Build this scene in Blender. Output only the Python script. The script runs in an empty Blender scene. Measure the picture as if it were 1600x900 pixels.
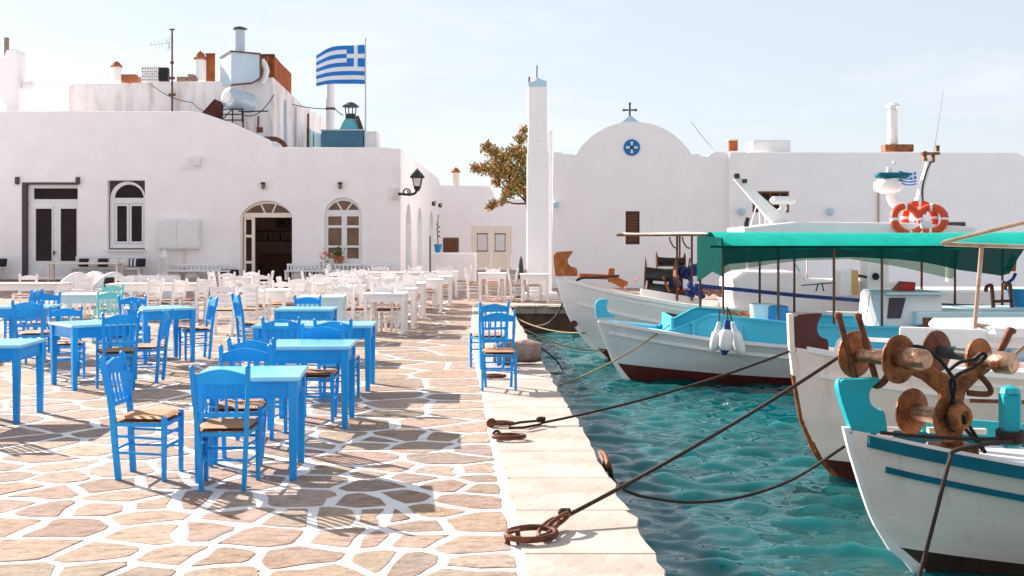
import bpy, bmesh, math, random
import numpy as np
from mathutils import Vector, Matrix, Quaternion
from mathutils.geometry import tessellate_polygon
random.seed(7)
S = bpy.context.scene
C = S.collection
R = math.radians

# ---------------------------------------------------------------- camera, sky, sun, exposure
F, HX, HY, EYE = 1800.0, 800.0, 370.0, 1.78      # focal length in pixels of the 1600 px photograph, horizon row, eye height
cam_d = bpy.data.cameras.new("camera"); cam = bpy.data.objects.new("camera", cam_d); C.objects.link(cam)
cam.location = (0, 0, EYE); cam.rotation_euler = (R(90), 0, 0)
cam_d.sensor_width = 36; cam_d.lens = 36 * F / 1600; cam_d.shift_y = -(450 - HY) / 1600
cam_d.clip_start = 0.1; cam_d.clip_end = 2000
S.camera = cam

SUN_EL, SUN_AZ = R(28), R(-48)                    # azimuth clockwise from +Y
W = bpy.data.worlds.new("World"); S.world = W; W.use_nodes = True
wn = W.node_tree.nodes; wl = W.node_tree.links; wn.clear()
wo = wn.new("ShaderNodeOutputWorld"); bg = wn.new("ShaderNodeBackground")
sky = wn.new("ShaderNodeTexSky"); sky.sky_type = 'NISHITA'; sky.sun_disc = False
sky.sun_elevation = SUN_EL; sky.sun_rotation = SUN_AZ % (2 * math.pi)
sky.air_density = 1.0; sky.dust_density = 0.6; sky.ozone_density = 1.0; sky.altitude = 0
hs = wn.new("ShaderNodeHueSaturation"); hs.inputs['Saturation'].default_value = 0.8
wl.new(sky.outputs[0], hs.inputs['Color'])
# thin high cloud, a little everywhere
tc = wn.new("ShaderNodeTexCoord"); mp = wn.new("ShaderNodeMapping"); mp.inputs['Scale'].default_value = (1.5, 1.5, 7)
nz = wn.new("ShaderNodeTexNoise"); nz.inputs['Scale'].default_value = 2.3; nz.inputs['Detail'].default_value = 7; nz.inputs['Roughness'].default_value = 0.6
rp = wn.new("ShaderNodeValToRGB"); rp.color_ramp.elements[0].position = 0.5; rp.color_ramp.elements[1].position = 0.78
rp.color_ramp.elements[0].color = (0, 0, 0, 1); rp.color_ramp.elements[1].color = (0.4, 0.4, 0.4, 1)
veil = wn.new("ShaderNodeMixRGB"); veil.inputs[0].default_value = 0.80; veil.inputs[2].default_value = (3.45, 3.68, 4.05, 1)   # bright even haze veil over the whole sky
wl.new(hs.outputs[0], veil.inputs[1])
mx = wn.new("ShaderNodeMixRGB"); mx.inputs[2].default_value = (5.6, 5.5, 5.5, 1)
wl.new(tc.outputs['Generated'], mp.inputs[0]); wl.new(mp.outputs[0], nz.inputs['Vector']); wl.new(nz.outputs[0], rp.inputs[0])
wl.new(rp.outputs[0], mx.inputs[0]); wl.new(veil.outputs[0], mx.inputs[1]); wl.new(mx.outputs[0], bg.inputs[0])
bg.inputs[1].default_value = 0.09
wl.new(bg.outputs[0], wo.inputs[0])

sd = bpy.data.lights.new("sun", 'SUN'); sun = bpy.data.objects.new("sun", sd); C.objects.link(sun)
sd.energy = 4.9; sd.angle = R(0.5); sd.color = (1.0, 0.93, 0.84)
to_sun = Vector((math.sin(SUN_AZ) * math.cos(SUN_EL), math.cos(SUN_AZ) * math.cos(SUN_EL), math.sin(SUN_EL)))
sun.rotation_euler = to_sun.to_track_quat('Z', 'Y').to_euler(); sun.location = (0, 0, 30)

S.view_settings.view_transform = 'Standard'; S.view_settings.look = 'None'
S.view_settings.exposure = 1.27; S.view_settings.gamma = 1
S.render.engine = 'CYCLES'
S.cycles.max_bounces = 8; S.cycles.diffuse_bounces = 4; S.cycles.transparent_max_bounces = 12
S.cycles.use_denoising = True
S.cycles.caustics_reflective = True; S.cycles.blur_glossy = 1.0; S.cycles.sample_clamp_indirect = 4.0; S.cycles.caustics_refractive = False

# ---------------------------------------------------------------- helpers
def gp(px, py, z=0.0):
    """the spot on the horizontal plane z that the photograph shows at (px, py)"""
    d = F * (EYE - z) / (py - HY)
    return Vector(((px - HX) / F * d, d, z))
def dp(px, py, d):
    """the spot d metres away that the photograph shows at (px, py)"""
    return Vector(((px - HX) / F * d, d, EYE - (py - HY) / F * d))

def tag(o, label=None, cat=None, group=None, kind=None):
    if label: o['label'] = label
    if cat: o['category'] = cat
    if group: o['group'] = group
    if kind: o['kind'] = kind
    return o
def thing(name, label, cat, loc=(0, 0, 0), rz=0.0, group=None, kind=None):
    o = bpy.data.objects.new(name, None); C.objects.link(o)
    o.location = loc; o.rotation_euler = (0, 0, rz); o.empty_display_size = 0.2
    return tag(o, label, cat, group, kind)

class MB:
    """collects shapes, builds ONE mesh object"""
    def __init__(self): self.v = []; self.f = []; self.M = Matrix.Identity(4)
    def add(self, vs, fs):
        b = len(self.v); self.v += [tuple(self.M @ Vector(p)) for p in vs]
        self.f += [tuple(i + b for i in f) for f in fs]; return self
    def box(self, c, s, rot=None, taper=(1, 1), bev=0.0):
        x, y, z = s[0] / 2, s[1] / 2, s[2] / 2; tx, ty = taper
        if bev > 0 and taper == (1, 1):
            e = min(bev, x * .9, y * .9, z * .9)
            vs = []; idx = {}
            for sx in (-1, 1):
                for sy in (-1, 1):
                    for sz in (-1, 1):
                        for a in range(3):
                            p = [sx * (x - e), sy * (y - e), sz * (z - e)]
                            p[a] = (sx * x, sy * y, sz * z)[a]
                            idx[sx, sy, sz, a] = len(vs); vs.append(Vector(p))
            fs = []
            for a in range(3):
                b, d = (a + 1) % 3, (a + 2) % 3
                for sa in (-1, 1):
                    q = []
                    for sb, sd_ in ((-1, -1), (1, -1), (1, 1), (-1, 1)):
                        k = [0, 0, 0]; k[a] = sa; k[b] = sb; k[d] = sd_; q.append(idx[k[0], k[1], k[2], a])
                    fs.append(q if sa > 0 else q[::-1])
                for sb in (-1, 1):
                    for sd_ in (-1, 1):      # edge along a
                        k0 = [0, 0, 0]; k1 = [0, 0, 0]; k0[a] = -1; k1[a] = 1
                        for k in (k0, k1): k[b] = sb; k[d] = sd_
                        q = [idx[k0[0], k0[1], k0[2], b], idx[k1[0], k1[1], k1[2], b], idx[k1[0], k1[1], k1[2], d], idx[k0[0], k0[1], k0[2], d]]
                        fs.append(q)
            for sx in (-1, 1):
                for sy in (-1, 1):
                    for sz in (-1, 1): fs.append([idx[sx, sy, sz, 0], idx[sx, sy, sz, 1], idx[sx, sy, sz, 2]])
        else:
            vs = [Vector((-x, -y, -z)), Vector((x, -y, -z)), Vector((x, y, -z)), Vector((-x, y, -z)),
                  Vector((-x * tx, -y * ty, z)), Vector((x * tx, -y * ty, z)), Vector((x * tx, y * ty, z)), Vector((-x * tx, y * ty, z))]
            fs = [(0, 3, 2, 1), (4, 5, 6, 7), (0, 1, 5, 4), (1, 2, 6, 5), (2, 3, 7, 6), (3, 0, 4, 7)]
        if rot is not None:
            m = rot.to_matrix() if isinstance(rot, Quaternion) else (rot.to_3x3() if isinstance(rot, Matrix) else Matrix.Rotation(rot, 3, 'Z'))
            vs = [m @ v for v in vs]
        c = Vector(c); return self.add([v + c for v in vs], fs)
    def bar(self, p0, p1, w, h=None, w1=None, up=(0, 0, 1), bev=0.0):
        p0, p1 = Vector(p0), Vector(p1); h = h or w; d = p1 - p0; L = d.length
        z = d.normalized(); u = Vector(up)
        if abs(z.dot(u)) > .98: u = Vector((0, 1, 0))
        x = u.cross(z).normalized(); y = z.cross(x)
        k = (w1 / w) if w1 else 1
        m = Matrix((x, y, z)).transposed()
        return self.box((p0 + p1) / 2, (w, h, L), m, (k, k), bev if not w1 else 0)
    def tube(self, pts, r, n=8, cap=True, closed=False):
        pts = [Vector(p) for p in pts]; N = len(pts); rs = r if isinstance(r, (list, tuple)) else [r] * N
        rings = []; prev = None
        for i, p in enumerate(pts):
            if closed: t = pts[(i + 1) % N] - pts[i - 1]
            else: t = pts[min(i + 1, N - 1)] - pts[max(i - 1, 0)]
            t.normalize()
            if prev is None:
                u = Vector((0, 0, 1)) if abs(t.z) < .9 else Vector((1, 0, 0)); x = u.cross(t).normalized()
            else:
                x = (prev - t * prev.dot(t)); x = x.normalized() if x.length > 1e-6 else Vector((1, 0, 0))
            prev = x; y = t.cross(x)
            rings.append([p + (x * math.cos(2 * math.pi * k / n) + y * math.sin(2 * math.pi * k / n)) * rs[i] for k in range(n)])
        vs = [q for g in rings for q in g]; fs = []
        for i in range(N if closed else N - 1):
            a, b = i * n, ((i + 1) % N) * n
            for k in range(n): fs.append((a + k, a + (k + 1) % n, b + (k + 1) % n, b + k))
        if cap and not closed: fs += [tuple(range(n))[::-1], tuple(range((N - 1) * n, N * n))]
        return self.add(vs, fs)
    def lathe(self, prof, c=(0, 0, 0), axis=(0, 0, 1), n=16, a0=0, a1=2 * math.pi):
        """prof: (radius, height) pairs along the axis"""
        c = Vector(c); q = Vector((0, 0, 1)).rotation_difference(Vector(axis).normalized())
        full = abs(a1 - a0 - 2 * math.pi) < 1e-6; m = n if full else n + 1
        vs = [c + q @ Vector((r * math.cos(a0 + (a1 - a0) * k / n), r * math.sin(a0 + (a1 - a0) * k / n), z)) for r, z in prof for k in range(m)]
        fs = []
        for i in range(len(prof) - 1):
            for k in range(n):
                k2 = (k + 1) % m; fs.append((i * m + k, i * m + k2, (i + 1) * m + k2, (i + 1) * m + k))
        if full:
            if prof[0][0] > 1e-5: fs.append(tuple(range(m))[::-1])
            if prof[-1][0] > 1e-5: fs.append(tuple(range((len(prof) - 1) * m, len(prof) * m)))
        return self.add(vs, fs)
    def prism(self, loops, depth, fr):
        """2-D outline (first loop) with holes (other loops), extruded by depth; fr maps (a, b, c) to space"""
        tri = tessellate_polygon([[Vector((p[0], p[1], 0)) for p in L] for L in loops])
        flat = [p for L in loops for p in L]; n = len(flat)
        vs = [fr(p[0], p[1], 0) for p in flat] + [fr(p[0], p[1], depth) for p in flat]
        fs = [tuple(t) for t in tri] + [tuple(i + n for i in t[::-1]) for t in tri]; b = 0
        for L in loops:
            m = len(L)
            for i in range(m): fs.append((b + i, b + (i + 1) % m, n + b + (i + 1) % m, n + b + i))
            b += m
        return self.add(vs, fs)
    def grid(self, fn, nu, nv):
        vs = [fn(i / nu, j / nv) for i in range(nu + 1) for j in range(nv + 1)]
        fs = [(i * (nv + 1) + j, (i + 1) * (nv + 1) + j, (i + 1) * (nv + 1) + j + 1, i * (nv + 1) + j + 1) for i in range(nu) for j in range(nv)]
        return self.add(vs, fs)
    def mesh(self, name, m, smooth=None, bevel=0.0, seg=1, weld=0.0):
        me = bpy.data.meshes.new(name); me.from_pydata(self.v, [], self.f)
        bm = bmesh.new(); bm.from_mesh(me)
        if weld: bmesh.ops.remove_doubles(bm, verts=bm.verts, dist=weld)
        bmesh.ops.recalc_face_normals(bm, faces=bm.faces)
        if bevel > 0:
            es = [e for e in bm.edges if len(e.link_faces) == 2 and e.calc_face_angle(0) > R(40)]
            bmesh.ops.bevel(bm, geom=es, offset=bevel, segments=seg, profile=.5, affect='EDGES', clamp_overlap=True)
        bm.to_mesh(me); bm.free()
        if smooth is not None:
            me.shade_smooth()
            if smooth < 180: me.set_sharp_from_angle(angle=R(smooth))
        if m: me.materials.append(m)
        return me
    def build(self, name, m, parent=None, smooth=None, bevel=0.0, seg=1, weld=0.0):
        o = bpy.data.objects.new(name, self.mesh(name, m, smooth, bevel, seg, weld)); C.objects.link(o)
        if parent: o.parent = parent
        return o

def kids(o): return list(o.children)
def copy_tree(o, parent=None):
    c = o.copy(); C.objects.link(c)
    if parent: c.parent = parent
    for ch in kids(o): copy_tree(ch, c)
    return c
def spline(pts, n=8):
    """Catmull-Rom through pts"""
    P = [Vector(p) for p in pts]; P = [P[0] * 2 - P[1]] + P + [P[-1] * 2 - P[-2]]; out = []
    for i in range(1, len(P) - 2):
        for k in range(n):
            t = k / n; a, b, c, d = P[i - 1:i + 3]
            out.append(.5 * ((2 * b) + (c - a) * t + (2 * a - 5 * b + 4 * c - d) * t * t + (3 * b - a - 3 * c + d) * t ** 3))
    out.append(P[-2]); return out
def sag(p0, p1, drop, n=16):
    p0, p1 = Vector(p0), Vector(p1)
    return [p0.lerp(p1, i / n) - Vector((0, 0, drop * 4 * (i / n) * (1 - i / n))) for i in range(n + 1)]

# ---------------------------------------------------------------- materials
def N(nt, t, **kw):
    n = nt.nodes.new(t)
    for k, v in kw.items():
        if k in n.inputs: n.inputs[k].default_value = v
        else: setattr(n, k, v)
    return n
def mat(name, col, rough=.6, col2=None, scale=6, metal=0, bump=0.0, bscale=40, var=0.0, spec=.3, detail=6, lo=.35, hi=.65, coord='Object', stretch=None, trans=0.0):
    m = bpy.data.materials.new(name); m.use_nodes = True; nt = m.node_tree; L = nt.links
    b = nt.nodes['Principled BSDF']; b.inputs['Base Color'].default_value = (*col, 1)
    b.inputs['Roughness'].default_value = rough; b.inputs['Metallic'].default_value = metal
    b.inputs['Specular IOR Level'].default_value = spec
    if trans: b.inputs['Transmission Weight'].default_value = trans
    tc = N(nt, "ShaderNodeTexCoord"); vec = tc.outputs[coord]
    if stretch:
        mp = N(nt, "ShaderNodeMapping", Scale=stretch); L.new(vec, mp.inputs[0]); vec = mp.outputs[0]
    out = None
    if col2 is not None:
        nz = N(nt, "ShaderNodeTexNoise", Scale=scale, Detail=detail, Roughness=.6); L.new(vec, nz.inputs['Vector'])
        rp = N(nt, "ShaderNodeValToRGB"); rp.color_ramp.elements[0].position = lo; rp.color_ramp.elements[1].position = hi
        rp.color_ramp.elements[0].color = (*col, 1); rp.color_ramp.elements[1].color = (*col2, 1)
        L.new(nz.outputs[0], rp.inputs[0]); out = rp.outputs[0]
    if var:
        oi = N(nt, "ShaderNodeObjectInfo"); hv = N(nt, "ShaderNodeHueSaturation")
        mr = N(nt, "ShaderNodeMapRange"); mr.inputs['To Min'].default_value = 1 - var; mr.inputs['To Max'].default_value = 1 + var
        L.new(oi.outputs['Random'], mr.inputs[0]); L.new(mr.outputs[0], hv.inputs['Value'])
        if out: L.new(out, hv.inputs['Color'])
        else: hv.inputs['Color'].default_value = (*col, 1)
        out = hv.outputs[0]
    if out: L.new(out, b.inputs['Base Color'])
    if bump:
        bn = N(nt, "ShaderNodeTexNoise", Scale=bscale, Detail=5); L.new(vec, bn.inputs['Vector'])
        bp = N(nt, "ShaderNodeBump", Strength=bump, Distance=.02); L.new(bn.outputs[0], bp.inputs['Height']); L.new(bp.outputs[0], b.inputs['Normal'])
    return m
M = {}
M['plaster'] = mat('whitewashed plaster', (.92, .865, .86), .85, (.88, .815, .81), 1.3, bump=.6, bscale=5, spec=.2)
M['plaster_cool'] = mat('cool whitewash', (.91, .87, .87), .85, (.87, .825, .825), .9, bump=.6, bscale=5, spec=.2)
M['plaster_old'] = mat('stained whitewash', (.82, .765, .75), .9, (.50, .34, .25), 1.3, bump=.5, bscale=14, lo=.47, hi=.8, stretch=(2, 2, .45), spec=.2)
M['white'] = mat('white paint', (.80, .78, .775), .45, (.74, .71, .70), 5, bump=.1, bscale=60)
M['white_chair'] = mat('white furniture paint', (.88, .84, .83), .5, (.83, .79, .775), 8, bump=.1, bscale=60, var=.03)
M['cream'] = mat('cream paint', (.86, .73, .61), .5, (.80, .66, .55), 4)
def paint_mat(name, col, col2, rough, spec, worn, amt, var):
    m = mat(name, col, rough, col2, 5, bump=.2, bscale=45, var=var, spec=spec, stretch=(1, 1, .4)); nt = m.node_tree; L = nt.links; b = nt.nodes['Principled BSDF']
    tc = N(nt, "ShaderNodeTexCoord"); oi = N(nt, "ShaderNodeObjectInfo"); ad = N(nt, "ShaderNodeVectorMath", operation='ADD'); L.new(tc.outputs['Object'], ad.inputs[0]); L.new(oi.outputs['Location'], ad.inputs[1])
    nz = N(nt, "ShaderNodeTexNoise", Scale=13, Detail=9, Roughness=.72); L.new(ad.outputs[0], nz.inputs['Vector'])
    rp = N(nt, "ShaderNodeMapRange"); rp.inputs['From Min'].default_value = .60; rp.inputs['From Max'].default_value = .72; rp.inputs['To Max'].default_value = amt; L.new(nz.outputs[0], rp.inputs[0])
    mx = N(nt, "ShaderNodeMixRGB"); mx.inputs[2].default_value = (*worn, 1); src = b.inputs['Base Color'].links[0].from_socket; L.new(rp.outputs[0], mx.inputs[0]); L.new(src, mx.inputs[1]); L.new(mx.outputs[0], b.inputs['Base Color']); return m
M['blue'] = paint_mat('blue furniture paint', (.002, .275, .70), (.006, .335, .78), .42, .3, (.10, .40, .72), .55, .10)
M['blue_top_glare'] = paint_mat('blue table paint with glare', (.20, .56, .79), (.26, .62, .82), .2, .8, (.30, .58, .76), .6, .06)  # pale tone is mostly glare put into the colour, partly lighter paint
M['turq_f'] = mat('pale turquoise paint', (.12, .60, .60), .45, (.2, .66, .66), 5)
M['palecyan'] = mat('pale cyan paint', (.55, .72, .74), .45, (.6, .75, .77), 5)
M['wood_red'] = mat('varnished reddish wood', (.26, .055, .012), .35, (.52, .17, .035), 6, stretch=(2, 2, .8), bump=.1)
M['wood'] = mat('brown wood', (.20, .085, .04), .55, (.13, .05, .025), 8, stretch=(1, 1, 6), bump=.15)
M['maroon'] = mat('maroon paint', (.07, .015, .012), .4, (.09, .022, .018), 6)
M['antifoul'] = mat('oxide red bottom paint', (.16, .022, .018), .5, (.08, .02, .016), 7)
M['rust'] = mat('rusty iron', (.20, .068, .028), .6, (.085, .032, .02), 14, metal=.25, bump=.5, bscale=60)
M['rust_lt'] = mat('worn rusty steel', (.40, .145, .046), .48, (.10, .032, .016), 10, metal=.35, bump=.6, bscale=45, var=.12, lo=.38, hi=.7)
M['rust_sheet'] = mat('rusted sheet', (.45, .12, .03), .7, (.25, .07, .025), 3, bump=.2)
M['steel_worn'] = mat('worn drum steel', (.58, .36, .24), .3, (.22, .09, .045), 9, metal=.75, bump=.35, bscale=30)
M['iron_dark'] = mat('dark wrought iron', (.022, .03, .032), .45, (.035, .04, .04), 10)
M['rope_dark'] = mat('dark wet rope', (.035, .022, .018), .8, (.06, .035, .025), 60, bump=.6, bscale=120)
M['rope_tan'] = mat('tan rope', (.42, .27, .14), .85, (.32, .19, .09), 60, bump=.5, bscale=120)
def hull_mat(name, col, col2, dirt, amt=.5):
    """painted planking: seams along the boat, grime streaks and worn patches"""
    m = mat(name, col, .42, col2, 2.0, stretch=(.5, 1, 2)); nt = m.node_tree; L = nt.links; b = nt.nodes['Principled BSDF']
    tc = N(nt, "ShaderNodeTexCoord"); mp = N(nt, "ShaderNodeMapping", Scale=(5, 5, .7)); L.new(tc.outputs['Object'], mp.inputs[0])
    nz = N(nt, "ShaderNodeTexNoise", Scale=1.6, Detail=8, Roughness=.65); L.new(mp.outputs[0], nz.inputs['Vector'])
    rp = N(nt, "ShaderNodeValToRGB"); rp.color_ramp.elements[0].position = .56; rp.color_ramp.elements[1].position = .82; rp.color_ramp.elements[0].color = (0, 0, 0, 1); rp.color_ramp.elements[1].color = (amt, amt, amt, 1)
    L.new(nz.outputs[0], rp.inputs[0]); mx = N(nt, "ShaderNodeMixRGB"); mx.inputs[2].default_value = (*dirt, 1)
    src = b.inputs['Base Color'].links[0].from_socket; L.new(rp.outputs[0], mx.inputs[0]); L.new(src, mx.inputs[1]); L.new(mx.outputs[0], b.inputs['Base Color'])
    sx = N(nt, "ShaderNodeSeparateXYZ"); L.new(tc.outputs['Object'], sx.inputs[0]); sl = N(nt, "ShaderNodeMath", operation='MULTIPLY_ADD'); L.new(sx.outputs[0], sl.inputs[0]); sl.inputs[1].default_value = .10; L.new(sx.outputs[2], sl.inputs[2])
    md = N(nt, "ShaderNodeMath", operation='PINGPONG'); L.new(sl.outputs[0], md.inputs[0]); md.inputs[1].default_value = .062
    ms = N(nt, "ShaderNodeMapRange"); ms.inputs['From Max'].default_value = .006; L.new(md.outputs[0], ms.inputs[0])
    n2 = N(nt, "ShaderNodeTexNoise", Scale=9, Detail=4); L.new(tc.outputs['Object'], n2.inputs['Vector']); ad = N(nt, "ShaderNodeMath", operation='MULTIPLY_ADD'); L.new(n2.outputs[0], ad.inputs[0]); ad.inputs[1].default_value = .5; L.new(ms.outputs[0], ad.inputs[2])
    bp = N(nt, "ShaderNodeBump", Strength=.16, Distance=.012); L.new(ad.outputs[0], bp.inputs['Height']); L.new(bp.outputs[0], b.inputs['Normal']); return m
M['boat_white'] = hull_mat('white boat paint', (.88, .82, .80), (.82, .75, .725), (.5, .38, .3), .35)
M['boat_warm'] = hull_mat('weathered white boat paint', (.97, .785, .70), (.90, .70, .61), (.45, .28, .2), .5)
M['boat_grey'] = hull_mat('pale boat paint', (.86, .83, .82), (.78, .75, .745), (.5, .42, .38), .4)
M['turq'] = mat('turquoise boat paint', (.01, .40, .46), .42, (.02, .34, .40), 5, bump=.15, bscale=30)
M['turq_lt'] = mat('bright turquoise paint', (.06, .54, .74), .45, (.08, .49, .68), 4, bump=.1)
M['teal'] = mat('dark teal paint', (.0, .10, .15), .5, (.0, .14, .19), 6, bump=.1, spec=.2)
M['navy'] = mat('navy blue', (.012, .03, .14), .6, (.02, .05, .2), 8)
M['green'] = mat('green tarpaulin', (.0, .38, .30), .8, (.0, .31, .25), 6, bump=.1, spec=.1)
M['glass_dark'] = mat('dark window glass', (.018, .010, .011), .1, (.035, .02, .018), 1.4, spec=.12)
M['glass_brown'] = mat('brown lit glass', (.16, .085, .055), .12, (.27, .16, .11), 1.6, spec=.15)
M['taupe'] = mat('dark taupe frame', (.075, .05, .065), .6, (.09, .06, .075), 4)
M['black'] = mat('black rubber', (.012, .012, .014), .6)
M['terracotta'] = mat('terracotta', (.42, .14, .06), .8, (.30, .085, .04), 9, bump=.3)
M['galv'] = mat('galvanised sheet', (.50, .56, .62), .42, (.40, .47, .54), 3, metal=.5, bump=.1)
M['hood_blue'] = mat('blue grey sheet', (.46, .56, .64), .5, (.52, .60, .67), 2)
M['box_teal'] = mat('slate teal sheet', (.05, .15, .22), .6, (.07, .18, .25), 3)
M['teal_lt'] = mat('patina teal', (.09, .34, .38), .6, (.13, .40, .43), 5)
M['orange'] = mat('orange plastic', (.68, .075, .02), .5, (.60, .06, .02), 6)
M['orange_net'] = mat('orange net', (.72, .28, .10), .9, (.45, .13, .05), 25, bump=.8)
M['yellow'] = mat('ochre panel', (.62, .36, .12), .6)
M['red'] = mat('red plastic', (.55, .03, .02), .45)
M['bucket'] = mat('blue plastic', (.02, .25, .50), .4)
M['stone_blk'] = mat('rough brown stone', (.34, .24, .19), .9, (.22, .145, .11), 7, bump=.9, bscale=18)
M['cushion'] = mat('white cushion', (.74, .68, .67), .9, (.68, .62, .61), 5)
M['cushion_dk'] = mat('charcoal cushion', (.02, .022, .035), .9)
M['cushion_navy'] = mat('navy cushion', (.015, .03, .07), .9)
M['terrace'] = mat('brown terrace edge', (.20, .10, .07), .8, (.15, .075, .055), 6)
M['leaf'] = mat('leaf green', (.19, .19, .05), .6, (.11, .13, .035), 9, var=.3)
M['leaf_rust'] = mat('rusty bracts', (.75, .27, .10), .7, (.62, .33, .10), 9, var=.2)
M['flower'] = mat('red petals', (.6, .03, .03), .6)
M['trunk'] = mat('bark', (.13, .08, .05), .9, (.08, .05, .03), 14, bump=.5)
M['tower_blue'] = mat('pale blue wash', (.42, .62, .74), .8, (.5, .66, .76), 3)
M['lamp_glass'] = mat('lamp glass', (.75, .72, .68), .25, (.66, .62, .58), 4)
M['sconce'] = mat('pale blue metal', (.45, .62, .72), .5)
M['steel_pole'] = mat('brownish steel tube', (.38, .22, .15), .4, (.5, .36, .28), 8, metal=.4)
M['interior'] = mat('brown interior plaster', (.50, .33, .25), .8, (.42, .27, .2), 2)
M['gold'] = mat('amber bottle', (.35, .18, .06), .3)
M['flag_blue'] = mat('flag blue', (.015, .18, .6), .8)
M['flag_white'] = mat('flag white', (.78, .76, .77), .8)
M['medal_blue'] = mat('medallion blue', (.005, .17, .42), .5)

def rush_mat():
    m = bpy.data.materials.new('woven rush'); m.use_nodes = True; nt = m.node_tree; L = nt.links; b = nt.nodes['Principled BSDF']
    tc = N(nt, "ShaderNodeTexCoord"); sx = N(nt, "ShaderNodeSeparateXYZ"); L.new(tc.outputs['Object'], sx.inputs[0])
    ax = N(nt, "ShaderNodeMath", operation='ABSOLUTE'); ay = N(nt, "ShaderNodeMath", operation='ABSOLUTE'); L.new(sx.outputs[0], ax.inputs[0]); L.new(sx.outputs[1], ay.inputs[0])
    gt = N(nt, "ShaderNodeMath", operation='GREATER_THAN'); L.new(ax.outputs[0], gt.inputs[0]); L.new(ay.outputs[0], gt.inputs[1])
    mxv = N(nt, "ShaderNodeMixRGB"); L.new(gt.outputs[0], mxv.inputs[0]); L.new(sx.outputs[0], mxv.inputs[1]); L.new(sx.outputs[1], mxv.inputs[2])
    nz = N(nt, "ShaderNodeTexNoise", Scale=30, Detail=3); L.new(tc.outputs['Object'], nz.inputs['Vector'])
    ad = N(nt, "ShaderNodeMath", operation='MULTIPLY_ADD'); L.new(nz.outputs[0], ad.inputs[0]); ad.inputs[1].default_value = .012; L.new(mxv.outputs[0], ad.inputs[2])
    mu = N(nt, "ShaderNodeMath", operation='MULTIPLY'); L.new(ad.outputs[0], mu.inputs[0]); mu.inputs[1].default_value = 520
    si = N(nt, "ShaderNodeMath", operation='SINE'); L.new(mu.outputs[0], si.inputs[0])
    rp = N(nt, "ShaderNodeValToRGB"); rp.color_ramp.elements[0].color = (.34, .115, .035, 1); rp.color_ramp.elements[1].color = (.66, .30, .12, 1)
    mr = N(nt, "ShaderNodeMapRange"); mr.inputs['From Min'].default_value = -1.2; mr.inputs['From Max'].default_value = .8; L.new(si.outputs[0], mr.inputs[0]); L.new(mr.outputs[0], rp.inputs[0])
    L.new(rp.outputs[0], b.inputs['Base Color']); b.inputs['Roughness'].default_value = .7
    bp = N(nt, "ShaderNodeBump", Strength=.6, Distance=.004); L.new(si.outputs[0], bp.inputs['Height']); L.new(bp.outputs[0], b.inputs['Normal'])
    return m
M['rush'] = rush_mat()

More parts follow.
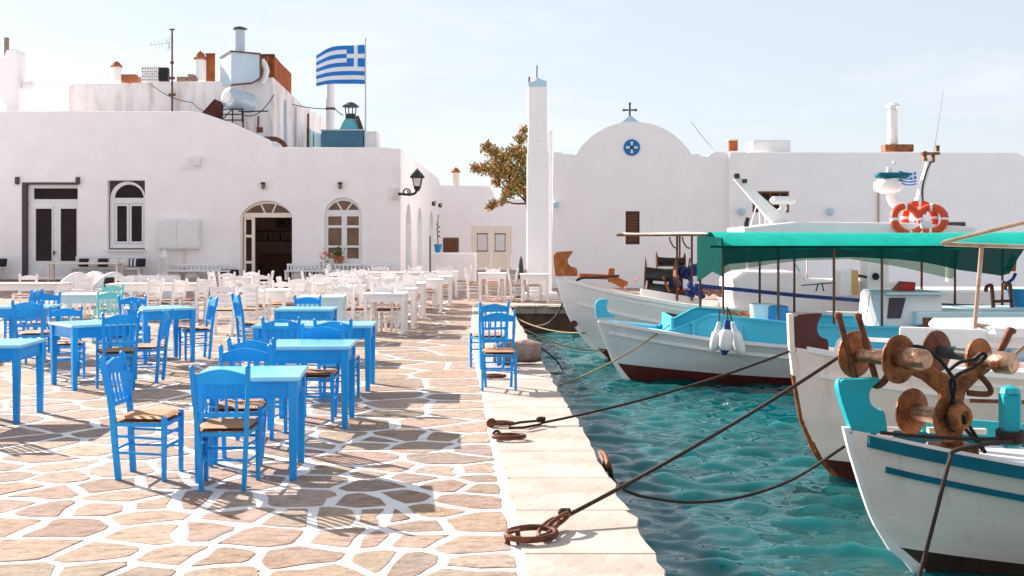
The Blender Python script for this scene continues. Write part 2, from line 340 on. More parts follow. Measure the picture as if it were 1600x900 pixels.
def stone_mat():
    m = bpy.data.materials.new('flagstone'); m.use_nodes = True; nt = m.node_tree; L = nt.links; b = nt.nodes['Principled BSDF']
    ge = N(nt, "ShaderNodeNewGeometry"); oi = N(nt, "ShaderNodeObjectInfo")
    mp = N(nt, "ShaderNodeMapping", Scale=(1, 1.8, 1)); mp.inputs['Rotation'].default_value = (0, 0, R(12)); L.new(ge.outputs['Position'], mp.inputs[0])
    n1 = N(nt, "ShaderNodeTexNoise", Scale=7, Detail=10, Roughness=.72); L.new(mp.outputs[0], n1.inputs['Vector'])
    n2 = N(nt, "ShaderNodeTexNoise", Scale=.9, Detail=3); L.new(ge.outputs['Position'], n2.inputs['Vector'])
    rp = N(nt, "ShaderNodeValToRGB"); e = rp.color_ramp.elements
    e[0].position = .30; e[0].color = (.19, .118, .085, 1); e[1].position = .74; e[1].color = (.52, .385, .295, 1)
    x = e.new(.48); x.color = (.42, .292, .215, 1)
    L.new(n1.outputs[0], rp.inputs[0])
    hv = N(nt, "ShaderNodeHueSaturation"); mr = N(nt, "ShaderNodeMapRange"); mr.inputs['To Min'].default_value = .80; mr.inputs['To Max'].default_value = 1.15
    L.new(oi.outputs['Random'], mr.inputs[0]); L.new(mr.outputs[0], hv.inputs['Value'])
    ms = N(nt, "ShaderNodeMapRange"); ms.inputs['From Min'].default_value = .3; ms.inputs['From Max'].default_value = .7; ms.inputs['To Min'].default_value = .75; ms.inputs['To Max'].default_value = 1.2
    L.new(n2.outputs[0], ms.inputs[0]); L.new(ms.outputs[0], hv.inputs['Saturation']); L.new(rp.outputs[0], hv.inputs['Color'])
    mh = N(nt, "ShaderNodeMapRange"); mh.inputs['To Min'].default_value = .485; mh.inputs['To Max'].default_value = .512; rn = N(nt, "ShaderNodeTexWhiteNoise", noise_dimensions='1D'); L.new(oi.outputs['Random'], rn.inputs['W']); L.new(rn.outputs['Value'], mh.inputs[0]); L.new(mh.outputs[0], hv.inputs['Hue'])
    nr = N(nt, "ShaderNodeTexNoise", Scale=2.4, Detail=6, Roughness=.6); mp2 = N(nt, "ShaderNodeMapping", Scale=(1, 2.6, 1)); L.new(ge.outputs['Position'], mp2.inputs[0]); L.new(mp2.outputs[0], nr.inputs['Vector'])
    sb = N(nt, "ShaderNodeMath", operation='SUBTRACT'); sb.inputs[1].default_value = .5; ab = N(nt, "ShaderNodeMath", operation='ABSOLUTE'); L.new(nr.outputs[0], sb.inputs[0]); L.new(sb.outputs[0], ab.inputs[0])
    cr = N(nt, "ShaderNodeMapRange"); cr.inputs['From Min'].default_value = .0; cr.inputs['From Max'].default_value = .011; cr.inputs['To Min'].default_value = .6; cr.inputs['To Max'].default_value = 0; L.new(ab.outputs[0], cr.inputs[0])
    nm = N(nt, "ShaderNodeTexNoise", Scale=1.7, Detail=2); L.new(ge.outputs['Position'], nm.inputs['Vector']); gm = N(nt, "ShaderNodeMapRange"); gm.inputs['From Min'].default_value = .45; gm.inputs['From Max'].default_value = .6; L.new(nm.outputs[0], gm.inputs[0])
    ml = N(nt, "ShaderNodeMath", operation='MULTIPLY'); L.new(cr.outputs[0], ml.inputs[0]); L.new(gm.outputs[0], ml.inputs[1])
    mc = N(nt, "ShaderNodeMixRGB"); mc.inputs[2].default_value = (.10, .06, .045, 1); L.new(ml.outputs[0], mc.inputs[0]); L.new(hv.outputs[0], mc.inputs[1])
    L.new(mc.outputs[0], b.inputs['Base Color']); b.inputs['Roughness'].default_value = .8; b.inputs['Specular IOR Level'].default_value = .3
    # cleft ledges
    n3 = N(nt, "ShaderNodeTexNoise", Scale=3.2, Detail=10, Roughness=.62); L.new(mp.outputs[0], n3.inputs['Vector'])
    st = N(nt, "ShaderNodeMath", operation='SNAP'); st.inputs[1].default_value = .09; L.new(n3.outputs[0], st.inputs[0])
    ad = N(nt, "ShaderNodeMath", operation='MULTIPLY_ADD'); ad.inputs[1].default_value = .8; L.new(n1.outputs[0], ad.inputs[0]); L.new(st.outputs[0], ad.inputs[2])
    bp = N(nt, "ShaderNodeBump", Strength=.75, Distance=.03); L.new(ad.outputs[0], bp.inputs['Height']); bp.inputs['Strength'].default_value = 1.0; bp.inputs['Distance'].default_value = .05; L.new(bp.outputs[0], b.inputs['Normal'])
    return m
M['stone'] = stone_mat()
M['mortar'] = mat('white painted joints', (.74, .70, .69), .75, (.50, .42, .37), 4, detail=9, lo=.5, hi=.85, bump=.5, bscale=14, spec=.3)
M['coping'] = mat('limewashed coping', (.36, .275, .225), .85, (.50, .42, .37), 1.6, bump=.6, bscale=10, spec=.25, coord='Object', var=.05, detail=9, lo=.3, hi=.6)
M['quay_face'] = mat('wet quay wall', (.13, .075, .05), .7, (.07, .04, .03), 3, bump=.8, bscale=6)

def water_mat():
    m = bpy.data.materials.new('harbour water'); m.use_nodes = True; nt = m.node_tree; L = nt.links; b = nt.nodes['Principled BSDF']
    ge = N(nt, "ShaderNodeNewGeometry")
    n0 = N(nt, "ShaderNodeTexNoise", Scale=.35, Detail=3); L.new(ge.outputs['Position'], n0.inputs['Vector'])
    rp = N(nt, "ShaderNodeValToRGB"); rp.color_ramp.elements[0].position = .3; rp.color_ramp.elements[1].position = .7
    rp.color_ramp.elements[0].color = (.0, .05, .054, 1); rp.color_ramp.elements[1].color = (.0, .095, .10, 1)
    L.new(n0.outputs[0], rp.inputs[0]); L.new(rp.outputs[0], b.inputs['Base Color'])
    b.inputs['Roughness'].default_value = .02; b.inputs['IOR'].default_value = 1.55; b.inputs['Specular Tint'].default_value = (.45, .95, 1, 1)
    b.inputs['Subsurface Weight'].default_value = 1; b.inputs['Subsurface Radius'].default_value = (.3, 1, 1); b.inputs['Subsurface Scale'].default_value = 1.2
    return m
M['water'] = water_mat()
# ---------------------------------------------------------------- ground, quay, water
WZ = -0.65
def edge_x(y): return 1.035 - .0375 * y
def inner_x(y): return .40 - .054 * y if y < 20 else -.68 - .03 * (y - 20)
QY = 29.6
g = MB()
poly = [(-60, -8), (inner_x(-8) + .05, -8), (inner_x(20) + .05, 20), (inner_x(QY) + .05, QY + .5), (60, QY + .5), (60, 120), (-60, 120)]
tri = tessellate_polygon([[Vector((*p, 0)) for p in poly]])
g.add([(*p, 0) for p in poly], [tuple(t) for t in tri])
plaza = tag(g.build('plaza', M['mortar']), kind='structure')

# flagstones: irregular cells, each a stone of its own
rs = np.random.RandomState(11)
px = """66 695;139 702;61 718;7 730;73 731;181 736;15 744;93 746;171 758;29 762;70 770;198 777;10 792;64 797;161 795;244 788;232 806;10 820;103 824;245 834;46 861;147 867;276 873;144 890;32 896;220 897;264 751;305 785;349 785;469 777;584 781;500 751;584 758;373 807;322 829;412 836;552 839;515 810;601 807;332 876;471 874;606 876;456 812;337 896;495 897;574 739;559 719;579 692;532 687;491 692;583 690;637 682;690 683;663 697;747 685;723 670;753 703;700 717;603 732;683 737;750 735;650 747;757 748;700 758;763 763;617 777;733 782;610 807;670 800;740 817;583 840;647 843;653 823;730 853;630 877;750 880;740 897;330 745;400 750;430 735;380 715;300 725;240 705;330 695;440 705;520 735;30 690;190 690"""
seeds = [tuple(gp(*map(float, s.split())))[:2] for s in px.split(';')]
seeds = [s for s in seeds]
ymax_m = max(s[1] for s in seeds)
def ok_new(x, y, r): return all((x - a) ** 2 + ((y - b) * .9) ** 2 > r * r for a, b in seeds)
tries = 0
# the rest of the plaza by dart throwing in rings of growing distance
cell = {}
def put(x, y): seeds.append((x, y)); cell.setdefault((int(x // 1), int(y // 1)), []).append((x, y))
for s in seeds: cell.setdefault((int(s[0] // 1), int(s[1] // 1)), []).append(s)
def far_ok(x, y, r):
    for i in (-1, 0, 1):
        for j in (-1, 0, 1):
            for a, b in cell.get((int(x // 1) + i, int(y // 1) + j), ()):
                if (x - a) ** 2 + (y - b) ** 2 < r * r: return False
    return True
for k in range(26000):
    y = 4.5 + 56 * rs.rand() ** 1.3; xm = .47 * y + 1.5
    x = -xm + rs.rand() * (xm + (inner_x(y) if y < QY + .7 else min(xm, 9)))
    r = .5 + .34 * rs.rand() + (.12 if y > 25 else 0)
    if y < 11.2 and x > -.45 * y and y > 6.1: r = .50           # the rows set out above
    if x > (inner_x(y) - .12 if y < QY + .6 else 99): continue
    if far_ok(x, y, r): put(x, y)
P = np.array(seeds)
def clip(poly, nx, ny, c):           # keep nx*x + ny*y <= c
    out = []; n = len(poly)
    for i in range(n):
        a, b = poly[i], poly[(i + 1) % n]; da = nx * a[0] + ny * a[1] - c; db = nx * b[0] + ny * b[1] - c
        if da <= 0: out.append(a)
        if (da < 0) != (db < 0):
            t = da / (da - db); out.append((a[0] + t * (b[0] - a[0]), a[1] + t * (b[1] - a[1])))
    return out
stones = []
for i in range(len(P)):
    x, y = P[i]; d = np.hypot(P[:, 0] - x, P[:, 1] - y); nb = np.argsort(d)[1:18]
    hw = .017 + .013 * rs.rand() + min(.008, .0008 * y)
    poly = [(x - 1.1, y - 1.1), (x + 1.1, y - 1.1), (x + 1.1, y + 1.1), (x - 1.1, y + 1.1)]
    for j in nb:
        if d[j] > 2.6: break
        nx, ny = (P[j, 0] - x) / d[j], (P[j, 1] - y) / d[j]
        w = hw + .030 * (rs.rand() ** 4)
        poly = clip(poly, nx, ny, nx * x + ny * y + d[j] / 2 - w)
        if len(poly) < 3: break
    if len(poly) < 3: continue
    if y < QY + .6:
        nl = math.hypot(1, .054); poly = clip(poly, 1 / nl, .054 / nl, (.40 - .05) / nl) if y < 20 else clip(poly, 1, .03, -.68 + .6 - .05)
    if len(poly) < 3: continue
    a = np.array(poly)
    # soften corners, then roughen the outline
    near = y < 14
    q = []
    for k in range(len(a)):
        p0, p1, p2 = a[k - 1], a[k], a[(k + 1) % len(a)]
        l0, l1 = np.hypot(*(p0 - p1)), np.hypot(*(p2 - p1)); c = min(.025 + .07 * rs.rand() ** 2, .28 * l0, .28 * l1)
        if l0 > 1e-4 and l1 > 1e-4:
            q.append(p1 + (p0 - p1) / l0 * c)
            if near: q.append(p1 * .5 + .25 * (p1 + (p0 - p1) / l0 * c) + .25 * (p1 + (p2 - p1) / l1 * c))
            q.append(p1 + (p2 - p1) / l1 * c)
            if near and l1 > .3: q.append((p1 + p2) / 2 + rs.randn(2) * .016)
    a = np.array(q)
    if len(a) < 4: continue
    a = a + rs.randn(*a.shape) * (.006 if near else .004)
    area = .5 * abs(np.dot(a[:, 0], np.roll(a[:, 1], 1)) - np.dot(a[:, 1], np.roll(a[:, 0], 1)))
    if area < .012: continue
    cx, cy = a.mean(0); vis = area / cy ** 3 * (1 if abs(cx / cy) < .45 and cy > 5.9 else .0001)
    stones.append((vis, a, (cx, cy)))
stones.sort(key=lambda s: -s[0])
def stone_geo(mb, a, c, h):
    n = len(a); ctr = a.mean(0)
    ins = ctr + (a - ctr) * (1 - .007 / max(.1, np.abs(a - ctr).max()))
    base = [(p[0] - c[0], p[1] - c[1], -.01) for p in a]; mid = [(p[0] - c[0], p[1] - c[1], h - .0025) for p in a]
    top = [(p[0] - c[0], p[1] - c[1], h + rs.randn() * .0006) for p in ins]
    f = [(i, (i + 1) % n, n + (i + 1) % n, n + i) for i in range(n)] + [(n + i, n + (i + 1) % n, 2 * n + (i + 1) % n, 2 * n + i) for i in range(n)]
    mb.add(base + mid + top, f + [tuple(range(2 * n, 3 * n))])
for vis, a, c in stones[:300]:
    b = MB(); stone_geo(b, a, c, .0035 + .0025 * rs.rand()); o = b.build('flagstone', M['stone'], plaza); o.location = (c[0], c[1], 0)
b = MB()
for vis, a, c in stones[300:]: stone_geo(b, a, (0, 0), .003 + .002 * rs.rand())
o = b.build('flagstone', M['stone'], plaza); o.name = 'far_flagstones'; o['kind'] = 'stuff'

# quay: wall, coping slabs
q = MB()
pts = [(edge_x(-8) - .03, -8), (edge_x(QY) - .03, QY + .03), (60, QY + .03)]
for (a, b_) in zip(pts, pts[1:]):
    q.add([(a[0], a[1], -.02), (b_[0], b_[1], -.02), (b_[0], b_[1], -3), (a[0], a[1], -3)], [(0, 1, 2, 3)])
quay = tag(q.build('quay', M['quay_face']), kind='structure')
ys = [-8, -5, -2.6, -.8, .6, 2.0, 3.3, 4.6, 5.65, 6.43, 7.45, 8.45, 9.5, 10.7, 11.9, 13.1, 14.3, 15.6, 17, 18.5, 20, 21.6, 23.2, 24.8, 26.4, 28.0, QY - .01]
for y0, y1 in zip(ys, ys[1:]):
    gp_ = .002; n = 6; b = MB(); yc = (y0 + y1) / 2; xc = (edge_x(yc) + inner_x(yc)) / 2
    L = [(inner_x(y0 + gp_) + .01, y0 + gp_)]
    jit = lambda: rs.randn() * .014
    L = [(inner_x(y) + jit(), y) for y in np.linspace(y0 + gp_, y1 - gp_, n)] + [(edge_x(y) + jit(), y) for y in np.linspace(y1 - gp_, y0 + gp_, n)]
    h = .010 + .003 * rs.rand()
    b.prism([[(p[0] - xc, p[1] - yc) for p in L]], .2, lambda a, c, e: (a, c, h - .2 + e))
    o = b.build('coping_stone', M['coping'], quay, bevel=.006); o.location = (xc, yc, 0)
x = edge_x(QY) - .75
while x < 30:
    w = 1.1 + .6 * rs.rand(); b = MB(); b.box((0, 0, 0), (w - .012, .72, .22), bev=.014)
    o = b.build('coping_stone', M['coping'], quay); o.location = (x + w / 2, QY + .36, -.092 + .004 * rs.rand()); x += w

# water with real ripples
gx = np.unique(np.round(np.concatenate([np.linspace(-4, -.2, 12), np.arange(-.2, 7.5, .036), np.linspace(7.5, 14, 60), np.linspace(14, 60, 24)]), 4))
gy = np.unique(np.round(np.concatenate([np.linspace(-9, 5, 20), np.arange(5, 14, .034), np.arange(14, 30.2, .06)]), 4))
X, Y = np.meshgrid(gx, gy, indexing='ij'); Z = np.zeros_like(X)
wr = np.random.RandomState(5)
for k in range(60):
    lam = .29 * (1.13 ** wr.randint(0, 10)); th = R(76) + wr.randn() * .75; ph = wr.rand() * 6.28
    kx, ky = math.cos(th) * 2 * math.pi / lam, math.sin(th) * 2 * math.pi / lam
    w = np.sin(X * kx + Y * ky + ph + 1.1 * np.sin(X * 1.3 + ph * 2) + .9 * np.sin(Y * .9 + ph))
    Z += .0070 * lam ** .9 * (w + .3 * np.cos(2 * (X * kx + Y * ky + ph)))
Z *= 1.0
me = bpy.data.meshes.new('water'); nx_, ny_ = X.shape
V = np.stack([X, Y, Z + WZ], -1).reshape(-1, 3)
ii, jj = np.meshgrid(np.arange(nx_ - 1), np.arange(ny_ - 1), indexing='ij'); a0 = ii * ny_ + jj
Q = np.stack([a0, a0 + ny_, a0 + ny_ + 1, a0 + 1], -1).reshape(-1, 4)
me.vertices.add(len(V)); me.vertices.foreach_set('co', V.astype(np.float32).ravel())
me.loops.add(Q.size); me.loops.foreach_set('vertex_index', Q.astype(np.int32).ravel())
me.polygons.add(len(Q)); me.polygons.foreach_set('loop_start', np.arange(0, Q.size, 4, dtype=np.int32)); me.polygons.foreach_set('loop_total', np.full(len(Q), 4, np.int32))
me.update(); me.validate(); me.shade_smooth(); me.materials.append(M['water'])
o = bpy.data.objects.new('water', me); C.objects.link(o); tag(o, kind='structure')
# ---------------------------------------------------------------- taverna chairs and tables
def arch_rail(mb, w0, zb, zt, dip, th, y0, lean, holes=False):
    """wavy top rail between the posts: flat below, arched above"""
    n = 12; top = []
    for k in range(n + 1):
        t = k / n; a = abs(2 * t - 1)
        h = zt - dip * (a ** 1.6) + (.012 * math.exp(-((a - .93) / .07) ** 2))
        top.append((-w0 / 2 + w0 * t, h))
    out = [(-w0 / 2, zb), (w0 / 2, zb)] + top[::-1]
    fr_ = lambda a, b, c: (a, y0 - th / 2 + c + lean * (b - .45), b)
    if not holes: mb.prism([out], th, fr_); return
    hb, ht, hx_ = .80, .835, .075; zx = lambda x: float(np.interp(x, [p[0] for p in top], [p[1] for p in top]))
    mb.prism([[(-w0 / 2, zb), (-hx_, zb), (-hx_, hb), (-hx_, ht), (-hx_, zx(-hx_))] + [p for p in top[::-1] if p[0] < -hx_ - .005]], th, fr_); mb.prism([[(hx_, zb), (w0 / 2, zb)] + [p for p in top[::-1] if p[0] > hx_ + .005] + [(hx_, zx(hx_)), (hx_, ht), (hx_, hb)]], th, fr_)
    mb.prism([[(-hx_, zb), (hx_, zb), (hx_, hb), (-hx_, hb)]], th, fr_); mb.prism([[(-hx_, ht), (hx_, ht), (hx_, zx(hx_)), (0, zx(0)), (-hx_, zx(-hx_))]], th, fr_)
def make_chair(name, m, slot=False, ladder=False, simple=False, g=1.0):
    """chair facing +y, origin on the ground below the seat"""
    t = thing(name, 'x', 'chair')
    W, D, SH, H = .41, .37, .45, .885; lean = -.17
    for s in (-1, 1):                                  # front legs
        b = MB(); b.bar((s * (W / 2 - .015), D / 2, 0), (s * (W / 2 - .018), D / 2, SH - .02), .028 * g, .028 * g, .036 * g)
        b.bar((s * (W / 2 - .018), D / 2, SH - .02), (s * (W / 2 - .018), D / 2, SH + .012), .036 * g, .036 * g, .03 * g); b.build('front_leg', m, t)
    def post_x(z): return .148 + .047 * (z / H)
    for s in (-1, 1):                                  # rear posts: splayed, bent back above the seat
        b = MB(); z = [0, .25, SH, .62, .76, H]; off = [.035, .012, 0, -.022, -.055, -.082]
        pts = [Vector((s * post_x(zz), -D / 2 - .01 + o_ * .9, zz)) for zz, o_ in zip(z, off)]
        for p, q in zip(pts, pts[1:]): b.bar(p, q + (q - p).normalized() * .002, .030 * g, .040 * g)
        b.lathe([(.017, 0), (.019, .006), (.006, .018), (0, .02)], pts[-1], n=8)
        b.build('rear_post', m, t, weld=.0005)
    yb = -D / 2 - .01
    b = MB(); arch_rail(b, post_x(.8) * 2 - .012, .765, .872, .045, .022, yb - .055, -.30 * 0, slot); b.build('top_rail', m, t, weld=.0005)
    if ladder:
        for z, o_ in ((.53, -.008), (.61, -.022), (.69, -.036)):
            b = MB(); b.box((0, yb + o_, z), (post_x(z) * 2 - .01, .018, .040 * g)); b.build('ladder_rung', m, t)
    else:
        b = MB(); b.bar((-post_x(.55) + .01, yb - .012, .545), (post_x(.55) - .01, yb - .012, .545), .018, .034); b.build('lower_rail', m, t)
        for k in range(4):
            x = -.105 + .07 * k; b = MB()
            b.tube([(x, yb - .012, .55), (x, yb - .022, .60), (x * 1.03, yb - .034, .66), (x * 1.05, yb - .046, .71), (x * 1.08, yb - .053, .772)], [.008, .013, .009, .012, .009], 6, cap=False); b.build('spindle', m, t)
    # seat frame and woven seat
    b = MB()
    fl = [(-W / 2 + .018, D / 2), (W / 2 - .018, D / 2), (post_x(SH), -D / 2), (-post_x(SH), -D / 2)]
    for p, q in zip(fl, fl[1:] + fl[:1]): b.bar((*p, SH - .045), (*q, SH - .045), .018, .030)
    b.build('seat_frame', m, t)
    b = MB()
    def seat(i, j, top):
        a, c = 2 * i - 1, 2 * j - 1; hw = (W / 2 - .01) * (1 + c) / 2 + (post_x(SH) + .008) * (1 - c) / 2; e = max(abs(a), abs(c))
        z = SH + .016 - .016 * (1 - e) - (.018 if e > .99 else 0) if top else SH - .026
        return (a * hw * (1 if e < .99 else 1.0), c * (D / 2 + .008), z)
    b.grid(lambda i, j: seat(i, j, True), 10, 10); b.grid(lambda i, j: seat(1 - i, j, False), 10, 10)
    b.build('seat', M['rush'], t, smooth=50)
    for s in (-1, 1):                                  # stretchers
        for zf, zr in ((.30, .32), (.19, .20)):
            b = MB(); b.tube([(s * (W / 2 - .02), D / 2, zf), (s * post_x(zr), yb + .015, zr)], .0095 * g, 6, cap=False); b.build('stretcher', m, t)
    for z in (.33, .24):
        b = MB(); b.tube([(-W / 2 + .02, D / 2, z), (W / 2 - .02, D / 2, z)], .0095 if z > .3 else .012, 6, cap=False); b.build('stretcher', m, t)
    b = MB(); b.tube([(-post_x(.22), yb + .012, .22), (post_x(.22), yb + .012, .22)], .0095 * g, 6, cap=False); b.build('stretcher', m, t)
    if simple:                                        # far chairs: frame pieces joined, seat and rails stay apart
        mb = MB(); 
        for ch in kids(t):
            if ch.name.split('.')[0] in ('stretcher', 'spindle', 'seat_frame', 'lower_rail'):
                mb.add([v.co for v in ch.data.vertices], [tuple(p.vertices) for p in ch.data.polygons]); bpy.data.objects.remove(ch)
        mb.build('frame', m, t)
    return t
def make_table(name, m, mtop, sx=.78, sy=.78, H=.755, oy=.055):
    t = thing(name, 'x', 'table')
    b = MB(); b.box((0, 0, H - .016), (sx, sy, .032), bev=.009); b.build('tabletop', mtop, t)
    lx, ly = sx / 2 - oy, sy / 2 - oy
    for a, c in ((-1, -1), (1, -1), (1, 1), (-1, 1)):
        b = MB(); b.box((a * lx, c * ly, H - .09), (.068, .068, .115)); b.box((a * lx, c * ly, (H - .146) / 2), (.05, .05, H - .146), taper=(1.32, 1.32)); b.build('leg', m, t)
    for a in (-1, 1):
        b = MB(); b.box((0, a * ly, H - .088), (2 * lx - .066, .024, .112)); b.build('apron', m, t)
        b = MB(); b.box((a * lx, 0, H - .088), (.024, 2 * ly - .066, .112)); b.build('apron', m, t)
    b = MB()
    for a in (-1, 1): b.box((0, a * (ly + .016), H - .15), (2 * lx, .012, .012)); b.box((a * (lx + .016), 0, H - .15), (.012, 2 * ly - .01, .012))
    b.build('apron_bead', m, t)
    return t
PROTO = {}
USED = set()
def place(kind, make, x, y, deg, label, group, cat=None):
    if kind not in PROTO: PROTO[kind] = make()
    o = PROTO[kind]
    if kind in USED: o = copy_tree(o)
    USED.add(kind)
    o.location = (x, y, .005); o.rotation_euler = (0, 0, R(deg)); o['label'] = label; o['group'] = group; o.scale = [1 + .016 * math.sin(7.3 * x + 3.1 * y)] * 3
    if cat: o['category'] = cat
    return o
blue_chair = lambda: make_chair('taverna_chair', M['blue'])
slot_chair = lambda: make_chair('taverna_chair', M['blue'], slot=True)
blue_table = lambda: make_table('taverna_table', M['blue'], M['blue_top_glare'])
GB, GT = 'blue taverna chairs on the plaza', 'blue taverna tables on the plaza'
for x, y, a, l in (
    (-1.965, 8.715, 5.5, 'blue square table nearest the bottom edge, chairs on its near and far sides'),
    (-1.90, 10.97, 2.5, 'blue square table directly behind the front one, standing nearest the open paving'),
    (-5.03, 13.80, 41, 'blue square table set cornerwise, beside the chair seen from behind'),
    (-5.03, 16.50, 36, 'blue table set cornerwise farther back, white chairs behind it'),
    (-5.08, 11.30, 4, 'blue table cut off by the photo edge, no chair in front of it'),
    (-7.15, 17.0, 5, 'blue table at the photo edge with a chair backed against its front')):
    place('bt', blue_table, x, y, a, l, GT)
place('bl', lambda: make_table('taverna_table', M['blue'], M['blue_top_glare'], 1.38, .76), -2.31, 13.58, 2, 'long blue table with two chairs along its near side', GT)
place('bs', lambda: make_table('taverna_table', M['blue'], M['blue_top_glare'], .86, .72), -2.99, 16.75, 1, 'small blue table between the long table and the white chairs', GT)
for x, y, a, l in (
    (-2.705, 8.56, -92, 'blue chair standing sideways and clear of the tables, rush seat in full sun'),
    (-2.03, 8.215, 3, 'blue chair seen from behind, tucked into the front table'),
    (-2.15, 9.10, 184, 'blue chair facing us across the front table, rush seat in its shade'),
    (-2.24, 10.22, -2, 'blue chair seen from behind, between the front table and the second table'),
    (-1.90, 11.20, 178, 'blue chair facing us from under the second table, lit rush seat beside its leg'),
    (-1.90, 12.58, -3, 'blue chair with a solid wavy rail at the long table, seen from behind'),
    (-3.98, 17.7, -62, 'blue chair turned side on at the end of the small blue table'),
    (-3.10, 17.22, 180, 'blue chair facing us over the small blue table, pale table behind it'),
    (-4.60, 13.42, 28, 'blue chair seen from behind at the table set cornerwise'),
    (-4.48, 14.12, 92, 'blue chair in side view with its back to the front table row'),
    (-5.62, 14.55, 205, 'blue chair facing us over the nearer cornerwise table'),
    (-6.62, 15.98, 2, 'blue chair seen from behind at the table by the photo edge'),
    (-7.30, 17.85, 182, 'blue chair facing us behind the edge table, pale turquoise table behind it'),
    (-8.22, 19.3, 88, 'blue chair far at the photo edge, seen side on'),
    (-8.0, 16.95, -88, 'blue chair half out of the photo beside the edge table'),
    (-5.38, 15.62, 95, 'blue chair showing only a narrow edge between the two cornerwise tables'),
    (-5.62, 17.15, 205, 'blue chair facing us over the farther cornerwise table'),
    (-4.62, 16.82, 118, 'blue chair angled in to the farther cornerwise table, white chairs close behind'),
    (-5.06, 10.72, 2, 'blue chair of which only a post shows at the photo edge'),
    (-.155, 13.42, 182, 'nearer blue chair of the two alone on the quay edge'),
    (-.32, 15.55, 18, 'farther blue chair of the pair alone on the quay edge, turned away')):
    place('bc', blue_chair, x, y, a, l, GB)
place('bc_slot', slot_chair, -2.50, 12.72, 1, 'blue chair with a hand slot in its top rail at the long table', GB)

# pale turquoise set and white sets
place('tt', lambda: make_table('taverna_table', M['palecyan'], M['palecyan'], .8, .8), -7.62, 20.5, 4, 'pale turquoise square table among the blue chairs', 'pale turquoise tables')
place('tt', None, -3.28, 19.9, 2, 'pale turquoise table partly hidden by a blue chair, white chairs beside it', 'pale turquoise tables')
place('tc', lambda: make_chair('taverna_chair', M['turq_f']), -7.5, 21.4, 180, 'turquoise chair facing us behind the pale turquoise table', 'turquoise chairs')
place('tc', None, -6.75, 19.2, 30, 'turquoise chair with a rush seat, back to the cornerwise blue tables', 'turquoise chairs')
wc = lambda: make_chair('taverna_chair', M['white_chair'], ladder=True, simple=True, g=1.4)
wt = lambda: make_table('taverna_table', M['white_chair'], M['white_chair'], .8, .8)
wl_ = lambda: make_table('taverna_table', M['white_chair'], M['cream'], 2.0, .85)
GW, GWT = 'white taverna chairs', 'white taverna tables'
WT = [(-2.32, 21.25, 0), (-2.30, 23.2, 1), (-2.32, 25.7, 0), (-2.05, 27.6, 1), (-1.95, 30.2, 0), (-4.75, 22.6, 0), (-4.4, 25.6, 2), (-4.5, 28.6, 0), (-6.9, 29.4, 0), (-4.3, 31.6, 0), (-3.5, 24.3, 1), (-3.25, 28.9, 0)]
WTL = ['white table nearest us in the row along the open paving', 'white table second in the row along the open paving', 'white table third in the row along the open paving', 'white table fourth in the row along the open paving', 'farthest white table in the row along the open paving',
       'white table with chair backs crowded round it, just behind the blue ones', 'white table amid the chairs in front of the arched window', 'white table in front of the open arched doorway', 'white table below the metal cabinet on the wall', 'white table nearest the striped cushions under the arched window', 'white table hemmed in between the paving row and the window table', 'white table hemmed in between the far paving row and the doorway table']
for (x, y, a), l in zip(WT, WTL): place('wt', wt, x, y, a, l, GWT)
for x, y, a, l in ((-10.9, 25.6, 0, 'long cream topped table at the photo edge before the terrace'), (-7.75, 25.2, 2, 'long cream topped table in front of the wicker armchairs'), (-3.4, 33.6, 0, 'long white table close to the wall below the arched window')):
    place('wl', wl_, x, y, a, l, GWT)
WC = []
side = {0: 'near side', 180: 'far side', -90: 'west end', 90: 'east end'}
tabs = ['nearest table of the paving row', 'second table of the paving row', 'third table of the paving row', 'fourth table of the paving row', 'farthest table of the paving row',
        'white table behind the blue ones', 'white table before the arched window', 'white table before the open doorway', 'white table below the wall cabinet', 'white table by the striped cushions', 'white table hemmed in beside the paving row', 'white table hemmed in near the striped cushions']
for k, (x, y, a) in enumerate(WT):
    for dx, dy, r, w in ((-.2, -.44, 2, 'backed toward us at'), (.05, .46, 183, 'facing us across'), (-.52, .05, -88, 'at the doorway end of'), (.5, -.02, 92, 'at the harbour end of')):
        if k in (0, 1, 2, 3, 4) and r == 92: continue       # the paving row is clear on the harbour side
        if k == 0 and r == 2: dx, dy = -.05, .08; r = 0
        WC.append((x + dx + rs.randn() * .04, y + dy + rs.randn() * .04, r + rs.randn() * 5, 'white chair ' + w + ' the ' + tabs[k]))
WC += [(-5.25, 21.1, 6, 'white ladder back chair nearest the blue tables, seen from behind'), (-4.84, 21.35, -4, 'second white ladder back chair from the blue corner tables, seen from behind'),
       (-3.0, 21.3, -20, 'white chair with an orange rush seat beside the pale turquoise table'),
       (-7.7, 24.3, 60, 'first white slanting chair before the long cream table'), (-7.25, 24.5, 65, 'second white slanting chair before the long cream table'), (-6.75, 24.4, 70, 'third white slanting chair, nearest the doorway'),
       (-8.9, 26.1, 175, 'white chair facing us behind the long cream table, beside the wicker armchairs'), (-8.3, 26.1, 182, 'white chair facing us behind the middle of the long cream table'),
       (-9.9, 26.4, 178, 'white slatted chair between the two long cream tables'), (-11.3, 26.7, 184, 'white slatted chair facing us behind the cream table at the photo edge'),
       (-6.5, 26.9, 170, 'white chair standing free before the metal cabinet'), (-5.9, 27.2, 200, 'white chair standing free before the doorway jamb'),
       (-2.9, 34.3, 180, 'white chair under the arched window with its back to the wall bench'), (-4.0, 34.3, 180, 'white chair at the wall table beside the doorway')]
for x, y, a, l in WC: place('wc', wc, x, y, a, l, GW)
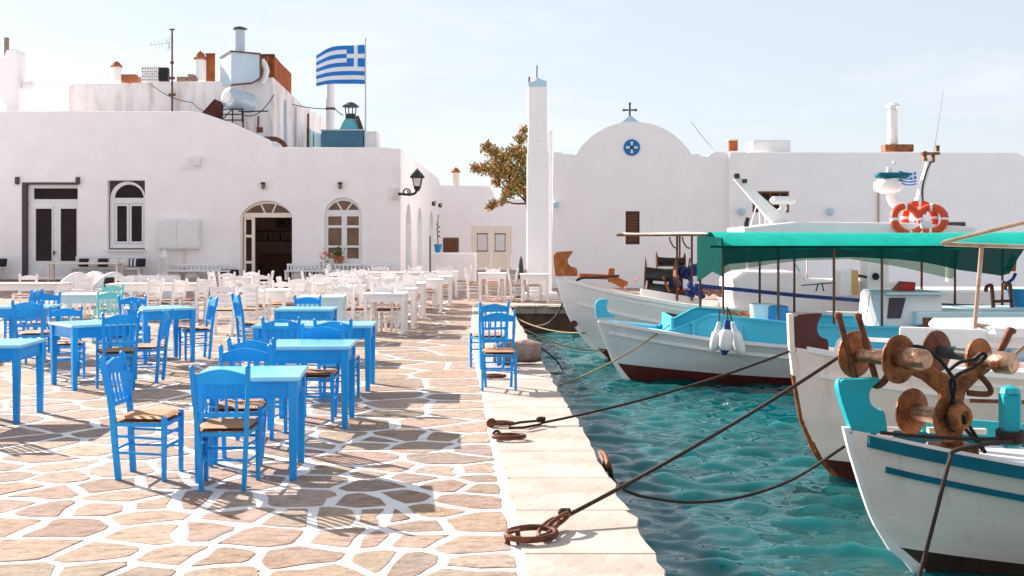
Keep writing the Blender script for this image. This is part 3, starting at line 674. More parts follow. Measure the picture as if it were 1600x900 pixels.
# sets in front of the bell tower and in the alley
for x, y, l in ((.62, 31.5, 'white table at the foot of the tower pillar'), (-.55, 32.4, 'white table in front of the cream double door'), (-2.0, 34.5, 'white table beside the low white wall')):
    place('wt', wt, x, y, 0, l, GWT)
for x, y, a, l in ((.15, 31.7, -90, 'white chair between the tower table and the door table'), (.62, 32.15, 180, 'white chair facing us at the tower table'), (-.1, 32.5, 90, 'white chair at the harbour end of the door table'), (-.55, 33.0, 180, 'white chair facing us at the door table'), (-1.05, 32.3, -90, 'white chair at the alley end of the door table'), (-1.5, 34.4, 90, 'white chair at the harbour end of the low wall table'), (-2.0, 34.0, 0, 'white chair backed toward us at the low wall table'), (-2.5, 34.4, -90, 'white chair between the low wall table and the row')):
    place('wc', wc, x, y, a, l, GW)
# ---------------------------------------------------------------- buildings
FY = 41.0                                             # front wall of the taverna
k_ = FY / F
def wx(px, d=FY): return (px - HX) / F * d
def wz(py, d=FY): return EYE - (py - HY) / F * d
def arch_loop(x0, x1, z0, zs, zt, n=14):
    """opening with a curved head: springs at zs, crown at zt"""
    c, h, w = (x0 + x1) / 2, zt - zs, (x1 - x0) / 2
    pts = [(x0, z0), (x1, z0)]
    r = (w * w + h * h) / (2 * h); cz = zt - r; a = math.asin(min(1, w / r)) if h <= w else math.pi / 2
    for k in range(n + 1):
        t = a - 2 * a * k / n; pts.append((c + r * math.sin(t), cz + r * math.cos(t)))
    return pts
def rect(x0, x1, z0, z1): return [(x0, z0), (x1, z0), (x1, z1), (x0, z1)]
def facing(y): return lambda a, b, c: (a, y + c, b)  # wall facing the camera, thickness going away
def ring(mb, outer, inner, y, th): mb.prism([outer, inner], th, facing(y))
def inset(loop, e):
    c = Vector((sum(p[0] for p in loop) / len(loop), sum(p[1] for p in loop) / len(loop))); out = []
    n = len(loop)
    for i in range(n):
        p0, p1, p2 = Vector(loop[i - 1]), Vector(loop[i]), Vector(loop[(i + 1) % n])
        n1 = (p1 - p0).normalized(); n2 = (p2 - p1).normalized(); b = (Vector((-n1.y, n1.x)) + Vector((-n2.y, n2.x)))
        b = b / max(.3, b.length_squared / 2); out.append(tuple(p1 + b * e))
    return out

tav = thing('taverna_building', 'whitewashed taverna with an open arched doorway and two arched windows', 'building', (wx(300), FY, 0))
def sub(parent, name, mb, m, **kw):
    """a part given in world coordinates"""
    r = parent; off = Vector((0, 0, 0))
    while r: off += r.location; r = r.parent
    mb.v = [tuple(Vector(v) - off) for v in mb.v]
    return mb.build(name, m, parent, **kw)
def P_(mb, name, m, parent=tav, **kw): return sub(parent, name, mb, m, **kw)
CX = wx(626)                                          # front corner of the taverna
D1 = rect(wx(40), wx(121), .28, wz(285)); W1 = rect(wx(168), wx(226), wz(391), wz(282))
D2 = arch_loop(wx(376), wx(456), .0, wz(337), wz(314)); W2 = arch_loop(wx(507), wx(565), wz(411), wz(338), wz(309))
D1 = rect(wx(34), wx(121), .28, wz(285))
front = [(-24, 0), (D2[0][0], 0)] 
# the open doorway reaches the ground, so it is a notch in the outline
out = [(-24, -.05), (D2[0][0], -.05)] + [D2[0]] + D2[2:][::-1] + [D2[1], (D2[1][0], -.05), (CX, -.05), (CX, wz(241)), (CX - .05, wz(235)), (CX - .25, wz(231.5)), (wx(600), wz(230)), (wx(425), wz(230)), (wx(420), wz(218)), (wx(362), wz(192)), (wx(318), wz(177)), (wx(300), wz(174)), (wx(0), wz(173.5)), (-24, wz(173))]
b = MB(); b.prism([out, D1, W1, W2], .38, facing(FY)); 
wall = P_(b, 'wall', M['plaster'], bevel=.03, seg=2)
# long side wall down the alley, with three arched openings, its parapet
side_o = [(FY + .02, -.05), (66, -.05), (66, 4.92), (FY + .02, 4.92)]
holes = [arch_loop(43.0, 45.4, .02, 2.3, 3.05), arch_loop(48.3, 50.8, .02, 2.3, 3.05), arch_loop(55.2, 58.2, .02, 2.3, 3.05)]
b = MB(); b.prism([side_o] + holes, .35, lambda a, z, c: (CX - .003 - c, a, z)); P_(b, 'wall', M['plaster'])
for (a0, a1) in ((43.0, 45.4), (48.3, 50.8), (55.2, 58.2)):
    b = MB(); b.prism([arch_loop(a0 + .02, a1 - .02, .03, 2.3, 3.03)], .05, lambda a, z, c: (CX - .22 - c, a, z)); dd = P_(b, 'door', M['palecyan'])
    b = MB(); b.box((CX - .2, (a0 + a1) / 2, 1.5), (.04, .08, 2.9)); P_(b, 'door_frame', M['white'], dd)
# roofs
b = MB(); b.box(((-24 + CX) / 2, 54, 4.55), (abs(-24 - CX) - .8, 24, .2)); P_(b, 'roof', M['plaster'])
b = MB(); b.box(((-24 + wx(316)) / 2, 43.6, wz(174) - .25), (abs(-24 - wx(316)), 4.4, .3)); P_(b, 'roof', M['plaster'])
b = MB(); b.prism([[(FY + .38, 4.6), (54, 4.6), (54, wz(176)), (FY + .38, wz(176))]], .3, lambda a, z, c: (wx(300) - c, a, z)); P_(b, 'parapet', M['plaster'])

# double door with transom on the terrace
y = FY + .16
x0, x1, z0, z1 = wx(41), wx(120.5), .285, wz(286)
b = MB(); b.box(((D1[0][0] + x0) / 2, FY + .2, (z0 + z1) / 2), (x0 - D1[0][0], .36, z1 - z0)); b.box(((x0 + x1) / 2, FY + .11, z1 - .02), (x1 - x0, .2, .07)); P_(b, 'shutter_box', M['taupe'])
b = MB(); zt = wz(318); 
ring(b, rect(x0, x1, zt - .05, z1 - .06), rect(wx(50), wx(119), wz(311), wz(294)), y, .09); dtr = P_(b, 'transom', M['white'], bevel=.006)
b = MB(); b.prism([rect(wx(50), wx(119), wz(311), wz(294))], .02, facing(y + .05)); P_(b, 'pane', M['glass_dark'], dtr)
xm = (x0 + x1) / 2
for (a, c, g0, g1) in ((x0 + .003, xm - .006, wx(53), wx(78)), (xm + .006, x1 - .003, wx(92), wx(117))):
    b = MB(); ring(b, rect(a, c, z0 + .01, zt - .06), rect(g0, g1, wz(408), wz(326)), y - .01, .07); d = P_(b, 'door_leaf', M['white'], bevel=.006)
    b = MB(); b.prism([rect(g0, g1, wz(408), wz(326))], .02, facing(y + .03)); P_(b, 'pane', M['glass_dark'], d)
    b = MB(); b.box(((g0 + g1) / 2, y - .016, z0 + .3), (g1 - g0, .012, .34), bev=.004); P_(b, 'door_panel', M['white'], d)
b = MB(); b.box((xm + .03, y - .03, 1.2), (.04, .03, .16)); b.bar((xm + .03, y - .07, 1.23), (xm + .14, y - .07, 1.23), .02); P_(b, 'door_handle', M['iron_dark'])
for x in (28, 122.5): 
    b = MB(); b.box((wx(x), FY - .06, wz(282.5)), (.12, .13, .26), bev=.01); P_(b, 'shutter_bracket', M['taupe'])
# first arched window, in a dark square recess
y = FY + .14
xa, xb = wx(170), wx(226)
b = MB(); b.prism([rect(W1[0][0], W1[1][0], W1[0][1], W1[2][1])], .03, facing(FY + .26)); P_(b, 'recess', M['taupe'])
fo = arch_loop(xa, xb - .02, wz(388), wz(312), wz(283)); fi1 = arch_loop(wx(177), wx(222.5), wz(309), wz(308), wz(288)); fi2 = rect(wx(177), wx(223), wz(381), wz(318))
b = MB(); b.prism([fo, fi1, fi2], .1, facing(y)); win = P_(b, 'window_frame', M['white'], bevel=.006)
for a, c in ((177.5, 199), (200, 222.5)):
    b = MB(); o1 = rect(wx(a), wx(c), wz(380.5), wz(318.5)); i1 = rect(wx(a) + .07, wx(c) - .07, wz(380.5) + .07, wz(318.5) - .07); ring(b, o1, i1, y + .015, .05); s = P_(b, 'casement', M['white'], win)
    b = MB(); b.prism([i1], .015, facing(y + .045)); P_(b, 'pane', M['glass_dark'], win)
b = MB(); b.prism([fi1], .015, facing(y + .05)); P_(b, 'pane', M['glass_dark'], win)
b = MB(); b.box(((xa + xb) / 2, FY - .03, wz(391.5)), (xb - xa + .14, .22, .07), bev=.01); P_(b, 'window_sill', M['white'])
# second arched window, six panes and a fanlight
y = FY + .1
fo = inset(W2, .004); zs = wz(334)
fan = arch_loop(wx(512), wx(560), wz(328), wz(327.5), wz(313.5)); rows = [(wz(352), wz(338)), (wz(383.5), wz(356)), (wz(404), wz(387))]
hol = [fan] + [rect(wx(a), wx(c), r0, r1) for (a, c) in ((512, 533), (541.5, 560)) for r0, r1 in rows]
b = MB(); b.prism([fo] + hol, .08, facing(y)); win = P_(b, 'window_frame', M['white'], bevel=.005)
for h in hol: b = MB(); b.prism([h], .015, facing(y + .05)); P_(b, 'pane', M['glass_brown'], win)
for a, c in ((529, 533.5), (547, 541)): b = MB(); b.bar((wx(a + (4 if a > 535 else -3)), y + .02, wz(315.5)), (wx(c), y + .02, wz(328)), .06, .05); P_(b, 'glazing_bar', M['white'], win)
b = MB(); b.box((wx(536), FY - .01, wz(412.5)), (wx(565) - wx(507) + .16, .3, .06), bev=.01); P_(b, 'window_sill', M['white'])
# open doorway: arched fanlight, one glazed leaf, dim room behind
y = FY + .13
zb = wz(335.5)
fo = [p for p in inset(arch_loop(D2[0][0], D2[1][0], zb - .1, wz(337), wz(314)), .004)]; fi = arch_loop(wx(382), wx(453), wz(332.5), wz(332), wz(318))
b = MB(); b.prism([fo, fi], .09, facing(y)); fl = P_(b, 'fanlight', M['cream'], bevel=.006)
b = MB(); b.prism([fi], .015, facing(y + .05)); P_(b, 'pane', M['glass_brown'], fl)
for a, c in ((406, 413), (431, 424)): b = MB(); b.bar((wx(a), y + .02, wz(317.5)), (wx(c), y + .02, wz(333)), .07, .05); P_(b, 'glazing_bar', M['white'], fl)
b = MB(); xa, xb = wx(379.5), wx(397); hol = [rect(wx(383), wx(392), wz(a), wz(c)) for a, c in ((367, 343), (408, 371), (442, 412))]
b.prism([rect(xa, xb, .03, zb - .1)] + hol, .06, facing(y)); leaf = P_(b, 'door_leaf', M['cream'], bevel=.006)
for h in hol: b = MB(); b.prism([h], .015, facing(y + .03)); P_(b, 'pane', M['glass_dark'], leaf)
b = MB(); b.box((D2[0][0] + .03, FY + .19, 1.3), (.05, .3, 2.5)); P_(b, 'door_jamb', M['cream'])
# the room
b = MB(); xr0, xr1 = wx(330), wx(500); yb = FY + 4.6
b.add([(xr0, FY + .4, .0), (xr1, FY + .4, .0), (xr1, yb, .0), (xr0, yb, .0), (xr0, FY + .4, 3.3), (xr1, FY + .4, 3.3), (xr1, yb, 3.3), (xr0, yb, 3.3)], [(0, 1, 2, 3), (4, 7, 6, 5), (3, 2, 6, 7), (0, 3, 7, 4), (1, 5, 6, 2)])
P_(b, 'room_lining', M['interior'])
b = MB(); b.box((wx(425), yb - .7, .55), (2.4, .5, 1.1), bev=.02); P_(b, 'bar_counter', M['wood'])
b = MB(); 
for z in (1.62, 2.0): b.box((wx(423, yb), yb - .15, z), (2.2, .26, .04))
for s in (-1, 1): b.box((wx(423, yb) + s * 1.1, yb - .15, 1.75), (.05, .27, 1.4))
sh = P_(b, 'shelf_unit', M['wood'])
for k in range(9): b = MB(); b.lathe([(.035, 0), (.035, .16), (.013, .22), (.013, .28)], (wx(423, yb) - .55 + .16 * k, yb - .18, 1.642), n=8); P_(b, 'bottle', M['gold'] if k % 3 else M['glass_dark'], sh)
b = MB(); b.box((wx(425), yb - .03, 2.36), (1.7, .03, .5)); sign = P_(b, 'sign_board', M['stone_blk'])
def text(s, name, m, loc, size, rot=(R(90), 0, 0), parent=None, flip=False, ext=.004):
    cu = bpy.data.curves.new(name, 'FONT'); cu.body = s; cu.size = size; cu.align_x = 'CENTER'; cu.align_y = 'CENTER'; cu.extrude = ext
    o = bpy.data.objects.new(name, cu); dg = bpy.context.evaluated_depsgraph_get(); C.objects.link(o); dg.update()
    me = bpy.data.meshes.new_from_object(o.evaluated_get(dg)); bpy.data.objects.remove(o)
    me.materials.clear(); me.materials.append(m)
    if flip:
        for v in me.vertices: v.co.x *= -1
    me.transform(Matrix.Translation(loc) @ __import__('mathutils').Euler(rot).to_matrix().to_4x4())
    o = bpy.data.objects.new(name, me); C.objects.link(o)
    return o
t_ = text('TOCCOJJJ', 'lettering', M['black'], (wx(425), yb - .055, 2.36), .34, flip=True); t_.parent = sign; t_.location = -tav.location
# metal cabinet, brackets, meter box
def top(name, label, cat, mb, m, group=None, **kw):
    """a thing of one mesh with its origin at its own base"""
    vs = mb.v; c = Vector((sum(v[0] for v in vs) / len(vs), sum(v[1] for v in vs) / len(vs), min(v[2] for v in vs)))
    mb.v = [tuple(Vector(v) - c) for v in vs]; o = mb.build(name, m, None, **kw); o.location = c
    return tag(o, label, cat, group)
b = MB(); b.box((wx(282), FY - .13, wz(366)), (wx(315) - wx(250), .26, wz(343) - wz(389)), bev=.015); cab = top('meter_cabinet', 'white double door metal cabinet fixed to the taverna wall', 'cabinet', b, M['white'])
for a, c in ((251.5, 279.5), (280.5, 313.5)): b = MB(); b.box((wx((a + c) / 2), FY - .268, wz(366)), (wx(c) - wx(a), .02, wz(345) - wz(387)), bev=.006); sub(cab, 'cabinet_door', b, M['white'])
b = MB(); b.tube([(wx(289), FY - .05, wz(390)), (wx(289), FY - .05, .3)], .03, 6); sub(cab, 'conduit', b, M['cream'])
b = MB(); b.box((wx(616), FY - .06, wz(303)), (.34, .12, .42), bev=.01); top('meter_box', 'small white meter box under the eave at the taverna corner', 'box', b, M['plaster_old'])
b = MB(); b.box((wx(310), FY - .1, wz(252)), (.18, .2, .3), bev=.01); b.bar((wx(284), FY - .1, wz(262)), (wx(312), FY - .1, wz(262)), .05); b.bar((wx(297), FY - .1, wz(262)), (wx(297), FY - .1, wz(246)), .04); top('wall_bracket', 'white metal bracket high on the wall above the cabinet', 'bracket', b, M['white'])
# small wall lamps
def wall_lamp(x, y_, z, label, nrm=(0, -1)):
    b = MB(); b.box((x + nrm[0] * .04, y_ + nrm[1] * .04, z + .02), (.10, .10, .2), bev=.01); o = top('wall_lamp', label, 'lamp', b, M['iron_dark'], 'small lamps on the taverna walls')
    b = MB(); b.lathe([(.06, 0), (.10, -.04), (.085, -.06)], (x + nrm[0] * .13, y_ + nrm[1] * .13, z + .14), n=10); sub(o, 'lamp_shade', b, M['iron_dark'])
    b = MB(); b.lathe([(.03, 0), (.06, .06), (.06, .15), (.05, .17)], (x + nrm[0] * .13, y_ + nrm[1] * .13, z - .11), n=10); sub(o, 'lamp_glass', b, M['glass_brown'])
wall_lamp(wx(412), FY, wz(291), 'small dark lantern on the wall above the open doorway')
wall_lamp(wx(532), FY, wz(291), 'small dark lantern on the wall above the six pane window')
wall_lamp(CX, 57.0, 3.4, 'nearer small lamp on the alley wall beyond the street lantern', (1, 0)); wall_lamp(CX, 62.0, 3.45, 'farther small lamp on the alley wall beyond the street lantern', (1, 0))
# big street lantern on a scrolled bracket at the corner
c = Vector((wx(652, 40.7), 40.7, 0)); zb = wz(305, 40.7)
ln = thing('street_lantern', 'large black street lantern on a scrolled bracket at the taverna corner', 'street lamp', (CX, FY - .3, wz(303)))
b = MB(); b.tube(spline([(CX + .0, 40.7, wz(303, 40.7)), (wx(640, 40.7), 40.7, wz(304, 40.7)), (wx(648, 40.7), 40.7, wz(302, 40.7)), (wx(652, 40.7), 40.7, wz(296, 40.7))]), .045, 8); 
b.tube([(wx(635, 40.7) + .14 * math.cos(t) * (1 - t / 12), 40.7, wz(300.5, 40.7) + .14 * math.sin(t) * (1 - t / 12)) for t in np.linspace(-1, 7.5, 26)], .03, 6); b.tube([(CX - .02, 40.7, wz(303, 40.7)), (CX - .02, FY - .01, wz(303, 40.7))], .05, 8); sub(ln, 'bracket', b, M['iron_dark'])
cz = lambda p: wz(p, 40.7)
b = MB(); b.lathe([(.13, cz(294.5)), (.17, cz(292)), (.16, cz(291))], (c.x, c.y, 0), n=4, a0=R(45), a1=R(405)); b.lathe([(.06, cz(299)), (.10, cz(296)), (.12, cz(294))], (c.x, c.y, 0), n=8); sub(ln, 'base_cup', b, M['iron_dark'])
b = MB(); b.lathe([(.13, cz(293.5)), (.225, cz(278))], (c.x, c.y, 0), n=4, a0=R(45), a1=R(405)); sub(ln, 'lamp_glass', b, M['lamp_glass'])
for k in range(4):
    a = R(45 + 90 * k); b = MB(); b.bar((c.x + .135 * math.cos(a), c.y + .135 * math.sin(a), cz(294)), (c.x + .232 * math.cos(a), c.y + .232 * math.sin(a), cz(277.5)), .025); sub(ln, 'frame_bar', b, M['iron_dark'])
b = MB(); b.lathe([(.23, cz(278.5)), (.285, cz(276.5)), (.16, cz(270)), (.10, cz(268)), (.09, cz(266.5)), (.03, cz(265)), (.02, cz(263)), (0, cz(262))], (c.x, c.y, 0), n=8, a0=R(22.5), a1=R(382.5)); sub(ln, 'roof_cap', b, M['iron_dark'])
# terrace, its edge
b = MB(); b.box(((-24 + wx(266)) / 2, FY - .78, .13), (abs(-24 - wx(266)), 1.5, .27), bev=.01); top('terrace_step', 'raised terrace with a brown edge along the taverna wall', 'terrace', b, M['terrace'])
# ---------------------------------------------------------------- upper storey behind the taverna and its roof clutter
UY = 46.0
ux = lambda p: wx(p, UY); uz = lambda p: wz(p, UY)
up = thing('upper_house', 'stained white upper house rising behind the taverna roof', 'building', (ux(300), UY, 0))
UXR = ux(427)
o1 = [(ux(107), 3), (UXR, 3), (UXR, uz(121)), (ux(335), uz(127)), (ux(240), uz(127.5)), (ux(200), uz(130)), (ux(116), uz(131)), (ux(108), uz(134)), (ux(107), uz(138))]
b = MB(); b.prism([o1], .5, facing(UY)); sub(up, 'wall', b, M['plaster_old'], bevel=.04, seg=2)
b = MB(); b.prism([[(UY + .01, 3), (59, 3), (59, 7.75), (52, 7.8), (UY + .01, uz(121))]], .4, lambda a, z, c: (UXR - .004 - c, a, z)); sub(up, 'wall', b, M['plaster_old'])
b = MB(); b.box(((ux(108) + UXR) / 2, 52.7, 7.4), (UXR - ux(108) - .3, 12.3, .3)); sub(up, 'roof', b, M['plaster'])
for yy, w_ in ((48.2, .10), (50.5, .10), (53.5, .14)):
    b = MB(); b.tube([(UXR + .07, yy, 4.9), (UXR + .07, yy, 7.5)], .05, 6); sub(up, 'drain_pipe', b, M['galv'] if w_ < .12 else M['rust'])
for yy in (54, 56.5): b = MB(); b.box((UXR + .01, yy, 6.1), (.06, .9, 1.5)); sub(up, 'window', b, M['teal_lt'])
b = MB(); b.box((ux(485) , 51.5, 5.4), (.9, 3.0, 1.6), bev=.05); sub(up, 'annex', b, M['plaster_old'])
b = MB(); b.tube(spline([(ux(420), 43.2, wz(218, 43.2)), (ux(450), 43.2, wz(217, 43.2)), (ux(462), 43.2, wz(222, 43.2)), (ux(468), 43.2, wz(230, 43.2))]), .09, 8); top('roof_pipe', 'rusty bent pipe lying on the taverna roof edge', 'pipe', b, M['rust'])
# pots and masonry on the upper roof
def pot(px, pb, pt, w, label, d, cap=True, cat='chimney', m='white'):
    x = wx(px, d); r = w / F * d / 2; z0, z1 = wz(pb, d), wz(pt, d); h = z1 - z0
    b = MB(); b.lathe([(r * .82, 0), (r * .8, h * .7)], (x, d, z0), n=14); o = top('chimney_pot', label, cat, b, M[m], 'chimney pots on the roofs', smooth=40)
    b = MB(); b.lathe([(r, h * .70), (r * 1.05, h * .76), (r * .9, h * .78), (r * .6, h * .9), (r * .15, h * .97), (0, h)], (x, d, z0), n=14); sub(o, 'cap', b, M['terracotta'], smooth=40)
    return o
pot(182, 129, 95, 18, 'white chimney pot with a terracotta cap, at the pile of tiles', 47)
pot(313, 127, 79, 20, 'white chimney pot with a pointed terracotta cap, beside the extractor hood', 47)
b = MB()
for k in range(5): b.box((wx(186 + 7 * k, 47.4), 47.4, wz(125 - (k % 2) * 1.5, 47.4)), (.22, .5, .22 + .04 * (k % 3)), bev=.02)
b.box((wx(200, 47.3), 47.3, wz(119, 47.3)), (.75, .3, .12), rot=0, bev=.02); top('tile_pile', 'low pile of red brown roof tiles on the upper roof', 'tiles', b, M['terracotta'])
d = 46.7; hb = thing('hollow_block_stack', 'stack of white hollow bricks with round holes on the upper roof', 'bricks', (wx(233, d), d, wz(128, d)))
for i in range(3):
    for j in range(2):
        x0, x1 = wx(220.5 + 9 * i, d), wx(229 + 9 * i, d); z0, z1 = wz(127.5 - 12.4 * j, d), wz(116 - 12.4 * j, d)
        hh = [[(x0 + (x1 - x0) * (.28 + .44 * a) + .035 * math.cos(t), z0 + (z1 - z0) * (.28 + .44 * c) + .035 * math.sin(t)) for t in np.linspace(0, 2 * math.pi, 7)[:-1]] for a in (0, 1) for c in (0, 1)]
        b = MB(); b.prism([rect(x0, x1, z0, z1)] + hh, .3, facing(d)); sub(hb, 'brick', b, M['white'])
b = MB(); b.box((wx(255, d), d + .15, wz(116, d)), (.36, .3, .56), bev=.02); top('roof_unit', 'black ventilation unit beside the hollow bricks', 'vent', b, M['black'])
b = MB()
for p, w_, h_ in ((283, .4, .2), (297, .25, .3), (304, .2, .16)): b.box((wx(p, d), d + .2, wz(127, d) + h_ / 2), (w_, .3, h_), bev=.02)
top('roof_rubble', 'small pale masonry lumps on the upper roof', 'masonry', b, M['stone_blk'])
# antenna mast
d = 45.8; x = wx(269, d)
an = thing('antenna_mast', 'thin rusty antenna mast in front of the upper house', 'antenna', (x, d, wz(174, d)))
b = MB(); b.tube([(x, d, wz(174, d)), (x, d, wz(45, d))], .035, 6); sub(an, 'pole', b, M['rust'])
b = MB(); b.tube([(wx(236, d), d - .3, wz(72, d)), (x, d, wz(67, d))], .012, 5)
for k in range(6): p = Vector((wx(240 + 5 * k, d), d - .25 + .05 * k, wz(71.5 - .8 * k, d))); b.tube([p + Vector((0, -.1, .12 + .03 * k)), p - Vector((0, -.1, .12 + .03 * k))], .007, 4)
b.tube([(wx(262, d), d, wz(80, d)), (wx(266, d), d, wz(56, d))], .012, 4); b.tube([(wx(260, d), d, wz(60, d)), (wx(266, d), d, wz(78, d))], .012, 4); sub(an, 'aerial', b, M['galv'])
b = MB(); b.box((x, d, wz(148, d)), (.26, .1, .08)); b.box((x, d, wz(98, d)), (.12, .1, .1)); b.box((x, d, wz(122, d)), (.2, .1, .1)); b.box((x, d, wz(46, d)), (.2, .06, .05)); sub(an, 'clamp', b, M['rust'])
# extractor hood with its pipe
d = 45.2; eh = thing('extractor_hood', 'big boxy metal extractor hood with a capped pipe on the roof', 'hood', (wx(370, d), d, wz(132, d)))
xa, xm_, xb = wx(334, d), wx(361, d), wx(404, d)
b = MB(); b.add([(xa, d + 1.0, wz(129, d)), (xm_, d, wz(133, d)), (xb, d + .35, wz(120, d)), (xb - .3, d + 1.6, wz(120, d)), (xa, d + 1.0, wz(84, d)), (xm_, d, wz(80, d)), (xb, d + .35, wz(82, d)), (xb - .3, d + 1.6, wz(84, d)), (wx(366, d), d + .02, wz(124, d)), (wx(392, d), d + .2, wz(129, d))], [(0, 1, 5, 4), (1, 9, 2, 6, 5), (2, 3, 7, 6), (3, 0, 4, 7), (4, 5, 6, 7), (0, 3, 2, 9, 1)]); sub(eh, 'hood_box', b, M['hood_blue'])
for p, q in (((xa, d + .995, wz(84, d)), (xm_, d - .01, wz(80, d))), ((xm_, d - .01, wz(80, d)), (xb + .01, d + .34, wz(82, d))), ((xm_, d - .01, wz(133, d)), (wx(392, d), d + .19, wz(129, d))), ((wx(392, d), d + .19, wz(129, d)), (xb + .01, d + .34, wz(120, d))), ((xb + .01, d + .34, wz(120, d)), (xb + .01, d + .34, wz(82, d)))):
    b = MB(); b.bar(p, q, .06); sub(eh, 'rim', b, M['rust'])
x = wx(370, d); b = MB(); b.lathe([(.2, 0), (.2, wz(44, d) - wz(83, d))], (x, d + .5, wz(83, d)), n=16); sub(eh, 'pipe', b, M['galv'], smooth=40)
b = MB(); b.lathe([(.31, 0), (.30, .03), (0, .13)], (x, d + .5, wz(42, d)), n=16); b.tube([(x - .16, d + .5, wz(45, d)), (x - .2, d + .5, wz(42, d))], .02, 4); b.tube([(x + .16, d + .5, wz(45, d)), (x + .2, d + .5, wz(42, d))], .02, 4); sub(eh, 'rain_cap', b, M['iron_dark'])
b = MB(); b.tube(spline([(wx(404, d), d + .6, wz(90, d)), (wx(411, d), d + .6, wz(105, d)), (wx(408, d), d + .6, wz(120, d)), (wx(404, d), d + .6, wz(127, d))]), .12, 10); sub(eh, 'duct', b, M['white'], smooth=40)
# rusted sheet screen
rsx = thing('rust_screen', 'tall screen of rusted corrugated sheets on the upper roof', 'screen', (wx(430, 47), 47, wz(130, 47)))
def sheet(p0, p1, z0a, z0b, z1a, z1b, n, name='sheet'):
    p0, p1 = Vector((*p0, 0)), Vector((*p1, 0)); nn = Vector((-(p1 - p0).y, (p1 - p0).x, 0)).normalized() * .025; m_ = n * 6
    vs = []; 
    for k in range(m_ + 1):
        t = k / m_; p = p0.lerp(p1, t) + nn * math.sin(k * math.pi / 1.5); a, c = z0a + (z0b - z0a) * t, z1a + (z1b - z1a) * t
        vs += [(p.x, p.y, a), (p.x, p.y, c), (p.x + nn.x, p.y + nn.y, a), (p.x + nn.x, p.y + nn.y, c)]
    f = [(4 * k, 4 * k + 4, 4 * k + 5, 4 * k + 1) for k in range(m_)] + [(4 * k + 2, 4 * k + 3, 4 * k + 7, 4 * k + 6) for k in range(m_)] + [(4 * k + 1, 4 * k + 5, 4 * k + 7, 4 * k + 3) for k in range(m_)]
    b = MB(); b.add(vs, f); return sub(rsx, name, b, M['rust_sheet'])
d0, d1 = 46.6, 52
sheet((wx(322, 47), 47), (wx(336, 47), 47), wz(128, 47), wz(128, 47), wz(85, 47), wz(85, 47), 2)
sheet((wx(401, d0), d0), (wx(418, d0), d0), wz(130, d0), wz(130, d0), wz(87, d0), wz(86, d0), 2); sheet((wx(418, d0) + .01, d0), (wx(429, d0), d0), wz(132, d0), wz(132, d0), wz(86, d0), wz(87, d0), 2)
pts = [(429, d0, 134, 87), (438, 48.6, 139, 98), (447, 50.3, 145, 107), (455, d1, 150, 115)]
for (a, ya, za, ta), (c, yc_, zc, tc_) in zip(pts, pts[1:]): sheet((wx(a, ya), ya + .01), (wx(c, yc_), yc_), wz(za, ya), wz(zc, yc_), wz(ta, ya), wz(tc_, yc_), 3)
b = MB(); b.bar((wx(400, d0), d0 - .1, wz(86.5, d0)), (wx(430, d0), d0 - .1, wz(86.5, d0)), .16, .06); sub(rsx, 'top_rail', b, M['rust'])
b = MB(); b.bar((wx(322, 47), 46.9, wz(85, 47)), (wx(337, 47), 46.9, wz(85, 47)), .1, .05); sub(rsx, 'top_rail', b, M['rust'])
# solar water heater
d = 44.0; sh_ = thing('solar_water_heater', 'pale drum shaped solar water tank on a dark frame on the roof', 'water heater', (wx(360, d), d, wz(190, d)))
ax = Vector((.55, .8, -.12)).normalized(); c0 = Vector((wx(356, d), d, wz(152, d)))
b = MB(); b.lathe([(.0, -.05), (.2, -.05), (.37, 0), (.40, .05), (.40, 1.1), (.34, 1.2), (0, 1.22)], c0, ax, 20); sub(sh_, 'tank', b, M['galv'], smooth=50)
b = MB(); b.lathe([(0, -.09), (.12, -.09), (.14, -.03)], c0, ax, 16); b.lathe([(.20, -.055), (.22, -.075), (.25, -.05)], c0, ax, 16); sub(sh_, 'end_cap', b, M['white'], smooth=40)
b = MB()
for p in (346, 362, 377): b.bar((wx(p, d), d + .15, wz(168, d)), (wx(p, d), d + .15, wz(191, d)), .045)
for q in (170, 178, 187): b.bar((wx(344, d), d + .15, wz(q, d)), (wx(379, d), d + .15, wz(q, d)), .045)
b.bar((wx(379, d), d + .1, wz(173, d)), (wx(379, d), d + .1, wz(200, d)), .05); b.bar((wx(372, d), d + .1, wz(174, d)), (wx(418, d), d + .1, wz(173, d)), .05); b.bar((wx(346, d), d + .1, wz(187, d)), (wx(362, d), d + .1, wz(170, d)), .035); sub(sh_, 'frame', b, M['iron_dark'])
b = MB(); b.add([(wx(314, d), d, wz(178, d)), (wx(336, d), d - .1, wz(155, d)), (wx(344, d), d + .5, wz(158, d)), (wx(341, d), d + .4, wz(186, d)), (wx(314, d), d + .1, wz(179, d)), (wx(336, d), d + .05, wz(155.5, d)), (wx(344, d), d + .65, wz(158, d)), (wx(341, d), d + .55, wz(186, d))], [(0, 1, 2, 3), (7, 6, 5, 4), (0, 4, 5, 1), (1, 5, 6, 2), (2, 6, 7, 3), (3, 7, 4, 0)]); sub(sh_, 'collector_panel', b, M['maroon'])
b = MB(); b.bar((wx(403, d), d, wz(200, d)), (wx(404, d), d, wz(181, d)), .06); b.box((wx(406, d), d, wz(203, d)), (.22, .15, .2)); top('roof_post', 'short rusty post on the sloping white parapet', 'post', b, M['rust'])
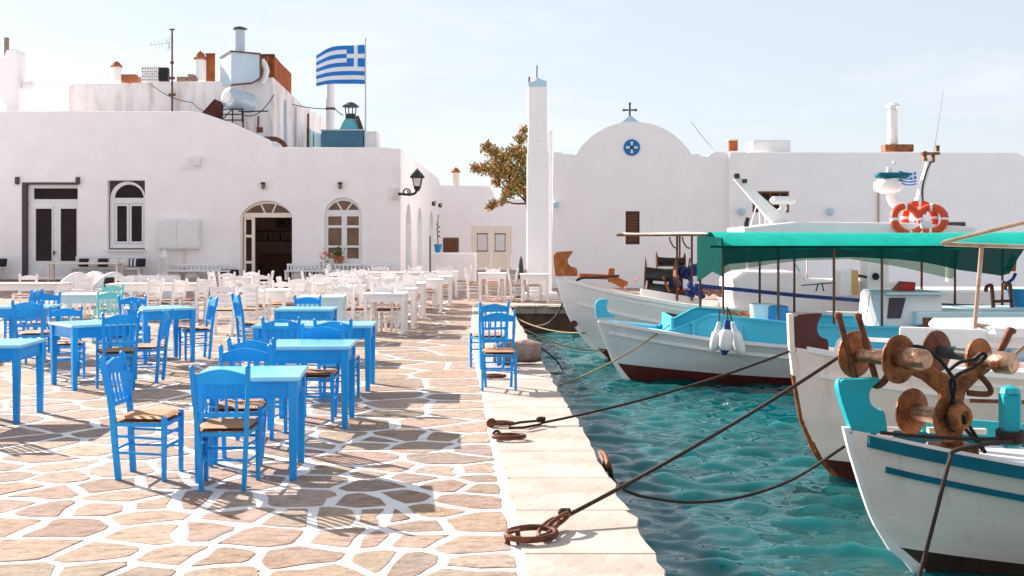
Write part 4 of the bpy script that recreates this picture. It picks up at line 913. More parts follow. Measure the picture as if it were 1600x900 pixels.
b = MB(); b.tube(sag((wx(300, 45.7), 45.7, wz(160, 45.7)), (wx(236, 45.7), 45.7, wz(132, 45.7)), .15, 10) [::-1] + sag((wx(300, 45.7), 45.7, wz(160, 45.7)), (wx(345, 45.7), 45.7, wz(166, 45.7)), .3, 8)[1:], .015, 5); b.tube(sag((wx(382, 44.8), 44.8, wz(180, 44.8)), (wx(428, 44.8), 44.8, wz(148, 44.8)), .3, 10), .02, 5); top('roof_cable', 'slack dark cables along the stained upper wall', 'cable', b, M['iron_dark'])
# white flue column, teal roof box with hood, flag pole
d = 50; x = wx(516.5, d); b = MB(); b.lathe([(.19, 0), (.19, wz(128, d) - wz(205, d)), (.22, wz(128, d) - wz(205, d)), (.22, wz(125, d) - wz(205, d))], (x, d, wz(205, d)), n=18); o = top('flue_column', 'tall round white flue column behind the flag', 'chimney', b, M['white'], smooth=40)
b = MB(); b.lathe([(.2, 0), (.21, .02), (.21, .09), (.2, .1)], (x, d, wz(172, d)), n=18); sub(o, 'band', b, M['rust'])
b = MB(); b.tube(sag((wx(457, d), d, wz(163, d)), (x - .2, d, wz(170, d)), .05), .02, 5); b.tube(sag((x + .2, d, wz(170, d)), (wx(536, 45), 45, wz(180, 45)), .03), .02, 5); sub(o, 'stay_wire', b, M['rust'])
d = 43.2; tb = thing('roof_box', 'slate teal metal box on the taverna roof with a patina vent cowl', 'vent', (wx(540, d), d, wz(231, d)))
b = MB(); b.box(((wx(502, d) + wx(567, d)) / 2, d + .5, (wz(232, d) + wz(204, d)) / 2), (wx(567, d) - wx(502, d), 1.0, wz(204, d) - wz(232, d)), bev=.02); sub(tb, 'box_front', b, M['box_teal'])
b = MB(); b.box(((wx(568.5, d) + wx(589, d)) / 2, d + .55, (wz(232, d) + wz(205, d)) / 2), (wx(589, d) - wx(568.5, d), 1.0, wz(205, d) - wz(232, d)), bev=.02); sub(tb, 'side_panel', b, M['plaster_old'])
b = MB(); b.box(((wx(502, d) + wx(567, d)) / 2, d + .5, wz(203, d)), (wx(567, d) - wx(502, d) + .06, 1.06, .05)); sub(tb, 'lid', b, M['galv'])
x = wx(545, d); b = MB(); b.lathe([(.42, 0), (.40, .1), (.30, .32), (.22, .44)], (x, d + .5, wz(202.5, d)), n=16); sub(tb, 'cowl', b, M['teal_lt'], smooth=40)
b = MB(); b.lathe([(.2, .44), (.2, .64)], (x, d + .5, wz(202.5, d)), n=14); b.lathe([(.32, .90), (.32, .93), (.14, 1.06), (0, 1.1)], (x, d + .5, wz(202.5, d)), n=16)
for k in range(4): a = k * 1.57 + .5; b.tube([(x + .19 * math.cos(a), d + .5 + .19 * math.sin(a), wz(202.5, d) + .62), (x + .22 * math.cos(a), d + .5 + .22 * math.sin(a), wz(202.5, d) + .91)], .02, 4)
sub(tb, 'vent_cap', b, M['iron_dark'])
b = MB(); b.tube(spline([(wx(556, d), d + .3, wz(180, d)), (wx(560, d), d + .3, wz(190, d)), (wx(564, d), d + .3, wz(202, d))]), .07, 8); sub(tb, 'vent_pipe', b, M['rust'])
b = MB(); b.box(((wx(488, d) + wx(500, d)) / 2, d + .6, (wz(230, d) + wz(207, d)) / 2), (.28, .6, .55), bev=.02); b.box((wx(485.5, d), d + .5, wz(216, d)), (.06, .5, .6)); top('roof_cupboard', 'small pale cupboard beside the teal roof box', 'cupboard', b, M['palecyan'])
d = 42.6; xp = wx(571, d); fp = thing('flag', 'blue and white striped flag with a white cross flying from a roof pole', 'flag', (xp, d, wz(231, d)))
b = MB(); b.tube([(xp, d, wz(232, d)), (xp, d, wz(63, d))], [.035, .025], 8); b.lathe([(.03, 0), (.04, .04), (.02, .09), (0, .1)], (xp, d, wz(63, d)), n=8); sub(fp, 'pole', b, M['galv'])
fl_w = xp - wx(494, d)
def flag_pt(u, v, off=0.0, x_=None):                   # u from the pole, v down
    ph = u * 6.3 - .6; y_ = .22 * u * math.sin(ph * 1.25) + .05 * math.sin(9 * u + 3 * v)
    sx = xp - .03 - fl_w * (u - .035 * u * v * math.sin(3 * u)); zt_ = wz(70, d) - .30 * u * u + .07 * math.sin(4.2 * u) * u; zb_ = wz(131.5, d) + .06 * math.sin(5 * u) * u
    return (sx, d + y_ * 1.1 + off, zt_ + (zb_ - zt_) * v)
def flag_cloth(parent, fpt, blue, white):
    for kk, (mm, nm) in enumerate(((blue, 'blue_stripes'), (white, 'white_stripes'))):
        b = MB()
        nu = 54
        for s_ in range(9):
            for i in range(nu):
                u0, u1 = i / nu, (i + 1) / nu
                for q in range(2):
                    v0, v1 = (s_ + q / 2) / 9, (s_ + q / 2 + .5) / 9; um, vm = (u0 + u1) / 2, (v0 + v1) / 2
                    if um < .37 and vm < 5 / 9:
                        w_ = abs(um - .185) < .037 or abs(vm - 2.5 / 9) < .5 / 9
                    else: w_ = s_ % 2 == 1
                    if w_ == bool(kk):
                        b.add([fpt(u0, v0), fpt(u1, v0), fpt(u1, v1), fpt(u0, v1)], [(0, 1, 2, 3)])
        sub(parent, nm, b, mm, smooth=180, weld=.001)
flag_cloth(fp, flag_pt, M['flag_blue'], M['flag_white'])
# belfry fragment at the photo edge
d = 44; bl = thing('belfry', 'pale stepped belfry at the photo edge above the taverna roof', 'tower', (wx(8, d), d, 5.9))
b = MB(); b.prism([[(wx(-40, d), 5.6), (wx(27, d), 5.6), (wx(27, d), wz(82, d)), (wx(24, d), wz(76, d)), (wx(10, d), wz(78, d)), (wx(5, d), wz(92, d)), (wx(-40, d), wz(92, d))], arch_loop(wx(-32, d), wx(9, d), 5.9, wz(166, d), wz(152, d))], .8, facing(d)); sub(bl, 'wall', b, M['plaster'], bevel=.03)
b = MB(); b.lathe([(0, 0), (.16, .1), (.2, .4), (.12, .45)], (wx(27, d), d + .4, wz(133, d)), axis=(1, 0, 0), n=12); sub(bl, 'spout', b, M['plaster'], smooth=40)
b = MB(); b.box((wx(5, d), d + .3, wz(75, d)), (.14, .14, .9)); sub(bl, 'post', b, M['stone_blk'])

# ---------------------------------------------------------------- alley end: cream door, low wall, small things
AY = 63.0
al = thing('alley_house', 'low white house closing the alley with a cream double door', 'building', (wx(755, AY), AY, 0))
dr = rect(wx(736, AY), wx(799, AY), 0.02, wz(354, AY)); sw = rect(wx(692.5, AY), wx(716.5, AY), wz(394.5, AY), wz(371.5, AY))
b = MB(); b.prism([[(-6.5, -.05), (dr[0][0], -.05)] + [dr[0], dr[3], dr[2], dr[1]] + [(dr[1][0], -.05), (7, -.05), (7, wz(312, AY)), (wx(775, AY), wz(311, AY)), (wx(770, AY), wz(300, AY)), (wx(765, AY), wz(291, AY)), (-6.5, wz(288, AY))], sw], .35, facing(AY)); sub(al, 'wall', b, M['plaster'], bevel=.03)
b = MB(); b.box((1, AY + 4.4, 3.3), (14, 8, .2)); sub(al, 'roof', b, M['plaster'])
y = AY + .08; xm = (dr[0][0] + dr[1][0]) / 2
b = MB(); ring(b, rect(dr[0][0] + .01, dr[1][0] - .01, .03, dr[2][1] - .01), rect(dr[0][0] + .12, dr[1][0] - .12, .05, dr[2][1] - .14), y, .12); sub(al, 'door_frame', b, M['cream'])
for a, c in ((dr[0][0] + .125, xm - .005), (xm + .005, dr[1][0] - .125)):
    g0, g1 = a + .18, c - .18; b = MB(); ring(b, rect(a, c, .06, dr[2][1] - .15), rect(g0, g1, .95, dr[2][1] - .35), y + .02, .06); lf = sub(al, 'door_leaf', b, M['cream'])
    b = MB(); b.prism([rect(g0, g1, .95, dr[2][1] - .35)], .02, facing(y + .05)); sub(lf, 'pane', b, M['cushion'])
    b = MB()
    for s_ in (g0 + .04, g1 - .04): b.box((s_, y + .045, (.95 + dr[2][1] - .35) / 2), (.02, .012, dr[2][1] - 1.35))
    for z in (1.0, dr[2][1] - .4): b.box(((g0 + g1) / 2, y + .045, z), (g1 - g0, .012, .05))
    sub(lf, 'grille', b, M['iron_dark'])
b = MB(); ring(b, inset(sw, .003), inset(sw, .12), AY - .03, .12); sf = sub(al, 'shutter_frame', b, M['wood'])
z0, z1 = sw[0][1] + .13, sw[2][1] - .13
for k in range(7): b = MB(); b.box(((sw[0][0] + sw[1][0]) / 2, AY + .02, z0 + (z1 - z0) * (k + .5) / 7), (sw[1][0] - sw[0][0] - .25, .03, (z1 - z0) / 7 * .86)); sub(sf, 'slat', b, M['wood'])
b = MB(); b.prism([rect(sw[0][0] + .12, sw[1][0] - .12, z0 - .02, z1 + .02)], .02, facing(AY + .05)); sub(sf, 'backing', b, M['maroon'])
o = pot(712, 290, 261, 15, 'cream chimney pot with a round brown top above the alley house', 63.4, m='cream')
b = MB(); b.box(((wx(673, 45) + wx(744, 45)) / 2, 45.2, .58), (wx(744, 45) - wx(673, 45), .4, 1.16), bev=.04); top('low_wall', 'low white wall in the alley with a flower pot at its end', 'wall', b, M['plaster'])
b = MB(); b.lathe([(.10, 0), (.16, .30), (.175, .32)], (wx(684, 45), 45.15, 1.165), n=12); o = top('plant_pot', 'blue flower pot with a bare stem on the low white wall', 'pot', b, M['bucket'])
b = MB(); b.tube([(wx(684, 45), 45.15, 1.4), (wx(683, 45), 45.15, 2.0), (wx(684.5, 45), 45.15, wz(335, 45))], .02, 5)
for k in range(9): z = 1.75 + .06 * k; b.add([(wx(684, 45) + .1 * math.cos(k * 2), 45.15 + .1 * math.sin(k * 2), z), (wx(684, 45), 45.15, z + .03), (wx(684, 45) + .05 * math.cos(k * 2 + 1), 45.15, z + .12)], [(0, 1, 2)])
sub(o, 'stem', b, M['leaf'])
b = MB(); b.tube([(wx(672, 44.5), 44.5, .02), (wx(672, 44.5), 44.5, 1.8)], .03, 6); top('drain_pipe', 'thin dark pipe standing at the end of the low wall', 'pipe', b, M['iron_dark'])
# closed parasol by the tower
x, yq = wx(814, 33.5), 33.5; o = thing('closed_parasol', 'closed dark parasol standing before the cream door', 'parasol', (x, yq, .014))
b = MB(); b.tube([(x, yq, .014), (x, yq, 1.15)], .025, 8); b.lathe([(.2, 0), (.2, .05), (.05, .08)], (x, yq, .014), n=12); sub(o, 'pole', b, M['wood'])
b = MB(); b.lathe([(.07, .55), (.10, .62), (.075, .9), (.05, 1.12), (.02, 1.2), (0, 1.24)], (x, yq, 0), n=9); sub(o, 'canopy', b, M['iron_dark'])

# ---------------------------------------------------------------- bell tower pillar
d = 33.0; tx = lambda p: wx(p, d); tz = lambda p: wz(p, d)
tw = thing('tower_pillar', 'tall slender white square pillar with a pale blue broken top', 'tower', (tx(841), d, 0))
def block(mb, xa, xb, z0, z1, dep, y0=d): mb.box(((xa + xb) / 2, y0 + dep / 2, (z0 + z1) / 2), (xb - xa, dep, z1 - z0), bev=.02)
b = MB(); block(b, tx(823.5), tx(857), -.05, tz(238), .62); sub(tw, 'lower_shaft', b, M['plaster_cool'])
b = MB(); block(b, tx(824.8), tx(855), tz(238), tz(220), .58); sub(tw, 'neck_band', b, M['plaster_cool'])
b = MB(); block(b, tx(825.5), tx(854.5), tz(220.3), tz(135), .55); sub(tw, 'upper_shaft', b, M['plaster_cool'])
b = MB(); b.prism([[(tx(826), tz(135.3)), (tx(854.3), tz(135.3)), (tx(854.3), tz(126)), (tx(847), tz(124.5)), (tx(842), tz(121)), (tx(838), tz(120.5)), (tx(837), tz(126)), (tx(831), tz(127.5)), (tx(826), tz(128))]], .53, facing(d + .01)); sub(tw, 'broken_top', b, M['tower_blue'], bevel=.02)
b = MB(); b.box((tx(827), d + .1, tz(127)), (.05, .05, .28)); sub(tw, 'brick_stub', b, M['terracotta'])
b = MB(); b.tube([(tx(839), d + .25, tz(122)), (tx(839.5), d + .25, tz(100))], .018, 6); sub(tw, 'rod', b, M['iron_dark'])
b = MB(); block(b, tx(816), tx(872), -.05, .16, 1.0, d - .2); sub(tw, 'plinth', b, M['plaster'])

# ---------------------------------------------------------------- chapel with barrel vault
CY = 40.0; cx_ = lambda p: wx(p, CY); cz_ = lambda p: wz(p, CY)
ch = thing('chapel', 'white vaulted chapel with a round blue medallion and a stone cross', 'church', (cx_(985), CY, 0))
ccx, ra, zc, = cx_(990), (cx_(1081) - cx_(899)) / 2, cz_(241.5)
h_ = cz_(190) - zc; rr = (ra * ra + h_ * h_) / (2 * h_); a_ = math.asin(ra / rr); czc = cz_(190) - rr
arc = [(ccx + rr * math.sin(t), czc + rr * math.cos(t)) for t in np.linspace(a_, -a_, 30)]
o1 = [(cx_(862), -.1), (cx_(1139), -.1), (cx_(1139), cz_(242)), (cx_(1134), cz_(236.5)), (cx_(1118), cz_(237)), (cx_(1110), cz_(240.5)), (cx_(1105), cz_(244.5)), (cx_(1096), cz_(244.5)), (cx_(1092), cz_(240.5))] + arc + [(cx_(888), cz_(241)), (cx_(880), cz_(240)), (cx_(876), cz_(238)), (cx_(864), cz_(238))]
wn_ = rect(cx_(977.5), cx_(999.5), cz_(382), cz_(330))
b = MB(); b.prism([o1, wn_], .5, facing(CY)); sub(ch, 'wall', b, M['plaster_cool'], bevel=.03, seg=2)
b = MB(); b.prism([arc + [(ccx - ra, 3.5), (ccx + ra, 3.5)]], 9, facing(CY + .45)); sub(ch, 'vault', b, M['plaster_cool'], smooth=30)
b = MB(); b.box(((cx_(862) + cx_(1139)) / 2, CY + 4.8, 2.2), (cx_(1139) - cx_(862) - .3, 9, 4.5)); sub(ch, 'nave', b, M['plaster_cool'])
x = cx_(985); b = MB(); b.prism([[(x - .44, cz_(193.5)), (x + .44, cz_(194)), (x + .32, cz_(190)), (x + .16, cz_(185)), (x + .06, cz_(180.5)), (x - .06, cz_(180.5)), (x - .16, cz_(185)), (x - .3, cz_(189.5))]], .3, facing(CY + .06)); sub(ch, 'cross_base', b, M['tower_blue'], bevel=.02)
b = MB(); y = CY + .2; b.box((x, y, cz_(171)), (.06, .06, cz_(161.5) - cz_(181))); b.box((x - .135, y, cz_(171)), (.19, .055, .055)); b.box((x + .135, y, cz_(171)), (.19, .055, .055))
for a, c in ((-.21, 0), (.21, 0), (0, cz_(161) - cz_(171))): b.lathe([(0, -.05), (.04, -.03), (.052, 0), (.04, .03), (0, .05)], (x + a, y, cz_(171) + c), axis=(0, 1, 0), n=10)
sub(ch, 'cross', b, M['taupe'])
x, z = cx_(987), cz_(230.5); b = MB(); b.lathe([(.285, 0), (.285, .05), (.25, .06), (0, .06)], (x, CY + .01, z), axis=(0, -1, 0), n=28); md = sub(ch, 'medallion', b, M['medal_blue'])
b = MB()
for k in range(4):
    a = k * math.pi / 2; dx, dz = math.cos(a), math.sin(a); b.prism([[(x + dx * .05 - dz * .022, z + dz * .05 + dx * .022), (x + dx * .05 + dz * .022, z + dz * .05 - dx * .022), (x + dx * .2 + dz * .045, z + dz * .2 - dx * .045), (x + dx * .2 - dz * .045, z + dz * .2 + dx * .045)]], .02, facing(CY - .065))
sub(md, 'white_cross', b, M['white'])
b = MB(); b.lathe([(.06, 0), (.06, .03), (0, .03)], (x, CY - .05, z), axis=(0, -1, 0), n=12); sub(md, 'boss', b, M['black'])
b = MB(); ring(b, inset(wn_, .004), inset(wn_, .055), CY + .03, .1); wf = sub(ch, 'window_frame', b, M['maroon'])
b = MB(); b.prism([inset(wn_, .055)], .02, facing(CY + .09)); sub(wf, 'shutter', b, M['wood'])
for k in range(10): b = MB(); b.box(((wn_[0][0] + wn_[1][0]) / 2, CY + .075, wn_[0][1] + .1 + k * (wn_[2][1] - wn_[0][1] - .2) / 9), (.36, .03, .035)); sub(wf, 'slat', b, M['maroon'])
b = MB(); b.box((cx_(978.5), CY - .05, cz_(374)), (.05, .1, .05)); 
b = MB(); b.box((tx(861), 34.6, 2.45), (.17, .3, 5.0), bev=.02); top('white_pilaster', 'narrow bright white pilaster between the pillar and the chapel', 'pilaster', b, M['white'])
b = MB(); b.lathe([(.03, 0), (.10, .05), (.12, .18), (.06, .22)], (cx_(868), CY - .15, cz_(325)), n=10); b.box((cx_(868), CY - .06, cz_(320)), (.05, .12, .05)); top('wall_sconce', 'pale blue wall lamp on the chapel beside the white pilaster', 'lamp', b, M['sconce'], 'pale blue wall lamps')

# ---------------------------------------------------------------- long house beside the chapel
HY2 = 39.7; hx = lambda p: wx(p, HY2); hz = lambda p: wz(p, HY2)
lh = thing('quay_house', 'long flat roofed white house beside the chapel', 'building', (hx(1350), HY2, 0))
w1 = rect(hx(1176), hx(1233), hz(332), hz(299)); w2 = rect(hx(1478), hx(1509), hz(380), hz(347)); w3 = rect(hx(1276), hx(1311), hz(380), hz(348))
b = MB(); b.prism([[(hx(1139.5), -.1), (hx(1604), -.1), (hx(1604), hz(252)), (hx(1598), hz(243)), (hx(1588), hz(238)), (hx(1142), hz(237.5)), (hx(1139.5), hz(240))], w1, w2, w3], .5, facing(HY2)); sub(lh, 'wall', b, M['plaster_cool'], bevel=.04, seg=2)
b = MB(); b.box(((hx(1140) + hx(1603)) / 2, HY2 + 5.3, 2.2), (hx(1603) - hx(1140), 9.6, 4.6)); sub(lh, 'rear_block', b, M['plaster_cool'])
b = MB(); ring(b, inset(w1, .004), inset(w1, .06), HY2 + .02, .1); wf = sub(lh, 'window_frame', b, M['wood'])
b = MB(); b.prism([inset(w1, .05)], .02, facing(HY2 + .09)); sub(wf, 'pane', b, M['glass_dark'])
for p in (1189, 1204, 1219): b = MB(); b.box((hx(p), HY2 + .05, (w1[0][1] + w1[2][1]) / 2), (.06, .06, w1[2][1] - w1[0][1] - .1)); sub(wf, 'glazing_bar', b, M['wood'])
b = MB(); b.box(((w1[0][0] + w1[1][0]) / 2, HY2 + .045, hz(314)), (1.2, .05, .05)); sub(wf, 'glazing_bar', b, M['wood'])
for w_ in (w2, w3):
    b = MB(); ring(b, inset(w_, .004), inset(w_, .08), HY2 + .02, .1); wf = sub(lh, 'window_frame', b, M['taupe'])
    b = MB(); b.prism([inset(w_, .06)], .02, facing(HY2 + .09)); sub(wf, 'pane', b, M['glass_brown'])
for p, l in ((1157, 'beside the dark four pane window'), (1295, 'in the middle of the long house wall')):
    b = MB(); b.lathe([(.03, 0), (.12, .06), (.15, .2), (.07, .26)], (hx(p), HY2 - .16, hz(337)), n=10); b.box((hx(p), HY2 - .07, hz(328)), (.05, .14, .05)); top('wall_sconce', 'pale blue wall lamp ' + l, 'lamp', b, M['sconce'], 'pale blue wall lamps')
d = 40.6; x = wx(1395, d); o = thing('white_chimney', 'tall white chimney with a capped top on a rusty base', 'chimney', (x, d, wz(238, d)))
b = MB(); b.lathe([(.17, 0), (.165, wz(172, d) - wz(226, d))], (x, d, wz(226, d)), n=14); sub(o, 'pipe', b, M['plaster_old'], smooth=40)
b = MB(); b.box((wx(1402, d), d, wz(232, d)), (1.0, .5, .26), bev=.02); sub(o, 'base', b, M['rust_lt'])
b = MB(); b.lathe([(.27, 0), (.25, .05), (.1, .15), (0, .17)], (x, d, wz(167, d)), n=14); b.lathe([(.12, -.1), (.12, .0)], (x, d, wz(167, d)), n=8); sub(o, 'rain_cap', b, M['white'])
b = MB(); b.box((wx(1206, d), d + .6, wz(228, d)), (1.35, 1.2, .42), bev=.03); top('roof_tank', 'white box tank on the roof of the long house', 'tank', b, M['white'])
b = MB(); b.box((wx(1145, d), d, wz(228, d)), (.3, .3, .36), bev=.01); o = top('roof_pot', 'short rusty square pot on the roof next to the chapel', 'chimney', b, M['rust_sheet'])
b = MB(); b.box((wx(1145, d), d, wz(219, d)), (.38, .38, .05)); sub(o, 'cap', b, M['white'])
b = MB(); b.tube([(hx(1372), HY2 - .05, .02), (hx(1372), HY2 - .05, hz(300))], .03, 6); top('wall_pipe', 'thin upright pipe on the long house wall', 'pipe', b, M['steel_pole'])
b = MB(); b.tube(sag((wx(1080, 40.3), 40.3, wz(190, 40.3)), (wx(1120, 40.3), 40.3, wz(238, 40.3)), .05), .012, 4); top('guy_wire', 'thin guy wire slanting above the chapel roof', 'wire', b, M['galv'])

# ---------------------------------------------------------------- bougainvillea behind the pillar
tr = thing('bougainvillea_tree', 'leafy climbing tree with rust orange bracts behind the white pillar', 'tree', (wx(828, 36), 36, .014))
d = 36
trunk = [Vector((wx(826, d), d, .014)), Vector((wx(827, d), d, 1.4)), Vector((wx(824, d), d, wz(318, d))), Vector((wx(815, d), d, wz(296, d)))]
limbs = [[trunk[2], (wx(806, d), d - .1, wz(300, d)), (wx(790, d), d - .2, wz(292, d)), (wx(772, d), d - .1, wz(272, d)), (wx(748, d), d, wz(262, d))],
         [trunk[3], (wx(800, d), d, wz(270, d)), (wx(785, d), d + .1, wz(248, d)), (wx(765, d), d, wz(232, d))],
         [trunk[3], (wx(814, d), d, wz(250, d)), (wx(812, d), d, wz(220, d)), (wx(818, d), d, wz(200, d))],
         [trunk[2], (wx(803, d), d, wz(318, d)), (wx(785, d), d - .1, wz(314, d)), (wx(768, d), d - .2, wz(324, d))],
         [trunk[3], (wx(796, d), d, wz(280, d)), (wx(790, d), d + .2, wz(262, d))]]
b = MB(); b.tube(spline(trunk, 4), .05, 7)
for L_ in limbs: sp = spline(L_, 5); b.tube(sp, [.035 * (1 - .75 * i / len(sp)) for i in range(len(sp))], 5)
sub(tr, 'trunk', b, M['trunk'])
lr = np.random.RandomState(3)
cl = [(808, 290, 16), (800, 268, 18), (782, 268, 16), (768, 262, 12), (752, 264, 8), (742, 263, 5), (786, 246, 13), (771, 238, 9), (758, 232, 6), (812, 240, 12), (815, 262, 14), (814, 218, 9), (818, 203, 6), (795, 300, 10), (786, 313, 6), (766, 322, 6), (772, 318, 5), (820, 280, 14), (822, 300, 8), (800, 236, 8), (776, 286, 6), (762, 226, 4), (818, 246, 10)]
for nm, mm, cnt, bias in (('crown', M['leaf'], 38, 0), ('blossom', M['leaf_rust'], 34, 1)):
    b = MB()
    for (px_, py_, rpx) in cl:
        if bias and px_ > 800 and lr.rand() < .3: continue
        c = dp(px_, py_, d); r = rpx / F * d
        for k in range(int(3.2 * cnt * (rpx / 9) ** 1.5) + 10):
            v = Vector(lr.randn(3)); v = v.normalized() * r * lr.rand() ** .6 * 1.2; p = c + v * Vector((1, 1.1, 1)) if False else c + Vector((v.x, v.y, v.z))
            a = Vector(lr.randn(3)).normalized(); e = a.cross(Vector(lr.randn(3))).normalized(); s_ = (.04 + .04 * lr.rand()) * (1.0 if not bias else .9)
            b.add([p, p + a * s_ + e * s_ * .45, p + a * s_ * 1.9, p + a * s_ - e * s_ * .45], [(0, 1, 2, 3)])
    sub(tr, nm, b, mm)
# ---------------------------------------------------------------- boats
class Boat:
    """wooden caique: bow at the local origin, stern along +x, +y away from us, z=0 at the water"""
    def __init__(s, name, label, origin, ang, stem, L, B, sheer, full=.5, zb=-.35, flare=.45):
        s.root = thing(name, label, 'boat', origin, R(ang), 'fishing boats moored at the quay'); s.root.location.z = WZ
        s.stem, s.L, s.B, s.sh, s.full, s.zb, s.flare = stem, L, B, sheer, full, zb, flare
        s.Minv = (Matrix.Translation(s.root.location) @ Matrix.Rotation(R(ang), 4, 'Z')).inverted()
    def zs(s, k): return float(np.interp(k, [p[0] for p in s.sh], [p[1] for p in s.sh]))
    def P(s, k, t, side=-1, out=0.0):
        zt = s.zs(k); z = s.zb + t * (zt - s.zb)
        u0 = float(np.interp(z, [p[0] for p in s.stem], [p[1] for p in s.stem])); u1 = s.L - .35 * (1 - t)
        u = u0 + k * (u1 - u0)
        x = k / s.full
        f = (1 - (1 - min(1, x)) ** 2.1) ** .8 if k < s.full else 1 - .45 * ((k - s.full) / (1 - s.full)) ** 2.2
        lo = .30 + .70 * min(1, max(0, t)) ** .62
        fl = 1 - s.flare * max(0, 1 - t) ** 1.2 * max(0, 1 - x)
        w = max(.028, s.B * f * lo * fl)
        return Vector((u, side * (w + out), z))
    def part(s, name, mb, m, parent=None, **kw): return mb.build(name, m, parent or s.root, **kw)
    def hull(s, m, mb_=None, t_line=None, plank=True):
        """hull, bottom paint below the boot line, inner bulwark"""
        nk = 44; ks = [(i / nk) ** 1.35 for i in range(nk + 1)]
        def shell(t0, t1, nt, side, out=0.0):
            b.grid(lambda i, j: s.P(ks[int(round(i * nk))], t0 + (t1 - t0) * j, side, out), nk, nt)
        b = MB(); tl = t_line
        for sd_ in (-1, 1):
            shell(tl, 1, 14, sd_)
        h = s.part('hull', b, m, smooth=30, weld=.0005)
        b = MB()
        for sd_ in (-1, 1): shell(0, tl, 4, sd_, -.003)
        if mb_: s.part('bottom_paint', b, mb_, smooth=30)
        b = MB()                                       # transom
        b.add([s.P(1, t, -1) for t in np.linspace(0, 1, 8)] + [s.P(1, t, 1) for t in np.linspace(0, 1, 8)], [(i, i + 1, i + 9, i + 8) for i in range(7)]); s.part('transom', b, m)
        return h
    def deck(s, m, drop, name='deck', k0=.0, k1=1, mi=None):
        b = MB(); n = 30
        ks = [k0 + (k1 - k0) * i / n for i in range(n + 1)]
        def q(k, side, dz, ins):
            p = s.P(k, 1, side); w = max(.0, abs(p.y) - ins); return Vector((p.x, side * w, p.z - dz))
        b.grid(lambda i, j: (lambda a: a.lerp(q(ks[int(round(i * n))], 1, drop, .03), j) + Vector((0, 0, .05 * (1 - (2 * j - 1) ** 2))))(q(ks[int(round(i * n))], -1, drop, .03)), n, 4)
        s.part(name, b, m, smooth=60)
        b = MB()
        for sd_ in (-1, 1): b.grid(lambda i, j: q(ks[int(round(i * n))], sd_, drop * j, .035), n, 1)
        s.part('bulwark', b, mi or m)
    def rail(s, m, name, dt, r, k0=0, k1=1, h=None, out=None, both=True, n=40, drop=0.0):
        """batten following the hull at level dt below the sheer (metres)"""
        for sd_ in ((-1, 1) if both else (-1,)):
            b = MB(); vs = []; N_ = n + 1; h_ = h or r
            for i in range(N_):
                k = k0 + (k1 - k0) * (i / n) ** 1.2; t = 1 - dt / (s.zs(k) - s.zb); p = s.P(k, t, sd_); o_ = r if out is None else out
                vs += [p + Vector((0, -sd_ * .02, h_)), p + Vector((0, sd_ * o_, h_ * .8)), p + Vector((0, sd_ * o_, -h_ * .8)), p + Vector((0, -sd_ * .02, -h_))]
            f = [(4 * i + a, 4 * i + (a + 1) % 4, 4 * i + 4 + (a + 1) % 4, 4 * i + 4 + a) for i in range(N_ - 1) for a in range(4)] + [(0, 1, 2, 3), tuple(range(4 * N_ - 4, 4 * N_))]
            b.add(vs, f); s.part(name, b, m, smooth=40)
    def stem_post(s, m, z0, z1, w=.05, out=.05, name='stem', inn=.10):
        """timber along the stem profile, proud of the hull"""
        zz = np.linspace(z0, z1, 16); b = MB(); vs = []
        ux_ = lambda z: float(np.interp(z, [p[0] for p in s.stem], [p[1] for p in s.stem]))
        for z in zz: u = ux_(z); vs += [(u - out, -w * .6, z), (u - out, w * .6, z), (u + inn, w, z), (u + inn, -w, z)]
        f = [(4 * i + a, 4 * i + (a + 1) % 4, 4 * i + 4 + (a + 1) % 4, 4 * i + 4 + a) for i in range(15) for a in range(4)] + [(0, 1, 2, 3), (60, 61, 62, 63)]
        b.add(vs, f); return s.part(name, b, m)
    def head(s, m, pts, th, name='stem_head', edge=None):
        """sawn stem head: outline in (u, z)"""
        b = MB(); b.prism([pts], th, lambda a, z, c: (a, c - th / 2, z)); h = s.part(name, b, m, bevel=.012, seg=2)
        return h
    def L_(s, px, py, d): return s.Minv @ dp(px, py, d)
def smooth_loop(ctrl, n=4): 
    """closed outline through control points; points given twice stay sharp"""
    out = []; N_ = len(ctrl)
    for i in range(N_):
        a, b_, c, d_ = (Vector(ctrl[(i + j - 1) % N_]) for j in range(4))
        for k in range(n):
            t = k / n; p = .5 * (2 * b_ + (c - a) * t + (2 * a - 5 * b_ + 4 * c - d_) * t * t + (3 * b_ - a - 3 * c + d_) * t ** 3)
            if not out or (Vector(out[-1]) - p).length > 1e-4: out.append((p.x, p.y))
    return out
def zl(py, d): return EYE - (py - HY) / F * d - WZ       # height above the water
def spool(bt, parent, c, ax, r, w, hub, m_disc, m_hub, n=22, discs=(True, True), dished=.03):
    """drum between two dished discs"""
    c = Vector(c); ax = Vector(ax).normalized()
    b = MB(); b.lathe([(hub, 0), (hub * .92, w * .3), (hub * .92, w * .7), (hub, w)], c, ax, 16); o = bt.part('drum', b, m_hub, parent, smooth=40)
    for q, sg in ((0, -1), (w, 1)):
        if not discs[0 if q == 0 else 1]: continue
        b = MB(); b.lathe([(hub * .8, q), (r * .55, q), (r * .93, q + sg * dished), (r, q + sg * dished), (r * 1.0, q + sg * (dished + .012)), (r * .9, q + sg * (dished + .012)), (r * .55, q + sg * .02), (hub * .8, q + sg * .02)], c, ax, n); bt.part('disc', b, m_disc, parent, smooth=40)

M['waterline'] = mat('fouled brown boot line', (.10, .05, .03), .6, (.05, .028, .02), 5, bump=.3)
M['net_pink'] = mat('pinkish net', (.55, .27, .19), .9, (.40, .17, .12), 20, bump=.8)
